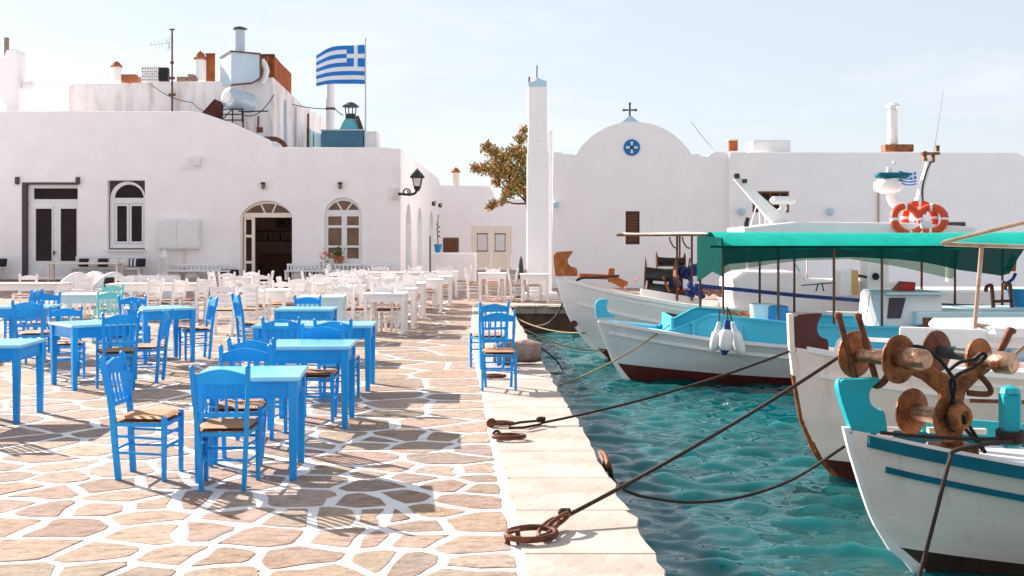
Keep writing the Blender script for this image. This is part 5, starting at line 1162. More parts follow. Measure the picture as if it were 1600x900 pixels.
# ---- nearest boat: turquoise stem head, teal rub rails, rusty net winch
d4 = 8.5; o4 = gp(1428, 885, WZ)
B4 = Boat('fishing_boat', 'nearest white boat with a turquoise stem head and rusty net winch', o4, 2.0,
          [(-.4, .25), (-.2, .11), (0, 0), (.12, -.155), (.34, -.29), (.565, -.37), (.87, -.465), (1.06, -.51), (1.36, -.565)], 7.5, 1.18,
          [(0, 1.02), (.05, .955), (.12, .875), (.22, .79), (.4, .72), (.7, .72), (1, .95)], full=.42)
B4.hull(M['boat_warm'], M['waterline'], .37); B4.deck(M['boat_white'], .10, mi=M['boat_white'])
B4.rail(M['teal'], 'rub_rail', .055, .045, .012, 1, h=.048); B4.rail(M['teal'], 'rub_strake', .245, .028, .02, 1, h=.026)
B4.rail(M['boat_white'], 'cap_rail', -.005, .015, .03, 1, h=.012)
B4.stem_post(M['boat_white'], -.33, 1.03, .045, .03)
u = lambda px: (px - 1428) / F * d4; z = lambda py: zl(py, d4)
B4.head(M['turq'], smooth_loop([(u(1327), z(672)), (u(1327), z(672)), (u(1312), z(628)), (u(1306), z(602)), (u(1312), z(592)), (u(1324), z(591)), (u(1368), z(590)), (u(1371), z(591)), (u(1371), z(593)), (u(1358), z(604)), (u(1354), z(617)), (u(1358), z(631)), (u(1370), z(639)), (u(1378), z(643)), (u(1383), z(676)), (u(1383), z(676))], 4), .10)
# winch: forked bracket, three spools, rollers
wn4 = B4.L_(1490, 690, 8.45); lz = lambda px, py, d=8.45: B4.L_(px, py, d)
b = MB(); b.bar(lz(1488, 712), lz(1487, 630), .13, .12, .105); b.box(lz(1488, 700), (.3, .26, .06), bev=.01)
wb = B4.part('winch_bracket', b, M['rust_lt'], bevel=.01)
def plate(pts, th, y_): 
    b = MB(); P_w = [lz(px_, py_, y_) for px_, py_ in pts]; b.prism([[(p.x, p.z) for p in P_w]], th, lambda a, c, e: (a, P_w[0].y + e, c)); return B4.part('fork_plate', b, M['rust_lt'], wb, bevel=.012)
plate([(1395, 556), (1402, 546), (1416, 548), (1470, 580), (1496, 590), (1520, 576), (1540, 555), (1552, 552), (1556, 566), (1536, 590), (1512, 614), (1506, 640), (1478, 640), (1472, 616), (1440, 590), (1404, 572)], .09, 8.40)
b = MB(); b.bar(lz(1398, 562, 8.52), lz(1492, 606, 8.52), .07, .1); b.bar(lz(1492, 606, 8.52), lz(1548, 562, 8.52), .07, .1); B4.part('fork_arm', b, M['rust'], wb, bevel=.008)
axl = Vector((.47, -.88, .0))
spool(B4, wb, lz(1342, 554, 8.66), axl, .178, .345, .06, M['rust_lt'], M['steel_worn'])
b = MB(); b.lathe([(.05, 0), (.072, .02), (.072, .10), (.082, .12), (.076, .27), (.058, .30), (0, .305)], lz(1397, 557, 8.38), axl, 18); B4.part('roller', b, M['steel_worn'], wb, smooth=40)
spool(B4, wb, lz(1469, 550, 8.88), axl, .165, .34, .05, M['rust'], M['iron_dark'], discs=(True, False))
b = MB(); b.lathe([(.04, 0), (.09, .0), (.138, .03), (.142, .055), (.13, .055), (.08, .03), (.04, .03)], lz(1521, 557, 8.58), axl, 22); B4.part('disc', b, M['rust_lt'], wb, smooth=40)
b = MB(); b.lathe([(.05, 0), (.065, .03), (.055, .1), (.082, .14), (.082, .25), (.065, .275), (0, .28)], lz(1533, 563, 8.48), axl, 18); B4.part('roller', b, M['steel_worn'], wb, smooth=40)
spool(B4, wb, lz(1431, 644, 8.56), axl, .175, .27, .065, M['rust_lt'], M['steel_worn'])
b = MB(); b.lathe([(.05, 0), (.10, .02), (.105, .06), (.08, .10), (.05, .10), (.045, .08), (0, .08)], lz(1490, 650, 8.32), axl, 20); B4.part('hub_cap', b, M['rust_lt'], wb, smooth=40)
# upright handles on the near boat
for (a, c, e, f_) in ((1310, 492, 1337, 592), (1341, 493, 1369, 594)):
    b = MB(); b.tube([lz(e, f_, 8.62), lz(a, c, 8.62)], .024, 10); b.lathe([(.03, 0), (.032, .03), (.0, .045)], lz(a, c, 8.62) - Vector((0, 0, .02)), (0, 0, 1), 10); B4.part('lever', b, M['rust'], smooth=40)
b = MB(); b.tube(spline([lz(1358, 598, 8.55), lz(1372, 602, 8.5), lz(1384, 592, 8.48), lz(1392, 572, 8.46)]), .026, 8); B4.part('lever_bend', b, M['rust'], smooth=60)
b = MB(); b.tube([lz(1561, 552, 8.6), lz(1579, 515, 8.6)], .030, 10); b.lathe([(.035, 0), (.036, .03), (0, .04)], lz(1579, 515, 8.6) - Vector((0, 0, .02)), (.4, 0, .9), 10); B4.part('lever', b, M['rust'], smooth=40)
b = MB(); b.tube(spline([lz(1530, 585, 8.42), lz(1546, 604, 8.42), lz(1547, 614, 8.42), lz(1535, 616, 8.42), lz(1512, 614, 8.42)], 5), .022, 8); B4.part('hook_bar', b, M['rust'], smooth=60)
# deck rail, samson posts, coamings on the near boat
b = MB(); b.tube([lz(1514, 626, 8.9), lz(1680, 630, 8.9)], .017, 6); b.tube([lz(1583, 628, 8.9), lz(1583, 668, 8.9)], .017, 6); B4.part('hand_rail', b, M['rust'], smooth=60)
b = MB(); p = lz(1578, 660, 8.25); b.box((p.x, p.y, p.z + .02), (.13, .12, .40), bev=.02); b.lathe([(.075, 0), (.06, .04), (0, .06)], (p.x, p.y, p.z + .21), n=10); B4.part('samson_post', b, M['turq'])
b = MB(); a, c = lz(1440, 662, 8.9), lz(1700, 682, 8.9); b.bar(a - Vector((0, 0, .0)), c, .05, .12); B4.part('hatch_coaming', b, M['turq'])
b = MB(); b.bar(lz(1450, 672, 8.65), lz(1540, 674, 8.65), .05, .04); B4.part('deck_cleat', b, M['cream'])

# ---- second boat: maroon stem head, long white hull, awning frame
d3 = 11.5; o3 = gp(1308, 748, WZ)
B3 = Boat('fishing_boat', 'white boat with a maroon stem head and tan stem, second from us', o3, 2.5,
          [(-.4, .3), (-.2, .13), (0, 0), (.25, -.22), (.6, -.36), (1.0, -.43), (1.37, -.47), (1.66, -.48)], 9.5, 1.35,
          [(0, 1.33), (.06, 1.24), (.14, 1.16), (.3, 1.08), (.5, 1.05), (.8, 1.1), (1, 1.3)], full=.45)
B3.hull(M['boat_warm'], M['maroon'], .33); B3.deck(M['boat_white'], .12)
B3.rail(M['boat_white'], 'cap_rail', .0, .03, .012, 1, h=.03); B3.rail(M['boat_white'], 'rub_strake', .24, .028, .02, 1, h=.022)
B3.stem_post(M['rust_lt'], -.33, 1.05, .036, .03, inn=.03); 
u = lambda px: (px - 1308) / F * d3; z = lambda py: zl(py, d3)
B3.stem_post(M['cream'], 1.04, 1.66, .06, .025, 'stem_cap', inn=.02)
B3.head(M['maroon'], smooth_loop([(u(1240), z(549)), (u(1240), z(549)), (u(1238), z(510)), (u(1240), z(495)), (u(1250), z(491)), (u(1279), z(489.5)), (u(1281), z(490)), (u(1281), z(492)), (u(1275), z(505)), (u(1274), z(517)), (u(1279), z(526)), (u(1288), z(530)), (u(1291), z(534)), (u(1292), z(549)), (u(1292), z(549))], 4), .11)
l3 = lambda px, py, d=11.5: B3.L_(px, py, d)
# raised foredeck coaming and cabin trunk of the second boat, towards the photo edge
b = MB(); A = [l3(1405, 538, 10.9), l3(1720, 548, 10.9), l3(1720, 548, 12.2), l3(1405, 535, 12.2)]; hgt = Vector((0, 0, .17)); b.add(A + [q_ + hgt for q_ in A], [(0, 1, 5, 4), (1, 2, 6, 5), (2, 3, 7, 6), (3, 0, 4, 7), (4, 5, 6, 7)]); B3.part('cabin_trunk', b, M['boat_white'], bevel=.03, seg=2)
b = MB(); b.box(l3(1640, 514, 11.6), (1.9, 1.5, .13), bev=.05); B3.part('cabin_roof', b, M['boat_white'])
b = MB(); b.box(l3(1660, 537, 11.6), (1.7, 1.2, .24), bev=.04); B3.part('cabin_side', b, M['hood_blue'])
b = MB(); pole0 = l3(1519, 560, 11.0); 
b.tube([pole0, l3(1534, 384, 11.0)], .022, 8); B3.part('awning_post', b, M['steel_pole'], smooth=60)
b = MB(); ap = l3(1471, 380, 11.0); b.tube([l3(1680, 328, 10.4), ap + Vector((.03, 0, .01)), ap, ap + Vector((.03, 0, -.01)), l3(1690, 388, 11.0)], .02, 8); B3.part('awning_rail', b, M['steel_pole'], smooth=30)
b = MB(); b.tube([l3(1524, 508, 11.0), l3(1560, 513, 11.4)], .025, 8); B3.part('tube_rail', b, M['steel_pole'])
b = MB(); b.tube(spline([l3(1307, 562, 11.3), l3(1308, 540, 11.3), l3(1318, 529, 11.3), l3(1350, 530, 11.35), l3(1470, 536, 11.5)]), .02, 8); B3.part('bow_rail', b, M['white'], smooth=60)
b = MB(); b.lathe([(.12, 0), (.135, .02), (.12, .05), (.1, .04)], l3(1572, 568, 11.0), Vector((.5, -.86, 0)), 18); B3.part('port_light', b, M['turq_lt'], smooth=40)

# ---- third boat: turquoise inside, green awning
d2 = 19.7; o2 = gp(975, 592, WZ)
B2 = Boat('fishing_boat', 'turquoise and white boat under a green awning', o2, -1.0,
          [(-.4, .3), (-.2, .15), (0, 0), (.3, -.18), (.6, -.29), (.97, -.43), (1.35, -.475)], 8.6, 1.3,
          [(0, .98), (.05, .92), (.12, .83), (.2, .74), (.3, .67), (.45, .61), (.7, .63), (1, .8)], full=.45)
B2.hull(M['boat_grey'], M['antifoul'], .47); 
B2.rail(M['boat_white'], 'cap_rail', -.01, .04, .0, 1, h=.03); B2.rail(M['boat_white'], 'rub_strake', .17, .03, .01, 1, h=.03)
B2.stem_post(M['boat_white'], -.33, .98, .05, .03)
B2.deck(M['turq_lt'], .05, mi=M['turq_lt'])
u = lambda px: (px - 975) / F * d2; z = lambda py: zl(py, d2)
B2.head(M['turq_lt'], smooth_loop([(u(931.5), z(496)), (u(931.5), z(496)), (u(930), z(478)), (u(933), z(470)), (u(942), z(467)), (u(949), z(468)), (u(951), z(469)), (u(948), z(476)), (u(949), z(485)), (u(954), z(490)), (u(959), z(492)), (u(962), z(501)), (u(962), z(505)), (u(962), z(505))], 4), .10)
l2 = lambda px, py, d=19.7: B2.L_(px, py, d)
# raised bulwark (washboard) with stanchions
kk = np.concatenate([np.linspace(.115, .19, 8), np.linspace(.2, .97, 26)])
for sd_ in (-1, 1):
    b = MB(); hgt = .42; vs = []
    for i, k in enumerate(kk):
        p = B2.P(k, 1, sd_, -.07); h_ = hgt * min(1, .0 + 12 * (k - .115)) + max(0, .0)
        top_ = float(np.interp(k, [.115, .2, .35, .6, 1], [1.16, 1.13, 1.0, .93, .98])); zt_ = p.z + .01 + (top_ - p.z) * min(1, 14 * (k - .115))
        for o_ in (.0, .035): vs += [(p.x, p.y - sd_ * o_, p.z), (p.x, p.y - sd_ * o_, zt_)]
    n = len(kk); f = []
    for i in range(n - 1): a = 4 * i; f += [(a, a + 4, a + 5, a + 1), (a + 2, a + 3, a + 7, a + 6), (a + 1, a + 5, a + 7, a + 3)]
    b.add(vs, f); B2.part('washboard', b, M['turq_lt'])
    b = MB(); pt = [Vector((vs[4 * i + 1][0], vs[4 * i + 1][1] - sd_ * .015, vs[4 * i + 1][2] + .012)) for i in range(n)]
    for p, q in zip(pt, pt[1:]): b.bar(p, q + (q - p).normalized() * .005, .075, .035)
    B2.part('washboard_cap', b, M['turq'] if sd_ > 0 else M['turq_lt'])
    for k in (.16, .24, .34, .44, .54, .64, .74, .84):
        p = B2.P(k, 1, sd_, -.045); b = MB(); b.box((p.x, p.y, p.z + .13), (.05, .03, .26)); B2.part('timber_head', b, M['turq_lt'])
b = MB(); p0, p1 = B2.P(.125, 1, -1, -.06), B2.P(.125, 1, 1, -.06); b.bar(p0 + Vector((0, 0, .12)), p1 + Vector((0, 0, .12)), .05, .3); B2.part('breast_board', b, M['turq_lt'])
# awning: ridge, sloped top, hanging valances
yN, yF = 18.75, 20.75
b = MB(); x0_, x1_ = 1128, 1625; nst = 26
zt, ze = zl(362, 19.7), zl(386, 18.75)
top_pts = []
def awn(i, j):                                          # i along, j across
    X_ = wx(1110, 19.7) + (wx(1660, 19.7) - wx(1110, 19.7)) * i; y_ = yN + (yF - yN) * j; a_ = abs(2 * j - 1)
    zz = WZ + zt - (zt - ze) * a_ ** 1.5 - .03 * math.sin(i * 22) ** 2 * a_ - .02 * math.sin(i * math.pi)
    return B2.Minv @ Vector((X_, y_, zz))
b.grid(awn, nst, 10); B2.part('awning', b, M['green'], smooth=60)
def valance(y_, px0, px1, prof, name='valance', m='green'):
    """hanging cloth; prof: (px, py) of its lower hem"""
    b = MB(); n = 40
    e = 0 if y_ < 19.7 else 1
    def f_(i, j):
        px_ = px0 + (px1 - px0) * i; hem = float(np.interp(px_, [p[0] for p in prof], [p[1] for p in prof]))
        p_top = dp(px_, 386 if y_ < 19.7 else 382, y_); p_bot = dp(px_, hem, y_); q_ = p_top.lerp(p_bot, j); q_.y += .03 * math.sin(px_ * .11) * j + .05 * j * math.sin(px_ * .03); return B2.Minv @ q_
    b.grid(f_, n, 6); return B2.part(name, b, M[m], smooth=60)
def cloth_mat(name, col, tr, a):
    m = bpy.data.materials.new(name); m.use_nodes = True; nt = m.node_tree; L = nt.links; bs = nt.nodes['Principled BSDF']; out = nt.nodes['Material Output']
    bs.inputs['Base Color'].default_value = (*col, 1); bs.inputs['Roughness'].default_value = .9; bs.inputs['Specular IOR Level'].default_value = .05
    tl = N(nt, "ShaderNodeBsdfTranslucent", Color=(*tr, 1)); tp = N(nt, "ShaderNodeBsdfTransparent"); m1 = N(nt, "ShaderNodeMixShader"); m2 = N(nt, "ShaderNodeMixShader")
    m1.inputs[0].default_value = .22; m2.inputs[0].default_value = a
    L.new(bs.outputs[0], m1.inputs[1]); L.new(tl.outputs[0], m1.inputs[2]); L.new(m1.outputs[0], m2.inputs[1]); L.new(tp.outputs[0], m2.inputs[2]); L.new(m2.outputs[0], out.inputs[0]); return m
M['mesh_green_shaded'] = cloth_mat('green net darkened for shade', (.0, .066, .056), (.0, .085, .06), .03)  # cloth green darkened to carry the shade below the awning top
M['mesh_sheer'] = cloth_mat('sheer green net', (.02, .11, .05), (.03, .16, .06), .3)
valance(yN, 1128, 1600, [(1128, 418), (1134, 413), (1170, 410), (1240, 404), (1330, 402), (1400, 405), (1450, 411), (1500, 422), (1560, 430), (1574, 433), (1584, 410), (1600, 388)], m='mesh_green_shaded')
valance(yF, 1120, 1500, [(1128, 428), (1160, 420), (1200, 413), (1250, 407), (1330, 405), (1400, 416), (1450, 427), (1490, 437), (1500, 410)], m='mesh_sheer')
b = MB(); A = [dp(1089, 368, 20.6), dp(1128, 372, 18.75), dp(1128, 432, 18.75), dp(1112, 424, 19.5), dp(1089, 440, 20.6)]; b.add([B2.Minv @ p for p in A] + [B2.Minv @ (p + Vector((.02, .0, 0))) for p in A], [(0, 1, 2, 3, 4), (9, 8, 7, 6, 5)]); B2.part('end_curtain', b, M['mesh_green_shaded'])
for p in (1130, 1216, 1303, 1378): 
    b = MB(); k = 0; b.tube([l2(p, 500 + (p - 1130) * .18, yN + .02), l2(p, 384, yN + .02)], .022, 6); B2.part('awning_post', b, M['wood'], smooth=60)
for p in (1094, 1187, 1241, 1440, 1492, 1566):
    b = MB(); b.tube([l2(p, 488, yF - .02), l2(p, 382, yF - .02)], .022, 6); B2.part('awning_post', b, M['rust'], smooth=60)
for yy in (yN, yF):
    b = MB(); b.tube([B2.Minv @ dp(1110, 385.5 if yy < 19 else 381, yy), B2.Minv @ dp(1660, 385.5 if yy < 19 else 381, yy)], .02, 6); B2.part('awning_rail', b, M['mesh_green_shaded'])
# wheelhouse with a raked window, red box on top
dq = 19.5; xa, xb = wx(1366, dq), wx(1455, dq); q = lambda px, py: dp(px, py, dq)
sec = [(1362, 512), (1362, 508), (1367, 458), (1404, 458), (1455, 458), (1455, 512)]
b = MB(); Wp = [q(*s_) for s_ in sec]; wnd = [q(1371, 494), q(1391, 494), q(1399, 463), q(1374, 463)]
b.prism([[(p.x, p.z) for p in Wp]], 1.3, lambda a, c, e: tuple(B2.Minv @ Vector((a, dq - .5 + e, c)))); wh = B2.part('wheelhouse', b, M['boat_white'], bevel=.02)
b = MB(); b.prism([[(p.x, p.z) for p in wnd]], .03, lambda a, c, e: tuple(B2.Minv @ Vector((a, dq - .525 + e, c)))); B2.part('window', b, M['taupe'], wh)
b = MB(); b.box(B2.Minv @ q(1412, 456), (.99, 1.36, .04), bev=.012); B2.part('roof', b, M['palecyan'], wh)
b = MB(); b.add([B2.Minv @ v for v in (q(1398, 457), q(1426, 457), q(1427, 444), q(1410, 443), q(1403, 451))] + [B2.Minv @ (v + Vector((0, .3, 0))) for v in (q(1398, 457), q(1426, 457), q(1427, 444), q(1410, 443), q(1403, 451))], [(0, 1, 2, 3, 4), (9, 8, 7, 6, 5), (0, 5, 6, 1), (1, 6, 7, 2), (2, 7, 8, 3), (3, 8, 9, 4), (4, 9, 5, 0)]); rb = b
B2w = Matrix.Translation(B2.root.location) @ Matrix.Rotation(R(-1), 4, 'Z')
rb.v = [tuple(B2w @ Vector(v) + Vector((0, -.12, .035))) for v in rb.v]; top('red_box', 'bright red sloped box on the roof of the small wheelhouse', 'box', rb, M['red'])
b = MB(); b.box(l2(1460, 498, 19.6), (.9, 1.1, .12), bev=.01); B2.part('engine_box', b, M['wood'])
b = MB(); b.box(l2(1560, 492, 19.7), (3.4, 1.9, .22), bev=.02); B2.part('stern_deck', b, M['palecyan'])
b = MB(); b.box(l2(1470, 505, 19.0), (.75, .5, .22), bev=.01); B2.part('hatch', b, M['wood'])
# goods in the third boat: net heap, tub, crate, fenders
def heap(px, py, d, rx, rz, label, m, name='net_heap', cat='net'):
    hr = np.random.RandomState(int(px)); b = MB(); c = dp(px, py, d)
    for k in range(26):
        a0 = hr.rand() * 6.28; pts = []
        for i in range(9):
            a = a0 + i * (.5 + .3 * hr.rand()); rr_ = (.35 + .6 * hr.rand()) * rx; zz = rz * (1 - (rr_ / rx) ** 2) * (.5 + .5 * hr.rand()) * 1.3; pts.append(c + Vector((rr_ * math.cos(a), .6 * rr_ * math.sin(a), zz)))
        b.tube(spline(pts, 3), .022, 4, cap=False)
    return top(name, label, cat, b, M[m])
heap(1160, 503, 19.5, .38, .16, 'heap of orange net by the rail of the turquoise boat', 'orange_net')
heap(1140, 500, 19.1, .2, .12, 'small tangle of tan rope beside the orange net', 'rope_tan', 'rope_heap', 'rope')
b = MB(); c = dp(1190, 508, 19.3); b.lathe([(.19, 0), (.20, .34), (.21, .36), (.19, .35)], c, n=16); top('white_tub', 'white tub between the orange net and the blue crate', 'tub', b, M['white'], smooth=40)
b = MB(); c = dp(1210, 508, 19.4); b.box((c.x, c.y, c.z + .17), (.34, .6, .34), bev=.02); top('blue_crate', 'bright blue crate on the turquoise boat', 'crate', b, M['bucket'])
heap(1212, 492, 19.4, .16, .1, 'dark coil of rope on the blue crate', 'rope_dark', 'rope_heap', 'rope')
def fender(px0, py0, px1, py1, d, w, label, tip):
    p0, p1 = dp(px0, py0, d), dp(px1, py1, d); ax = (p1 - p0); h_ = ax.length
    b = MB(); b.lathe([(.0, 0), (w * .35, .01), (w * .5, .05), (w * .95, h_ * .25), (w, h_ * .45), (w, h_ * .72), (w * .8, h_ * .88), (w * .4, h_ * .97), (0, h_)], p0, ax, 14); o = top('fender', label, 'fender', b, M['boat_white'], 'white fenders on the turquoise boat', smooth=60)
    b = MB(); b.lathe([(0, -.10), (w * .35, -.09), (w * .5, .02), (w * .6, .05)], p0, ax, 10); sub(o, 'eye_end', b, M[tip]); b = MB(); b.tube([p0 - ax.normalized() * .08, p0 - ax.normalized() * .25 + Vector((0, .1, .05))], .012, 5); sub(o, 'lanyard', b, M['rope_dark'])
    if tip == 'navy': b = MB(); b.lathe([(w * .85, h_ * .86), (w * .5, h_ * .97), (w * .35, h_ * 1.08), (0, h_ * 1.1)], p0, ax, 10); sub(o, 'tail_end', b, M['navy'])
fender(1122, 512, 1115, 549, 18.35, .085, 'short white fender hanging nearest the bow', 'white')
fender(1136, 509, 1132, 551, 18.25, .115, 'middle fender with navy blue ends', 'navy')
fender(1147, 512, 1160, 557, 18.35, .09, 'white fender slanting away from its neighbours', 'white')
b = MB(); p = B2.L_(1030, 540, 19.4); b.tube([p + Vector((0, 0, -.05)), p + Vector((0, 0, .12))], .05, 8); B2.part('bollard', b, M['wood'])

# ---- farthest boat: tall white hull, carved reddish stem head, mast gear
d1 = 23.0; o1_ = gp(944, 562, WZ)
B1 = Boat('fishing_boat', 'large white boat with a carved reddish wood stem head, farthest out', o1_, 0.0,
          [(-.4, .4), (-.2, .2), (0, 0), (.35, -.35), (.8, -.67), (1.3, -.85), (1.8, -.95), (2.2, -.98)], 11.5, 1.5,
          [(0, 1.62), (.05, 1.45), (.1, 1.31), (.18, 1.14), (.28, 1.04), (.45, 1.0), (.7, 1.05), (1, 1.4)], full=.42)
B1.hull(M['boat_white'], M['antifoul'], .30); B1.deck(M['boat_white'], .12)
B1.rail(M['boat_white'], 'cap_rail', .0, .05, .012, 1, h=.04); B1.rail(M['maroon'], 'rub_strake', .24, .035, .15, .40, h=.04); B1.rail(M['boat_white'], 'rub_strake', .42, .035, .02, 1, h=.03)
B1.stem_post(M['boat_white'], -.33, 1.7, .06, .03)
u = lambda px: (px - 944) / F * d1; z = lambda py: zl(py, d1)
B1.head(M['wood_red'], smooth_loop([(u(868.5), z(430)), (u(868.5), z(430)), (u(866), z(410)), (u(866), z(398)), (u(872), z(393.5)), (u(882), z(392.5)), (u(894), z(392)), (u(895), z(393)), (u(893), z(397)), (u(888), z(404)), (u(888), z(411)), (u(893), z(416)), (u(900), z(418)), (u(902), z(422)), (u(903), z(433)), (u(903), z(433))], 4), .14)
l1 = lambda px, py, d=23.0: B1.L_(px, py, d)
b = MB(); b.bar(l1(905, 431, 23.2), l1(952, 433, 23.2), .1); b.bar(l1(948, 430, 23.1), l1(980, 444, 23.1), .1); b.box(l1(955, 430, 23.1), (.12, .2, .28), bev=.01); b.bar(l1(953, 437, 23.1), l1(975, 448, 23.1), .08); B1.part('anchor_stock', b, M['wood_red'])
b = MB(); b.lathe([(.07, 0), (.07, .02), (0, .02)], l1(897, 506, 22.6), (0, -1, 0), 10); B1.part('hawse_plate', b, M['maroon'])
b = MB(); b.bar(l1(1000, 462, 22.2), l1(1095, 478, 22.2), .1, .28); B1.part('fore_coaming', b, M['boat_white'])
# three winch spools on the fore deck
wp = l1(1040, 455, 23.0); b = MB(); b.box(wp + Vector((.1, 0, -.12)), (.9, .5, .3), bev=.02)
for s_ in (-.3, .3): b.bar(wp + Vector((s_, 0, -.1)), wp + Vector((s_, 0, .45)), .08)
wb1 = B1.part('winch_frame', b, M['rust'])
spool(B1, wb1, l1(1010, 428, 22.8), Vector((1, -.12, -.06)), .34, .52, .14, M['rust_lt'], M['iron_dark'], 18)
spool(B1, wb1, l1(1028, 409, 23.3), Vector((1, -.05, -.03)), .20, .5, .10, M['rust'], M['iron_dark'], 16)
spool(B1, wb1, l1(1014, 451, 22.7), Vector((1, -.12, -.08)), .18, .5, .12, M['rust'], M['iron_dark'], 16)
b = MB(); b.tube([l1(990, 441, 22.6), l1(999, 433, 22.6)], .012, 5); B1.part('winch_handle', b, M['rust_lt'], wb1)
b = MB(); b.tube([l1(1036, 432, 22.5), l1(1046, 456, 22.5)], .03, 6); B1.part('winch_handle', b, M['rust_lt'], wb1)
def pile(px, py, d, rx, rz, label, m, name, cat, seed):
    hr = np.random.RandomState(seed); b = MB(); c = dp(px, py, d)
    for k in range(9):
        p = c + Vector(((hr.rand() - .5) * 1.6 * rx, (hr.rand() - .5) * rx, (hr.rand()) * rz)); r_ = rx * (.22 + .2 * hr.rand()); qs = hr.rand() * 6.28
        b.lathe([(0, -r_ * .7), (r_ * .7, -r_ * .5), (r_, 0), (r_ * .75, r_ * .5), (0, r_ * .7)], p, Vector((math.cos(qs), math.sin(qs), .8)), 8)
    return top(name, label, cat, b, M[m], smooth=50)
pile(1072, 446, 22.6, .34, .35, 'bundle of dark blue oilskins piled by the winch spools', 'navy', 'oilskin_bundle', 'clothing', 4)
b = MB(); fpt = l1(1073, 420, 22.6)
o = thing('boat_flag', 'small furled blue and white flag on the winch of the far boat', 'flag', dp(1075, 432, 22.6))
b.tube([dp(1073, 434, 22.6), dp(1078, 403, 22.6)], .014, 5); sub(o, 'staff', b, M['wood'])
for k in range(5): b = MB(); b.add([dp(1072 + k * 2, 436 - 6 * k, 22.55), dp(1076 + k * 1.4, 434 - 6 * k, 22.55), dp(1077.5 + k * .6, 428 - 6 * k, 22.6), dp(1073 + k, 430 - 6 * k, 22.6)], [(0, 1, 2, 3)]); sub(o, 'stripe', b, M['flag_blue'] if k % 2 == 0 else M['flag_white'])
pile(1117, 462, 22.0, .24, .14, 'heap of pinkish nets beside the green curtain', 'net_pink', 'net_heap', 'net', 9)
pile(1085, 462, 22.0, .22, .2, 'blue and white cloths heaped on the far boat rail', 'navy', 'cloth_heap', 'cloth', 12)
# white fore awning and its posts
b = MB(); b.grid(lambda i, j: B1.Minv @ Vector((wx(972, 22.6) + (wx(1100, 22.6) - wx(972, 22.6)) * i, 22.0 + 1.8 * j, wz(366, 22.9) + .035 * math.sin(3.14 * j) - .01 * math.sin(6 * i))), 12, 6); B1.part('fore_awning', b, M['cream'])
for yy in (22.0, 23.8): b = MB(); b.tube([B1.Minv @ Vector((wx(972, 22.6), yy, wz(366, 22.9) - .02)), B1.Minv @ Vector((wx(1100, 22.6), yy, wz(366, 22.9) - .02))], .022, 6); B1.part('awning_rail', b, M['rust_lt'])
for p, yy in ((1058, 22.1), (1081, 22.1), (1062, 23.6)): b = MB(); b.tube([l1(p, 470, yy), l1(p, 368, yy)], .022, 6); B1.part('awning_post', b, M['rust'])
for p in (1046, 1066): b = MB(); b.tube(spline([l1(p, 370, 22.1), l1(p + 2, 378, 22.1), l1(p + 7, 386, 22.1), l1(p + 12, 388, 22.1)]), .015, 5); B1.part('awning_brace', b, M['rust'])
# deckhouse: long white trunk, navy rail, wheelhouse and its roof
b = MB(); b.prism([[(wx(1140, 23), wz(500, 23)), (wx(1660, 23), wz(500, 23)), (wx(1660, 23), wz(452, 23)), (wx(1395, 23), wz(452, 23)), (wx(1392, 23), wz(439, 23)), (wx(1245, 23), wz(437, 23)), (wx(1243, 23), wz(424, 23)), (wx(1160, 23), wz(424, 23)), (wx(1140, 23), wz(436, 23))]], 1.7, lambda a, c, e: tuple(B1.Minv @ Vector((a, 22.45 + e, c)))); B1.part('deckhouse', b, M['boat_white'], bevel=.03)
b = MB(); P0 = [(1085, 446), (1150, 452), (1250, 462), (1400, 474), (1660, 484)]; pts = [l1(a, c, 21.75) for a, c in P0]
for p, q_ in zip(pts, pts[1:]): b.bar(p, q_, .07, .07)
B1.part('navy_rail', b, M['navy'])
b = MB(); b.prism([[(wx(1150, 23.2), wz(356, 23.2)), (wx(1230, 23.2), wz(347, 23.2)), (wx(1400, 23.2), wz(349, 23.2)), (wx(1500, 23.2), wz(355, 23.2)), (wx(1500, 23.2), wz(366, 23.2)), (wx(1150, 23.2), wz(366, 23.2))]], 1.8, lambda a, c, e: tuple(B1.Minv @ Vector((a, 22.4 + e, c)))); B1.part('wheelhouse_roof', b, M['boat_white'], bevel=.03, seg=2)
for p in (1168, 1262, 1350, 1480):
    b = MB(); b.tube([l1(p, 440, 23.9), l1(p, 364, 23.9)], .03, 6); B1.part('roof_post', b, M['boat_white'])
b = MB(); b.add([l1(1236, 404, 22.5), l1(1254, 437, 22.5), l1(1254, 437, 24.0), l1(1236, 404, 24.0), l1(1240, 404, 22.5), l1(1258, 437, 22.5), l1(1258, 437, 24.0), l1(1240, 404, 24.0)], [(0, 1, 2, 3), (7, 6, 5, 4), (0, 4, 5, 1), (3, 2, 6, 7), (0, 3, 7, 4)]); B1.part('windscreen', b, M['hood_blue'])
for (a, c, e, f_, mm) in ((1310, 422, 1338, 462, 'boat_white'), (1327, 422, 1337, 460, 'yellow'), (1352, 404, 1385, 460, 'boat_white')):
    b = MB(); p0, p1 = dp(a, c, 22.2), dp(e, f_, 22.2); b.box(B1.Minv @ Vector(((p0.x + p1.x) / 2, 22.3 - (.03 if mm == 'yellow' else 0), (p0.z + p1.z) / 2)), (p1.x - p0.x, .5, p0.z - p1.z), bev=.015); B1.part('locker', b, M[mm])
b = MB(); b.lathe([(.07, 0), (.07, .02), (0, .02)], l1(1368, 432, 22.0), (0, -1, 0), 12); B1.part('port_light', b, M['black'])
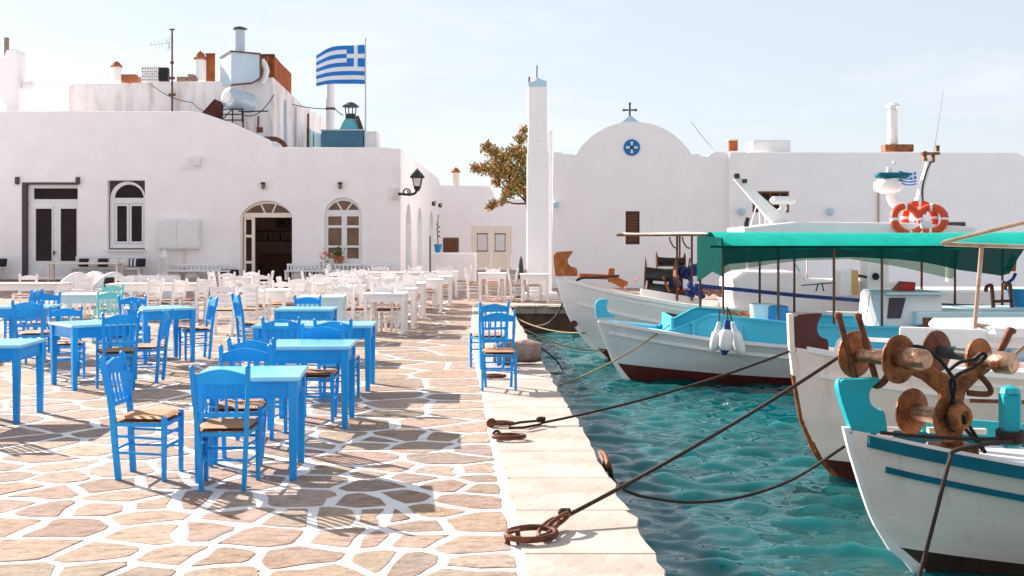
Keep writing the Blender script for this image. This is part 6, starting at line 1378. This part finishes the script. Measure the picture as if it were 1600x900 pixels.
b = MB(); b.tube([l1(1252, 446, 22.1), l1(1300, 442, 22.1)], .012, 5); b.tube([l1(1275, 455, 22.1), l1(1278, 444, 22.1), l1(1284, 442, 22.1), l1(1287, 455, 22.1)], .015, 5); b.tube([l1(1338, 430, 22.1), l1(1354, 433, 22.1)], .03, 6); B1.part('hand_rail', b, M['iron_dark'])
# forward boom with radar scanner, aft mast with domes
b = MB(); b.bar(l1(1150, 277, 23.2), l1(1222, 352, 23.2), .11, .12, .26); B1.part('boom', b, M['white'], bevel=.01)
b = MB(); b.box(l1(1151, 275, 23.1), (.10, .12, .1), bev=.01); b.box(l1(1163, 283, 23.1), (.08, .2, .08), bev=.01); B1.part('boom_lamp', b, M['iron_dark'])
b = MB(); b.box(l1(1223, 313, 23.2), (.50, .25, .16), bev=.06); B1.part('radar_scanner', b, M['boat_white'])
b = MB(); b.tube(spline([l1(1222, 318, 23.2), l1(1224, 326, 23.2), l1(1216, 332, 23.2), l1(1200, 334, 23.2)]), .07, 8); B1.part('radar_arm', b, M['white'], smooth=60)
for (a, c) in ((1180, 1183), (1184, 1196), (1190, 1200)): b = MB(); b.tube([l1(a + 2, 322, 23.1), l1(c - 12 + (a - 1180), 358, 23.1)], .012, 5); B1.part('stay', b, M['white'])
b = MB(); b.tube(spline([l1(1168, 340, 23.0), l1(1166, 350, 23.0), l1(1168, 357, 23.0)]), .05, 8); B1.part('horn', b, M['black'])
dm = 23.4
b = MB(); b.bar(l1(1428, 345, dm), l1(1452, 248, dm), .22, .14, .13); B1.part('aft_mast', b, M['boat_white'], bevel=.01)
b = MB(); b.tube(spline([l1(1446, 335, dm - .1), l1(1441, 300, dm - .1), l1(1447, 270, dm - .1), l1(1455, 252, dm - .1)]), .018, 6); B1.part('mast_cable', b, M['iron_dark'])
b = MB(); b.box(l1(1453, 240, dm), (.36, .16, .05)); b.box(l1(1445, 244, dm), (.06, .08, .2)); b.box(l1(1465, 232, dm), (.06, .06, .12)); b.box(l1(1458, 248, dm), (.05, .08, .16)); B1.part('mast_head', b, M['rust_lt'])
b = MB(); b.tube([l1(1459, 240, dm), l1(1474, 141, dm)], [.012, .006], 5); B1.part('whip_aerial', b, M['white'])
b = MB(); b.box(l1(1394, 274, dm), (.66, .3, .11), bev=.04); B1.part('radar_bar', b, M['teal'])
b = MB(); b.lathe([(.0, -.12), (.14, -.12), (.26, -.06), (.28, .0), (.27, .1), (.2, .16), (0, .18)], l1(1387, 293, dm), n=18); B1.part('radar_dome', b, M['boat_white'], smooth=60)
b = MB(); b.tube([l1(1387, 280, dm), l1(1390, 262, dm)], .06, 8); b.tube(spline([l1(1390, 302, dm), l1(1394, 316, dm), l1(1404, 322, dm), l1(1428, 328, dm)]), .08, 8); b.lathe([(0, -.05), (.05, 0), (0, .05)], l1(1397, 254, dm), n=8); B1.part('radar_bracket', b, M['boat_white'], smooth=60)
b = MB(); fg = thing('ensign', 'little blue and white striped ensign hanging by the white aft mast', 'flag', dp(1432, 290, dm + .1))
flag_cloth(fg, lambda u_, v_, off=0: tuple(dp(1432 - 28 * u_, 268 + 20 * v_ + 2 * math.sin(4 * u_), dm + .1 + .06 * math.sin(6 * u_))), M['flag_blue'], M['flag_white'])
# life rings on the wheelhouse roof
def ring_buoy(c, r, tilt, yaw, label):
    c = Vector(c); q_ = Quaternion((0, 0, 1), R(yaw)) @ Quaternion((1, 0, 0), R(tilt))
    o = thing('life_ring', label, 'life ring', c); o['group'] = 'orange life rings on the far boat roof'
    for s_ in range(4):
        for (a0, a1, mm, nm, rr_) in ((s_ * 90 + 5, s_ * 90 + 85, 'orange', 'orange_segment', .074), (s_ * 90 - 5.5, s_ * 90 + 5.5, 'white', 'white_band', .077)):
            b = MB(); b.tube([c + q_ @ Vector((r * math.cos(R(a)), r * math.sin(R(a)), 0)) for a in np.linspace(a0, a1, 8 if nm[0] == 'o' else 4)], rr_, 10); sub(o, nm, b, M[mm], smooth=60)
ring_buoy(dp(1417, 344, 22.45), .28, 72, 14, 'orange life ring leaning at the bow end of the stack')
ring_buoy(dp(1437, 341, 22.75), .29, 80, -6, 'orange life ring standing highest in the middle of the stack')
ring_buoy(dp(1455, 343, 22.45), .25, 75, -25, 'orange life ring at the mast end, with a small pale box against it')
b = MB(); c = dp(1447, 351, 22.2); b.box(c, (.2, .1, .14), bev=.01); b.lathe([(.04, 0), (.04, .02), (0, .02)], c - Vector((0, .05, 0)), (0, -1, 0), 10); top('life_light', 'small white box lamp in front of the life rings', 'lamp', b, M['white'])
b = MB(); c0_ = dp(1470, 335, 22.6); b.tube([dp(1466, 330, 22.6), dp(1478, 334, 22.6), dp(1476, 348, 22.6)], .05, 8); top('orange_float', 'small orange float lying on the end of the life rings', 'float', b, M['orange'], smooth=60)
# brown boarding ladder, bucket and bits at the stern of the third boat
dl = 20.0; o = thing('boarding_ladder', 'rusty hooked boarding ladder standing on the turquoise stern', 'ladder', dp(1565, 494, dl))
for a in (0, 24): b = MB(); b.tube(spline([dp(1540 + a * 1.25, 456 - (3 if a else 0), dl), dp(1542 + a * 1.25, 448 - (3 if a else 0), dl), dp(1548 + a * 1.2, 446 - (3 if a else 0), dl), dp(1550 + a * 1.2, 452, dl), dp(1553 + a * 1.2, 494, dl)], 5), .035, 7); sub(o, 'side_rail', b, M['rust'])
for p in (471, 484): b = MB(); b.tube([dp(1551, p, dl), dp(1581, p - 1, dl)], .028, 6); sub(o, 'rung', b, M['rust'])
b = MB(); c = dp(1592, 472, 20.2); b.lathe([(.15, 0), (.20, .32), (.215, .33), (.19, .32)], c - Vector((0, 0, .1)), n=14); top('blue_bucket', 'blue plastic bucket beside the boarding ladder', 'bucket', b, M['bucket'], smooth=40)
b = MB(); b.add([dp(1568, 424, 20.9), dp(1587, 424, 20.9), dp(1589, 404, 20.9), dp(1580, 396, 20.9), dp(1568, 424, 21.0), dp(1587, 424, 21.0), dp(1589, 404, 21.0), dp(1580, 396, 21.0)], [(0, 1, 2, 3), (7, 6, 5, 4), (0, 4, 5, 1), (1, 5, 6, 2), (2, 6, 7, 3), (3, 7, 4, 0)]); top('orange_board', 'orange brown board hung at the stern under the green awning', 'board', b, M['terracotta'])
b = MB(); b.tube(spline([dp(1587, 427, 20.6), dp(1582, 436, 20.6), dp(1573, 442, 20.6), dp(1566, 440, 20.6)]), .03, 6); top('stern_cord', 'blue cord looped below the orange board', 'cord', b, M['navy'])

# ---------------------------------------------------------------- moorings on the quay
def chain_ring(c, rx, ry, rz_, r, label, name='mooring_ring', tilt=0, m='rust'):
    c = Vector(c); b = MB(); q_ = Quaternion((0, 0, 1), R(rz_)) @ Quaternion((1, 0, 0), R(tilt))
    b.tube([c + q_ @ Vector((rx * math.cos(t), ry * math.sin(t), 0)) for t in np.linspace(0, 2 * math.pi, 25)[:-1]], r, 8, closed=True)
    return top(name, label, 'mooring ring', b, M[m], 'rusty mooring rings on the quay edge', smooth=60)
zq = .018
pr = gp(830, 843, zq); a = chain_ring(pr + Vector((0, 0, .035)), .15, .10, 22, .020, 'large rusty mooring ring nearest us, a chain link hooked through it', tilt=6)
b = MB(); c = gp(795, 846, zq); b.tube([c + Vector((-.01, 0, -.03)), c + Vector((0, 0, .05)), c + Vector((.05, .01, .06)), c + Vector((.06, .01, -.03))], .018, 7); sub(a, 'staple', b, M['rust'])
lk = thing('chain_link', 'rusty twisted chain links shackled to the nearest mooring ring', 'chain', gp(860, 826, zq))
for (pa, pb, tw_) in (((846, 836), (868, 812), 0), ((858, 822), (886, 806), 1)):
    A, B_ = gp(*pa, zq + .03 + .02 * tw_), gp(*pb, zq + .05 + .02 * tw_); ax = B_ - A; h_ = ax.length / 2; e = ax.normalized(); n_ = e.cross(Vector((0, 0, 1))).normalized() if not tw_ else (e.cross(Vector((0, 0, 1))).normalized() * .5 + Vector((0, 0, .8))).normalized()
    b = MB(); b.tube([(A + B_) / 2 + e * h_ * math.cos(t) * 1.15 + n_ * .04 * math.sin(t) for t in np.linspace(0, 2 * math.pi, 21)[:-1]], .014, 7, closed=True); sub(lk, 'link', b, M['rust'], smooth=60)
pr2 = gp(795, 687, zq); a = chain_ring(pr2 + Vector((0, 0, .03)), .135, .075, 3, .02, 'rusty mooring ring lying empty on the pale coping'); b = MB(); c = gp(776, 685, zq); b.tube([c + Vector((.03 * math.cos(t), .0, .03 + .035 * math.sin(t))) for t in np.linspace(-.5, 3.6, 10)], .014, 6); sub(a, 'staple', b, M['rust'])
a = chain_ring(gp(782, 666, zq) + Vector((0, 0, .03)), .11, .055, 4, .018, 'rusty mooring ring with a looped dark rope tied to it'); b = MB(); c = gp(768, 667, zq); b.tube([c + Vector((.035 * math.cos(t), .0, .035 + .035 * math.sin(t))) for t in np.linspace(0, 5.4, 12)], .014, 6); sub(a, 'staple', b, M['rust'])
chain_ring(gp(773, 591, zq) + Vector((0, 0, .03)), .13, .08, 0, .02, 'rusty mooring ring lying under the nearer quay chair')
b = MB(); c = gp(942, 722, 0); b.tube(spline([gp(945, 735, -.05), gp(944, 722, .03), gp(938, 707, .06), gp(946, 712, .06), gp(951, 728, .02), gp(955, 742, -.12)]), .022, 7); top('mooring_hook', 'rusty hooked bar over the edge of the quay', 'hook', b, M['rust'], smooth=60)
GR = 'dark mooring ropes'
def rope(pts, label, r=.013, m='rope_dark'):
    b = MB(); b.tube(pts, r, 6); return top('mooring_rope', label, 'rope', b, M[m], GR if m == 'rope_dark' else 'tan mooring ropes', smooth=60)
def knot(c, s_, label):
    kr = np.random.RandomState(int(abs(c[0]) * 1000)); b = MB(); c = Vector(c)
    b.tube([c + Vector((s_ * math.sin(2 * t + .4), .7 * s_ * math.sin(3 * t), .02 + s_ * .8 * math.cos(t) ** 2)) for t in np.linspace(0, 6.28, 36)[:-1]], s_ * .38, 6, closed=True); return top('rope_knot', label, 'knot', b, M['rope_dark'], 'knots in the mooring ropes', smooth=60)
k1 = gp(845, 661, zq + .02); rope(sag(k1, B3.root.matrix_world @ Vector((0, 0, 0)) if False else dp(1236, 548, 11.55), .06), 'dark rope from the looped ring to the maroon stem head')
rope([gp(795, 664, zq + .02), gp(812, 660, zq + .05), gp(845, 657, zq + .03)], 'upper strand of the rope loop on the quay'); rope([gp(795, 669, zq + .02), gp(818, 668, zq + .03), gp(845, 663, zq + .03)], 'lower strand of the rope loop on the quay')
knot(k1, .035, 'knot closing the rope loop on the quay')
k2 = gp(882, 808, zq + .06); knot(k2, .03, 'knot at the chain links nearest us')
rope(sag(k2, dp(1312, 557, 8.7), .035), 'long dark rope rising from the chain links to the nearest boat')
rope(spline([gp(955, 742, -.12), gp(962, 755, -.1), dp(975, 766, 7.9)], 6), 'short dark rope tied down from the quay hook'); knot(dp(974, 765, 7.95), .03, 'knot hanging off the quay edge below the hook')
rope(spline([dp(975, 766, 7.9), dp(1010, 777, 8.1), dp(1080, 785, 8.4), dp(1160, 776, 8.5), dp(1240, 748, 8.5), dp(1320, 697, 8.45)], 6), 'slack dark rope from the quay hook to the stem of the nearest boat', .012)
rope(spline([dp(1376, 676, 8.35), dp(1440, 682, 8.2), dp(1530, 686, 8.1), dp(1578, 684, 8.18)], 6), 'taut dark rope along the turquoise stem head to the samson post', .014)
rope(spline([dp(1580, 690, 8.1), dp(1540, 694, 7.95), dp(1492, 704, 7.72), dp(1484, 718, 7.66), dp(1468, 780, 7.55), dp(1450, 850, 7.5), dp(1428, 930, 7.4)], 6), 'dark rope hanging over the rail down the nearest hull', .015)
b = MB()
for k in range(4): b.tube([dp(1578, 682, 8.2) + Vector((.085 * math.cos(t), .085 * math.sin(t), -.03 + k * .022)) for t in np.linspace(0, 6.28, 17)[:-1]], .014, 6, closed=True)
top('rope_turns', 'black rope turns wound on the turquoise samson post', 'rope', b, M['rope_dark'])
hz_ = np.random.RandomState(8)
for pts, l in (([(1406, 552), (1432, 541), (1462, 556), (1482, 580), (1492, 600), (1488, 640), (1510, 660), (1530, 690), (1540, 708)], 'black hose draped over the roller and down the bracket'),
               ([(1483, 578), (1500, 566), (1520, 562), (1534, 552), (1540, 558), (1520, 574), (1496, 586), (1485, 600), (1494, 640)], 'black hose looped round the bracket of the net winch'),
               ([(1486, 640), (1480, 660), (1492, 672), (1506, 650), (1508, 668), (1526, 690), (1536, 704)], 'black hose coiled below the winch bracket')):
    b = MB(); b.tube(spline([dp(px_, py_, 8.26 + .02 * hz_.randn()) for px_, py_ in pts], 5), .014, 7); top('winch_hose', l, 'hose', b, M['black'], 'black hoses on the net winch', smooth=60)
rope(spline([dp(1600, 541, 8.4), dp(1566, 572, 8.3)], 3), 'pale rope running off the small roller', .012, 'rope_tan')
# far boats' lines
rope(spline([dp(967, 431, 23.0), dp(930, 434, 22.8), dp(903, 437, 22.6), dp(886, 462, 23.5), dp(868, 494, 25.5), dp(848, 508, 27), dp(800, 512, 28.2)], 6), 'dark rope over the bow of the large far boat', .025)
rope(sag(dp(1050, 505, 19.2), gp(868, 604, WZ + .05), .1), 'tan rope from the turquoise bow into the water', .013, 'rope_tan')
rope(sag(dp(945, 548, 22.4), dp(815, 512, 22.5), .12), 'tan rope from the large bow to the quay', .016, 'rope_tan'); rope(sag(dp(915, 520, 22.6), dp(808, 498, 25.5), .1), 'second tan rope behind it to the quay', .016, 'rope_tan')
rope(spline([gp(812, 545, .03), dp(838, 540, 18.4), dp(868, 562, 19), dp(880, 580, 19.4)], 5), 'thin dark rope dropping off the quay by the stone block', .012)
# rough stone block on the quay, little things on it
b = MB(); c = gp(808, 570, .018); sr = np.random.RandomState(2)
def blk(i, j): 
    t = 2 * math.pi * j; r_ = .17 + .02 * math.sin(3 * t + 5 * i) + .012 * sr.randn(); e = .82 if i in (0, 1) else 1
    return (c.x - .33 + .66 * i, c.y + .17 + r_ * e * math.cos(t) * .9, c.z + .155 + r_ * e * math.sin(t) * .9)
b.grid(blk, 8, 14); b.add([blk(0, j / 14) for j in range(14)], [tuple(range(14))]); b.add([blk(1, j / 14) for j in range(14)], [tuple(range(14))])
top('stone_block', 'rough brown stone block lying on the quay beside the blue chairs', 'stone', b, M['stone_blk'], smooth=60)
# ---------------------------------------------------------------- wall benches, cushions, lantern, flowers
def bench(name, label, x0, x1, y_, h=.45, back=None, m='white', dep=.5, cat='bench', slats=False):
    o = thing(name, label, cat, ((x0 + x1) / 2, y_, .014))
    z0 = .014 if y_ < FY - 1.6 else .27
    b = MB(); b.box(((x0 + x1) / 2, y_, z0 + h - .03), (x1 - x0, dep, .06), bev=.01); sub(o, 'seat', b, M[m])
    for x in (x0 + .05, x1 - .05):
        for s_ in (-1, 1): b = MB(); b.box((x, y_ + s_ * (dep / 2 - .05), z0 + (h - .06) / 2), (.07, .07, h - .06)); sub(o, 'leg', b, M[m])
    if back:
        b = MB(); b.box(((x0 + x1) / 2, y_ + dep / 2 - .02, z0 + back - .04), (x1 - x0, .04, .08), bev=.01); sub(o, 'back_rail', b, M[m])
        for s_ in (x0 + .04, x1 - .04): b = MB(); b.box((s_, y_ + dep / 2 - .02, z0 + (h + back) / 2), (.06, .05, back - h)); sub(o, 'back_post', b, M[m])
        n = int((x1 - x0) / .14)
        for k in range(1, n): b = MB(); b.box((x0 + (x1 - x0) * k / n, y_ + dep / 2 - .02, z0 + (h + back - .08) / 2), (.05, .03, back - h - .08)); sub(o, 'slat', b, M[m])
    return o
def cushion(px, d, w, h, z0, label, m, tilt=12, rz=0, stripes=False):
    x = wx(px, d); rot = (Matrix.Rotation(R(rz), 3, 'Z') @ Matrix.Rotation(R(-tilt), 3, 'X')); b = MB()
    def pil(i, j, s_):
        a, c = 2 * i - 1, 2 * j - 1; e = (1 - a ** 4) * (1 - c ** 4); return Vector((x, d, z0 + h / 2)) + rot @ Vector((a * w / 2 * (1 - .05 * c * c), s_ * .09 * max(0, e) ** .6, c * h / 2 * (1 - .05 * a * a)))
    b.grid(lambda i, j: pil(i, j, 1), 10, 8); b.grid(lambda i, j: pil(i, j, -1), 10, 8)
    return top('cushion', label, 'cushion', b, m, 'cushions on the wall benches', smooth=80)
def stripe_mat():
    m = bpy.data.materials.new('striped cushion'); m.use_nodes = True; nt = m.node_tree; b = nt.nodes['Principled BSDF']; tc = N(nt, "ShaderNodeTexCoord"); wv = N(nt, "ShaderNodeTexWave", Scale=2.6); wv.bands_direction = 'X'
    rp = N(nt, "ShaderNodeValToRGB"); rp.color_ramp.interpolation = 'CONSTANT'; rp.color_ramp.elements[0].color = (.02, .02, .03, 1); rp.color_ramp.elements[1].position = .5; rp.color_ramp.elements[1].color = (.74, .7, .69, 1)
    nt.links.new(tc.outputs['Object'], wv.inputs[0]); nt.links.new(wv.outputs[0], rp.inputs[0]); nt.links.new(rp.outputs[0], b.inputs[0]); b.inputs['Roughness'].default_value = .9; return m
M['stripes'] = stripe_mat()
yb = FY - .45
bench('wall_bench', 'white slatted bench on the terrace below the first arched window', wx(122), wx(228), yb, .42, .82)
o = bench('terrace_table', 'cream trestle table on the terrace in front of the slatted bench', wx(96), wx(204), FY - 1.05, .62, None, 'cream', .55, 'table')
bench('wall_bench', 'white bench along the wall between cabinet and doorway', wx(262), wx(366), yb, .34, .56)
bench('wall_bench', 'white bench along the wall under the six pane window', wx(450), wx(620), yb, .34, .56)
bench('wall_bench', 'white bench at the photo edge beside the double door', wx(-30), wx(12), yb, .42, .8)
for px_, zz, l, mm, rz in ((131, .72, 'first dark cushion on the terrace bench, by the double door', 'cushion_dk', 4), (146, .72, 'white cushion between dark ones on the terrace bench', 'cushion', -4), (161, .72, 'second dark cushion on the terrace bench', 'cushion_dk', 5), (178, .72, 'pale cushion in the middle of the terrace bench', 'cushion', 0), (194, .72, 'pale cushion leaning near the end of the terrace bench', 'cushion', 6), (209, .72, 'striped cushion tilted at the end of the terrace bench', 'stripes', 12), (220, .72, 'charcoal cushion in the last corner of the terrace bench', 'cushion_dk', -6),
                           (3, .72, 'dark cushion on the bench at the photo edge', 'cushion_dk', 0)):
    cushion(px_, yb - .02, .36, .30, zz, l, M[mm], 14, rz)
for px_, l, mm in ((272, 'pale cushion at the cabinet end of the wall bench', 'cushion'), (300, 'pinkish cushion in the middle of the cabinet bench', 'cushion'), (338, 'pale cushion next to the navy one', 'cushion'), (352, 'navy cushion beside the open doorway', 'cushion_navy'), (362, 'dark cushion against the doorway jamb', 'cushion_dk'),
                   (466, 'white cushion at the doorway end of the window bench', 'cushion'), (486, 'striped cushion nearer the doorway on the window bench', 'stripes'), (545, 'striped cushion under the six pane window', 'stripes'), (568, 'charcoal cushion at the end of the striped ones', 'cushion_dk'), (592, 'pale cushion at the corner end of the window bench', 'cushion')):
    cushion(px_, yb - .02, .50, .34, .30, l, M[mm], 14, 3)
# white wicker armchairs and a long pale sofa before the terrace
def wicker(px, d, label):
    x = wx(px, d); o = thing('wicker_armchair', label, 'armchair', (x, d, .014)); o['group'] = 'white wicker armchairs'
    def sh(i, j): 
        t = math.pi * (.08 + .84 * i); r_ = .44 + .03 * j; top_ = .5 + .36 * math.sin(t) ** 2; return (x + r_ * math.cos(t), d + r_ * .85 * math.sin(t) - .1, .3 + (top_ - .3) * j)
    b = MB(); b.grid(sh, 18, 7); b.grid(lambda i, j: (x + (Vector(sh(i, j)).x - x) * .93, d - .1 + (Vector(sh(i, j)).y - d + .1) * .93, sh(i, j)[2]), 18, 7); sub(o, 'shell', b, M['white_chair'], smooth=60)
    b = MB(); b.tube([Vector(sh(i / 18, 1)) for i in range(19)], .03, 6); sub(o, 'rim', b, M['white_chair'])
    b = MB(); b.box((x, d - .08, .40), (.72, .66, .14), bev=.05); sub(o, 'seat_cushion', b, M['cushion'])
    for s_ in (-1, 1):
        for q_ in (-.35, .25): b = MB(); b.tube([(x + s_ * .3, d + q_, .014), (x + s_ * .32, d + q_, .34)], .025, 6); sub(o, 'leg', b, M['white_chair'])
wicker(116, 29.0, 'rounded white wicker armchair behind the turquoise set, nearer the photo edge'); wicker(172, 29.2, 'rounded white wicker armchair holding a dark cushion'); wicker(143, 29.8, 'rounded white wicker armchair set back between the other two')
cushion(174, 28.9, .4, .3, .48, 'dark cushion in a wicker armchair', M['cushion_dk'], 20)
o = thing('wicker_sofa', 'long pale sofa with a low back in front of the terrace', 'sofa', (wx(232, 31), 31, .014)); x0, x1 = wx(190, 31), wx(275, 31)
b = MB(); b.box(((x0 + x1) / 2, 31, .24), (x1 - x0, .8, .40), bev=.05); sub(o, 'base', b, M['hood_blue']); b = MB(); b.box(((x0 + x1) / 2, 31.4, .5), (x1 - x0, .16, .45), bev=.05); sub(o, 'back', b, M['cushion']); b = MB(); b.box(((x0 + x1) / 2, 30.95, .48), (x1 - x0 - .1, .7, .12), bev=.04); sub(o, 'seat_cushion', b, M['cushion'])
# glass lantern beside the cabinet
d = 40.3; x = wx(257, d); z0 = .014; o = thing('candle_lantern', 'tall white candle lantern standing below the wall cabinet', 'lantern', (x, d, z0))
b = MB(); b.box((x, d, .27), (.36, .36, .5), bev=.01); sub(o, 'plinth', b, M['white'])
zt = wz(402, d)
for a in (-1, 1):
    for c in (-1, 1): b = MB(); b.box((x + a * .14, d + c * .14, (.52 + zt) / 2), (.035, .035, zt - .52)); sub(o, 'frame_bar', b, M['white'])
b = MB(); b.box((x, d, zt), (.34, .34, .04)); b.lathe([(.2, 0), (.06, .18), (.05, .24), (0, .26)], (x, d, zt + .02), n=4, a0=R(45), a1=R(405)); sub(o, 'roof_cap', b, M['white'])
b = MB(); b.lathe([(.05, 0), (.05, .22), (0, .225)], (x, d, .52), n=10); sub(o, 'candle', b, M['cream'])
# window plant, table flowers
d = 40.85; x = wx(529, d); zb_ = wz(411.5, d)
b = MB(); b.lathe([(.16, 0), (.2, .2), (.22, .22), (.2, .21)], (x, d - .02, zb_ + .03), n=12); o = top('window_plant', 'bushy plant in a terracotta pot on the window sill', 'plant', b, M['terracotta'])
b = MB()
for k in range(90): v = Vector(lr.randn(3)).normalized() * .2 * lr.rand() ** .5; a = Vector(lr.randn(3)).normalized(); e = a.cross(v).normalized(); p = Vector((x, d - .05, zb_ + .42)) + v; b.add([p, p + a * .05 + e * .03, p + a * .1, p + a * .05 - e * .03], [(0, 1, 2, 3)])
sub(o, 'leaves', b, M['leaf'])
d = 33.55; x = wx(513, d); b = MB(); b.lathe([(.05, 0), (.06, .12), (.04, .2), (.045, .22)], (x, d, .77), n=10); o = top('flower_vase', 'vase of red flowers on the table by the wall bench', 'vase', b, M['white'])
b = MB()
for k in range(40): v = Vector((lr.randn() * .09, lr.randn() * .07, lr.rand() * .3)); a = Vector(lr.randn(3)).normalized(); e = a.cross(Vector((0, 0, 1))).normalized(); p = Vector((x, d, .97)) + v; b.add([p, p + a * .05 + e * .03, p + a * .1, p + a * .05 - e * .03], [(0, 1, 2, 3)])
sub(o, 'leaves', b, M['leaf'])
b = MB()
for k in range(26): v = Vector((lr.randn() * .07 - .12, lr.randn() * .05, .3 + lr.randn() * .06)); a = Vector(lr.randn(3)).normalized(); e = a.cross(Vector((0, 0, 1))).normalized(); p = Vector((x, d, .97)) + v; b.add([p, p + a * .04 + e * .03, p + a * .08, p + a * .04 - e * .03], [(0, 1, 2, 3)])
sub(o, 'petals', b, M['flower'])
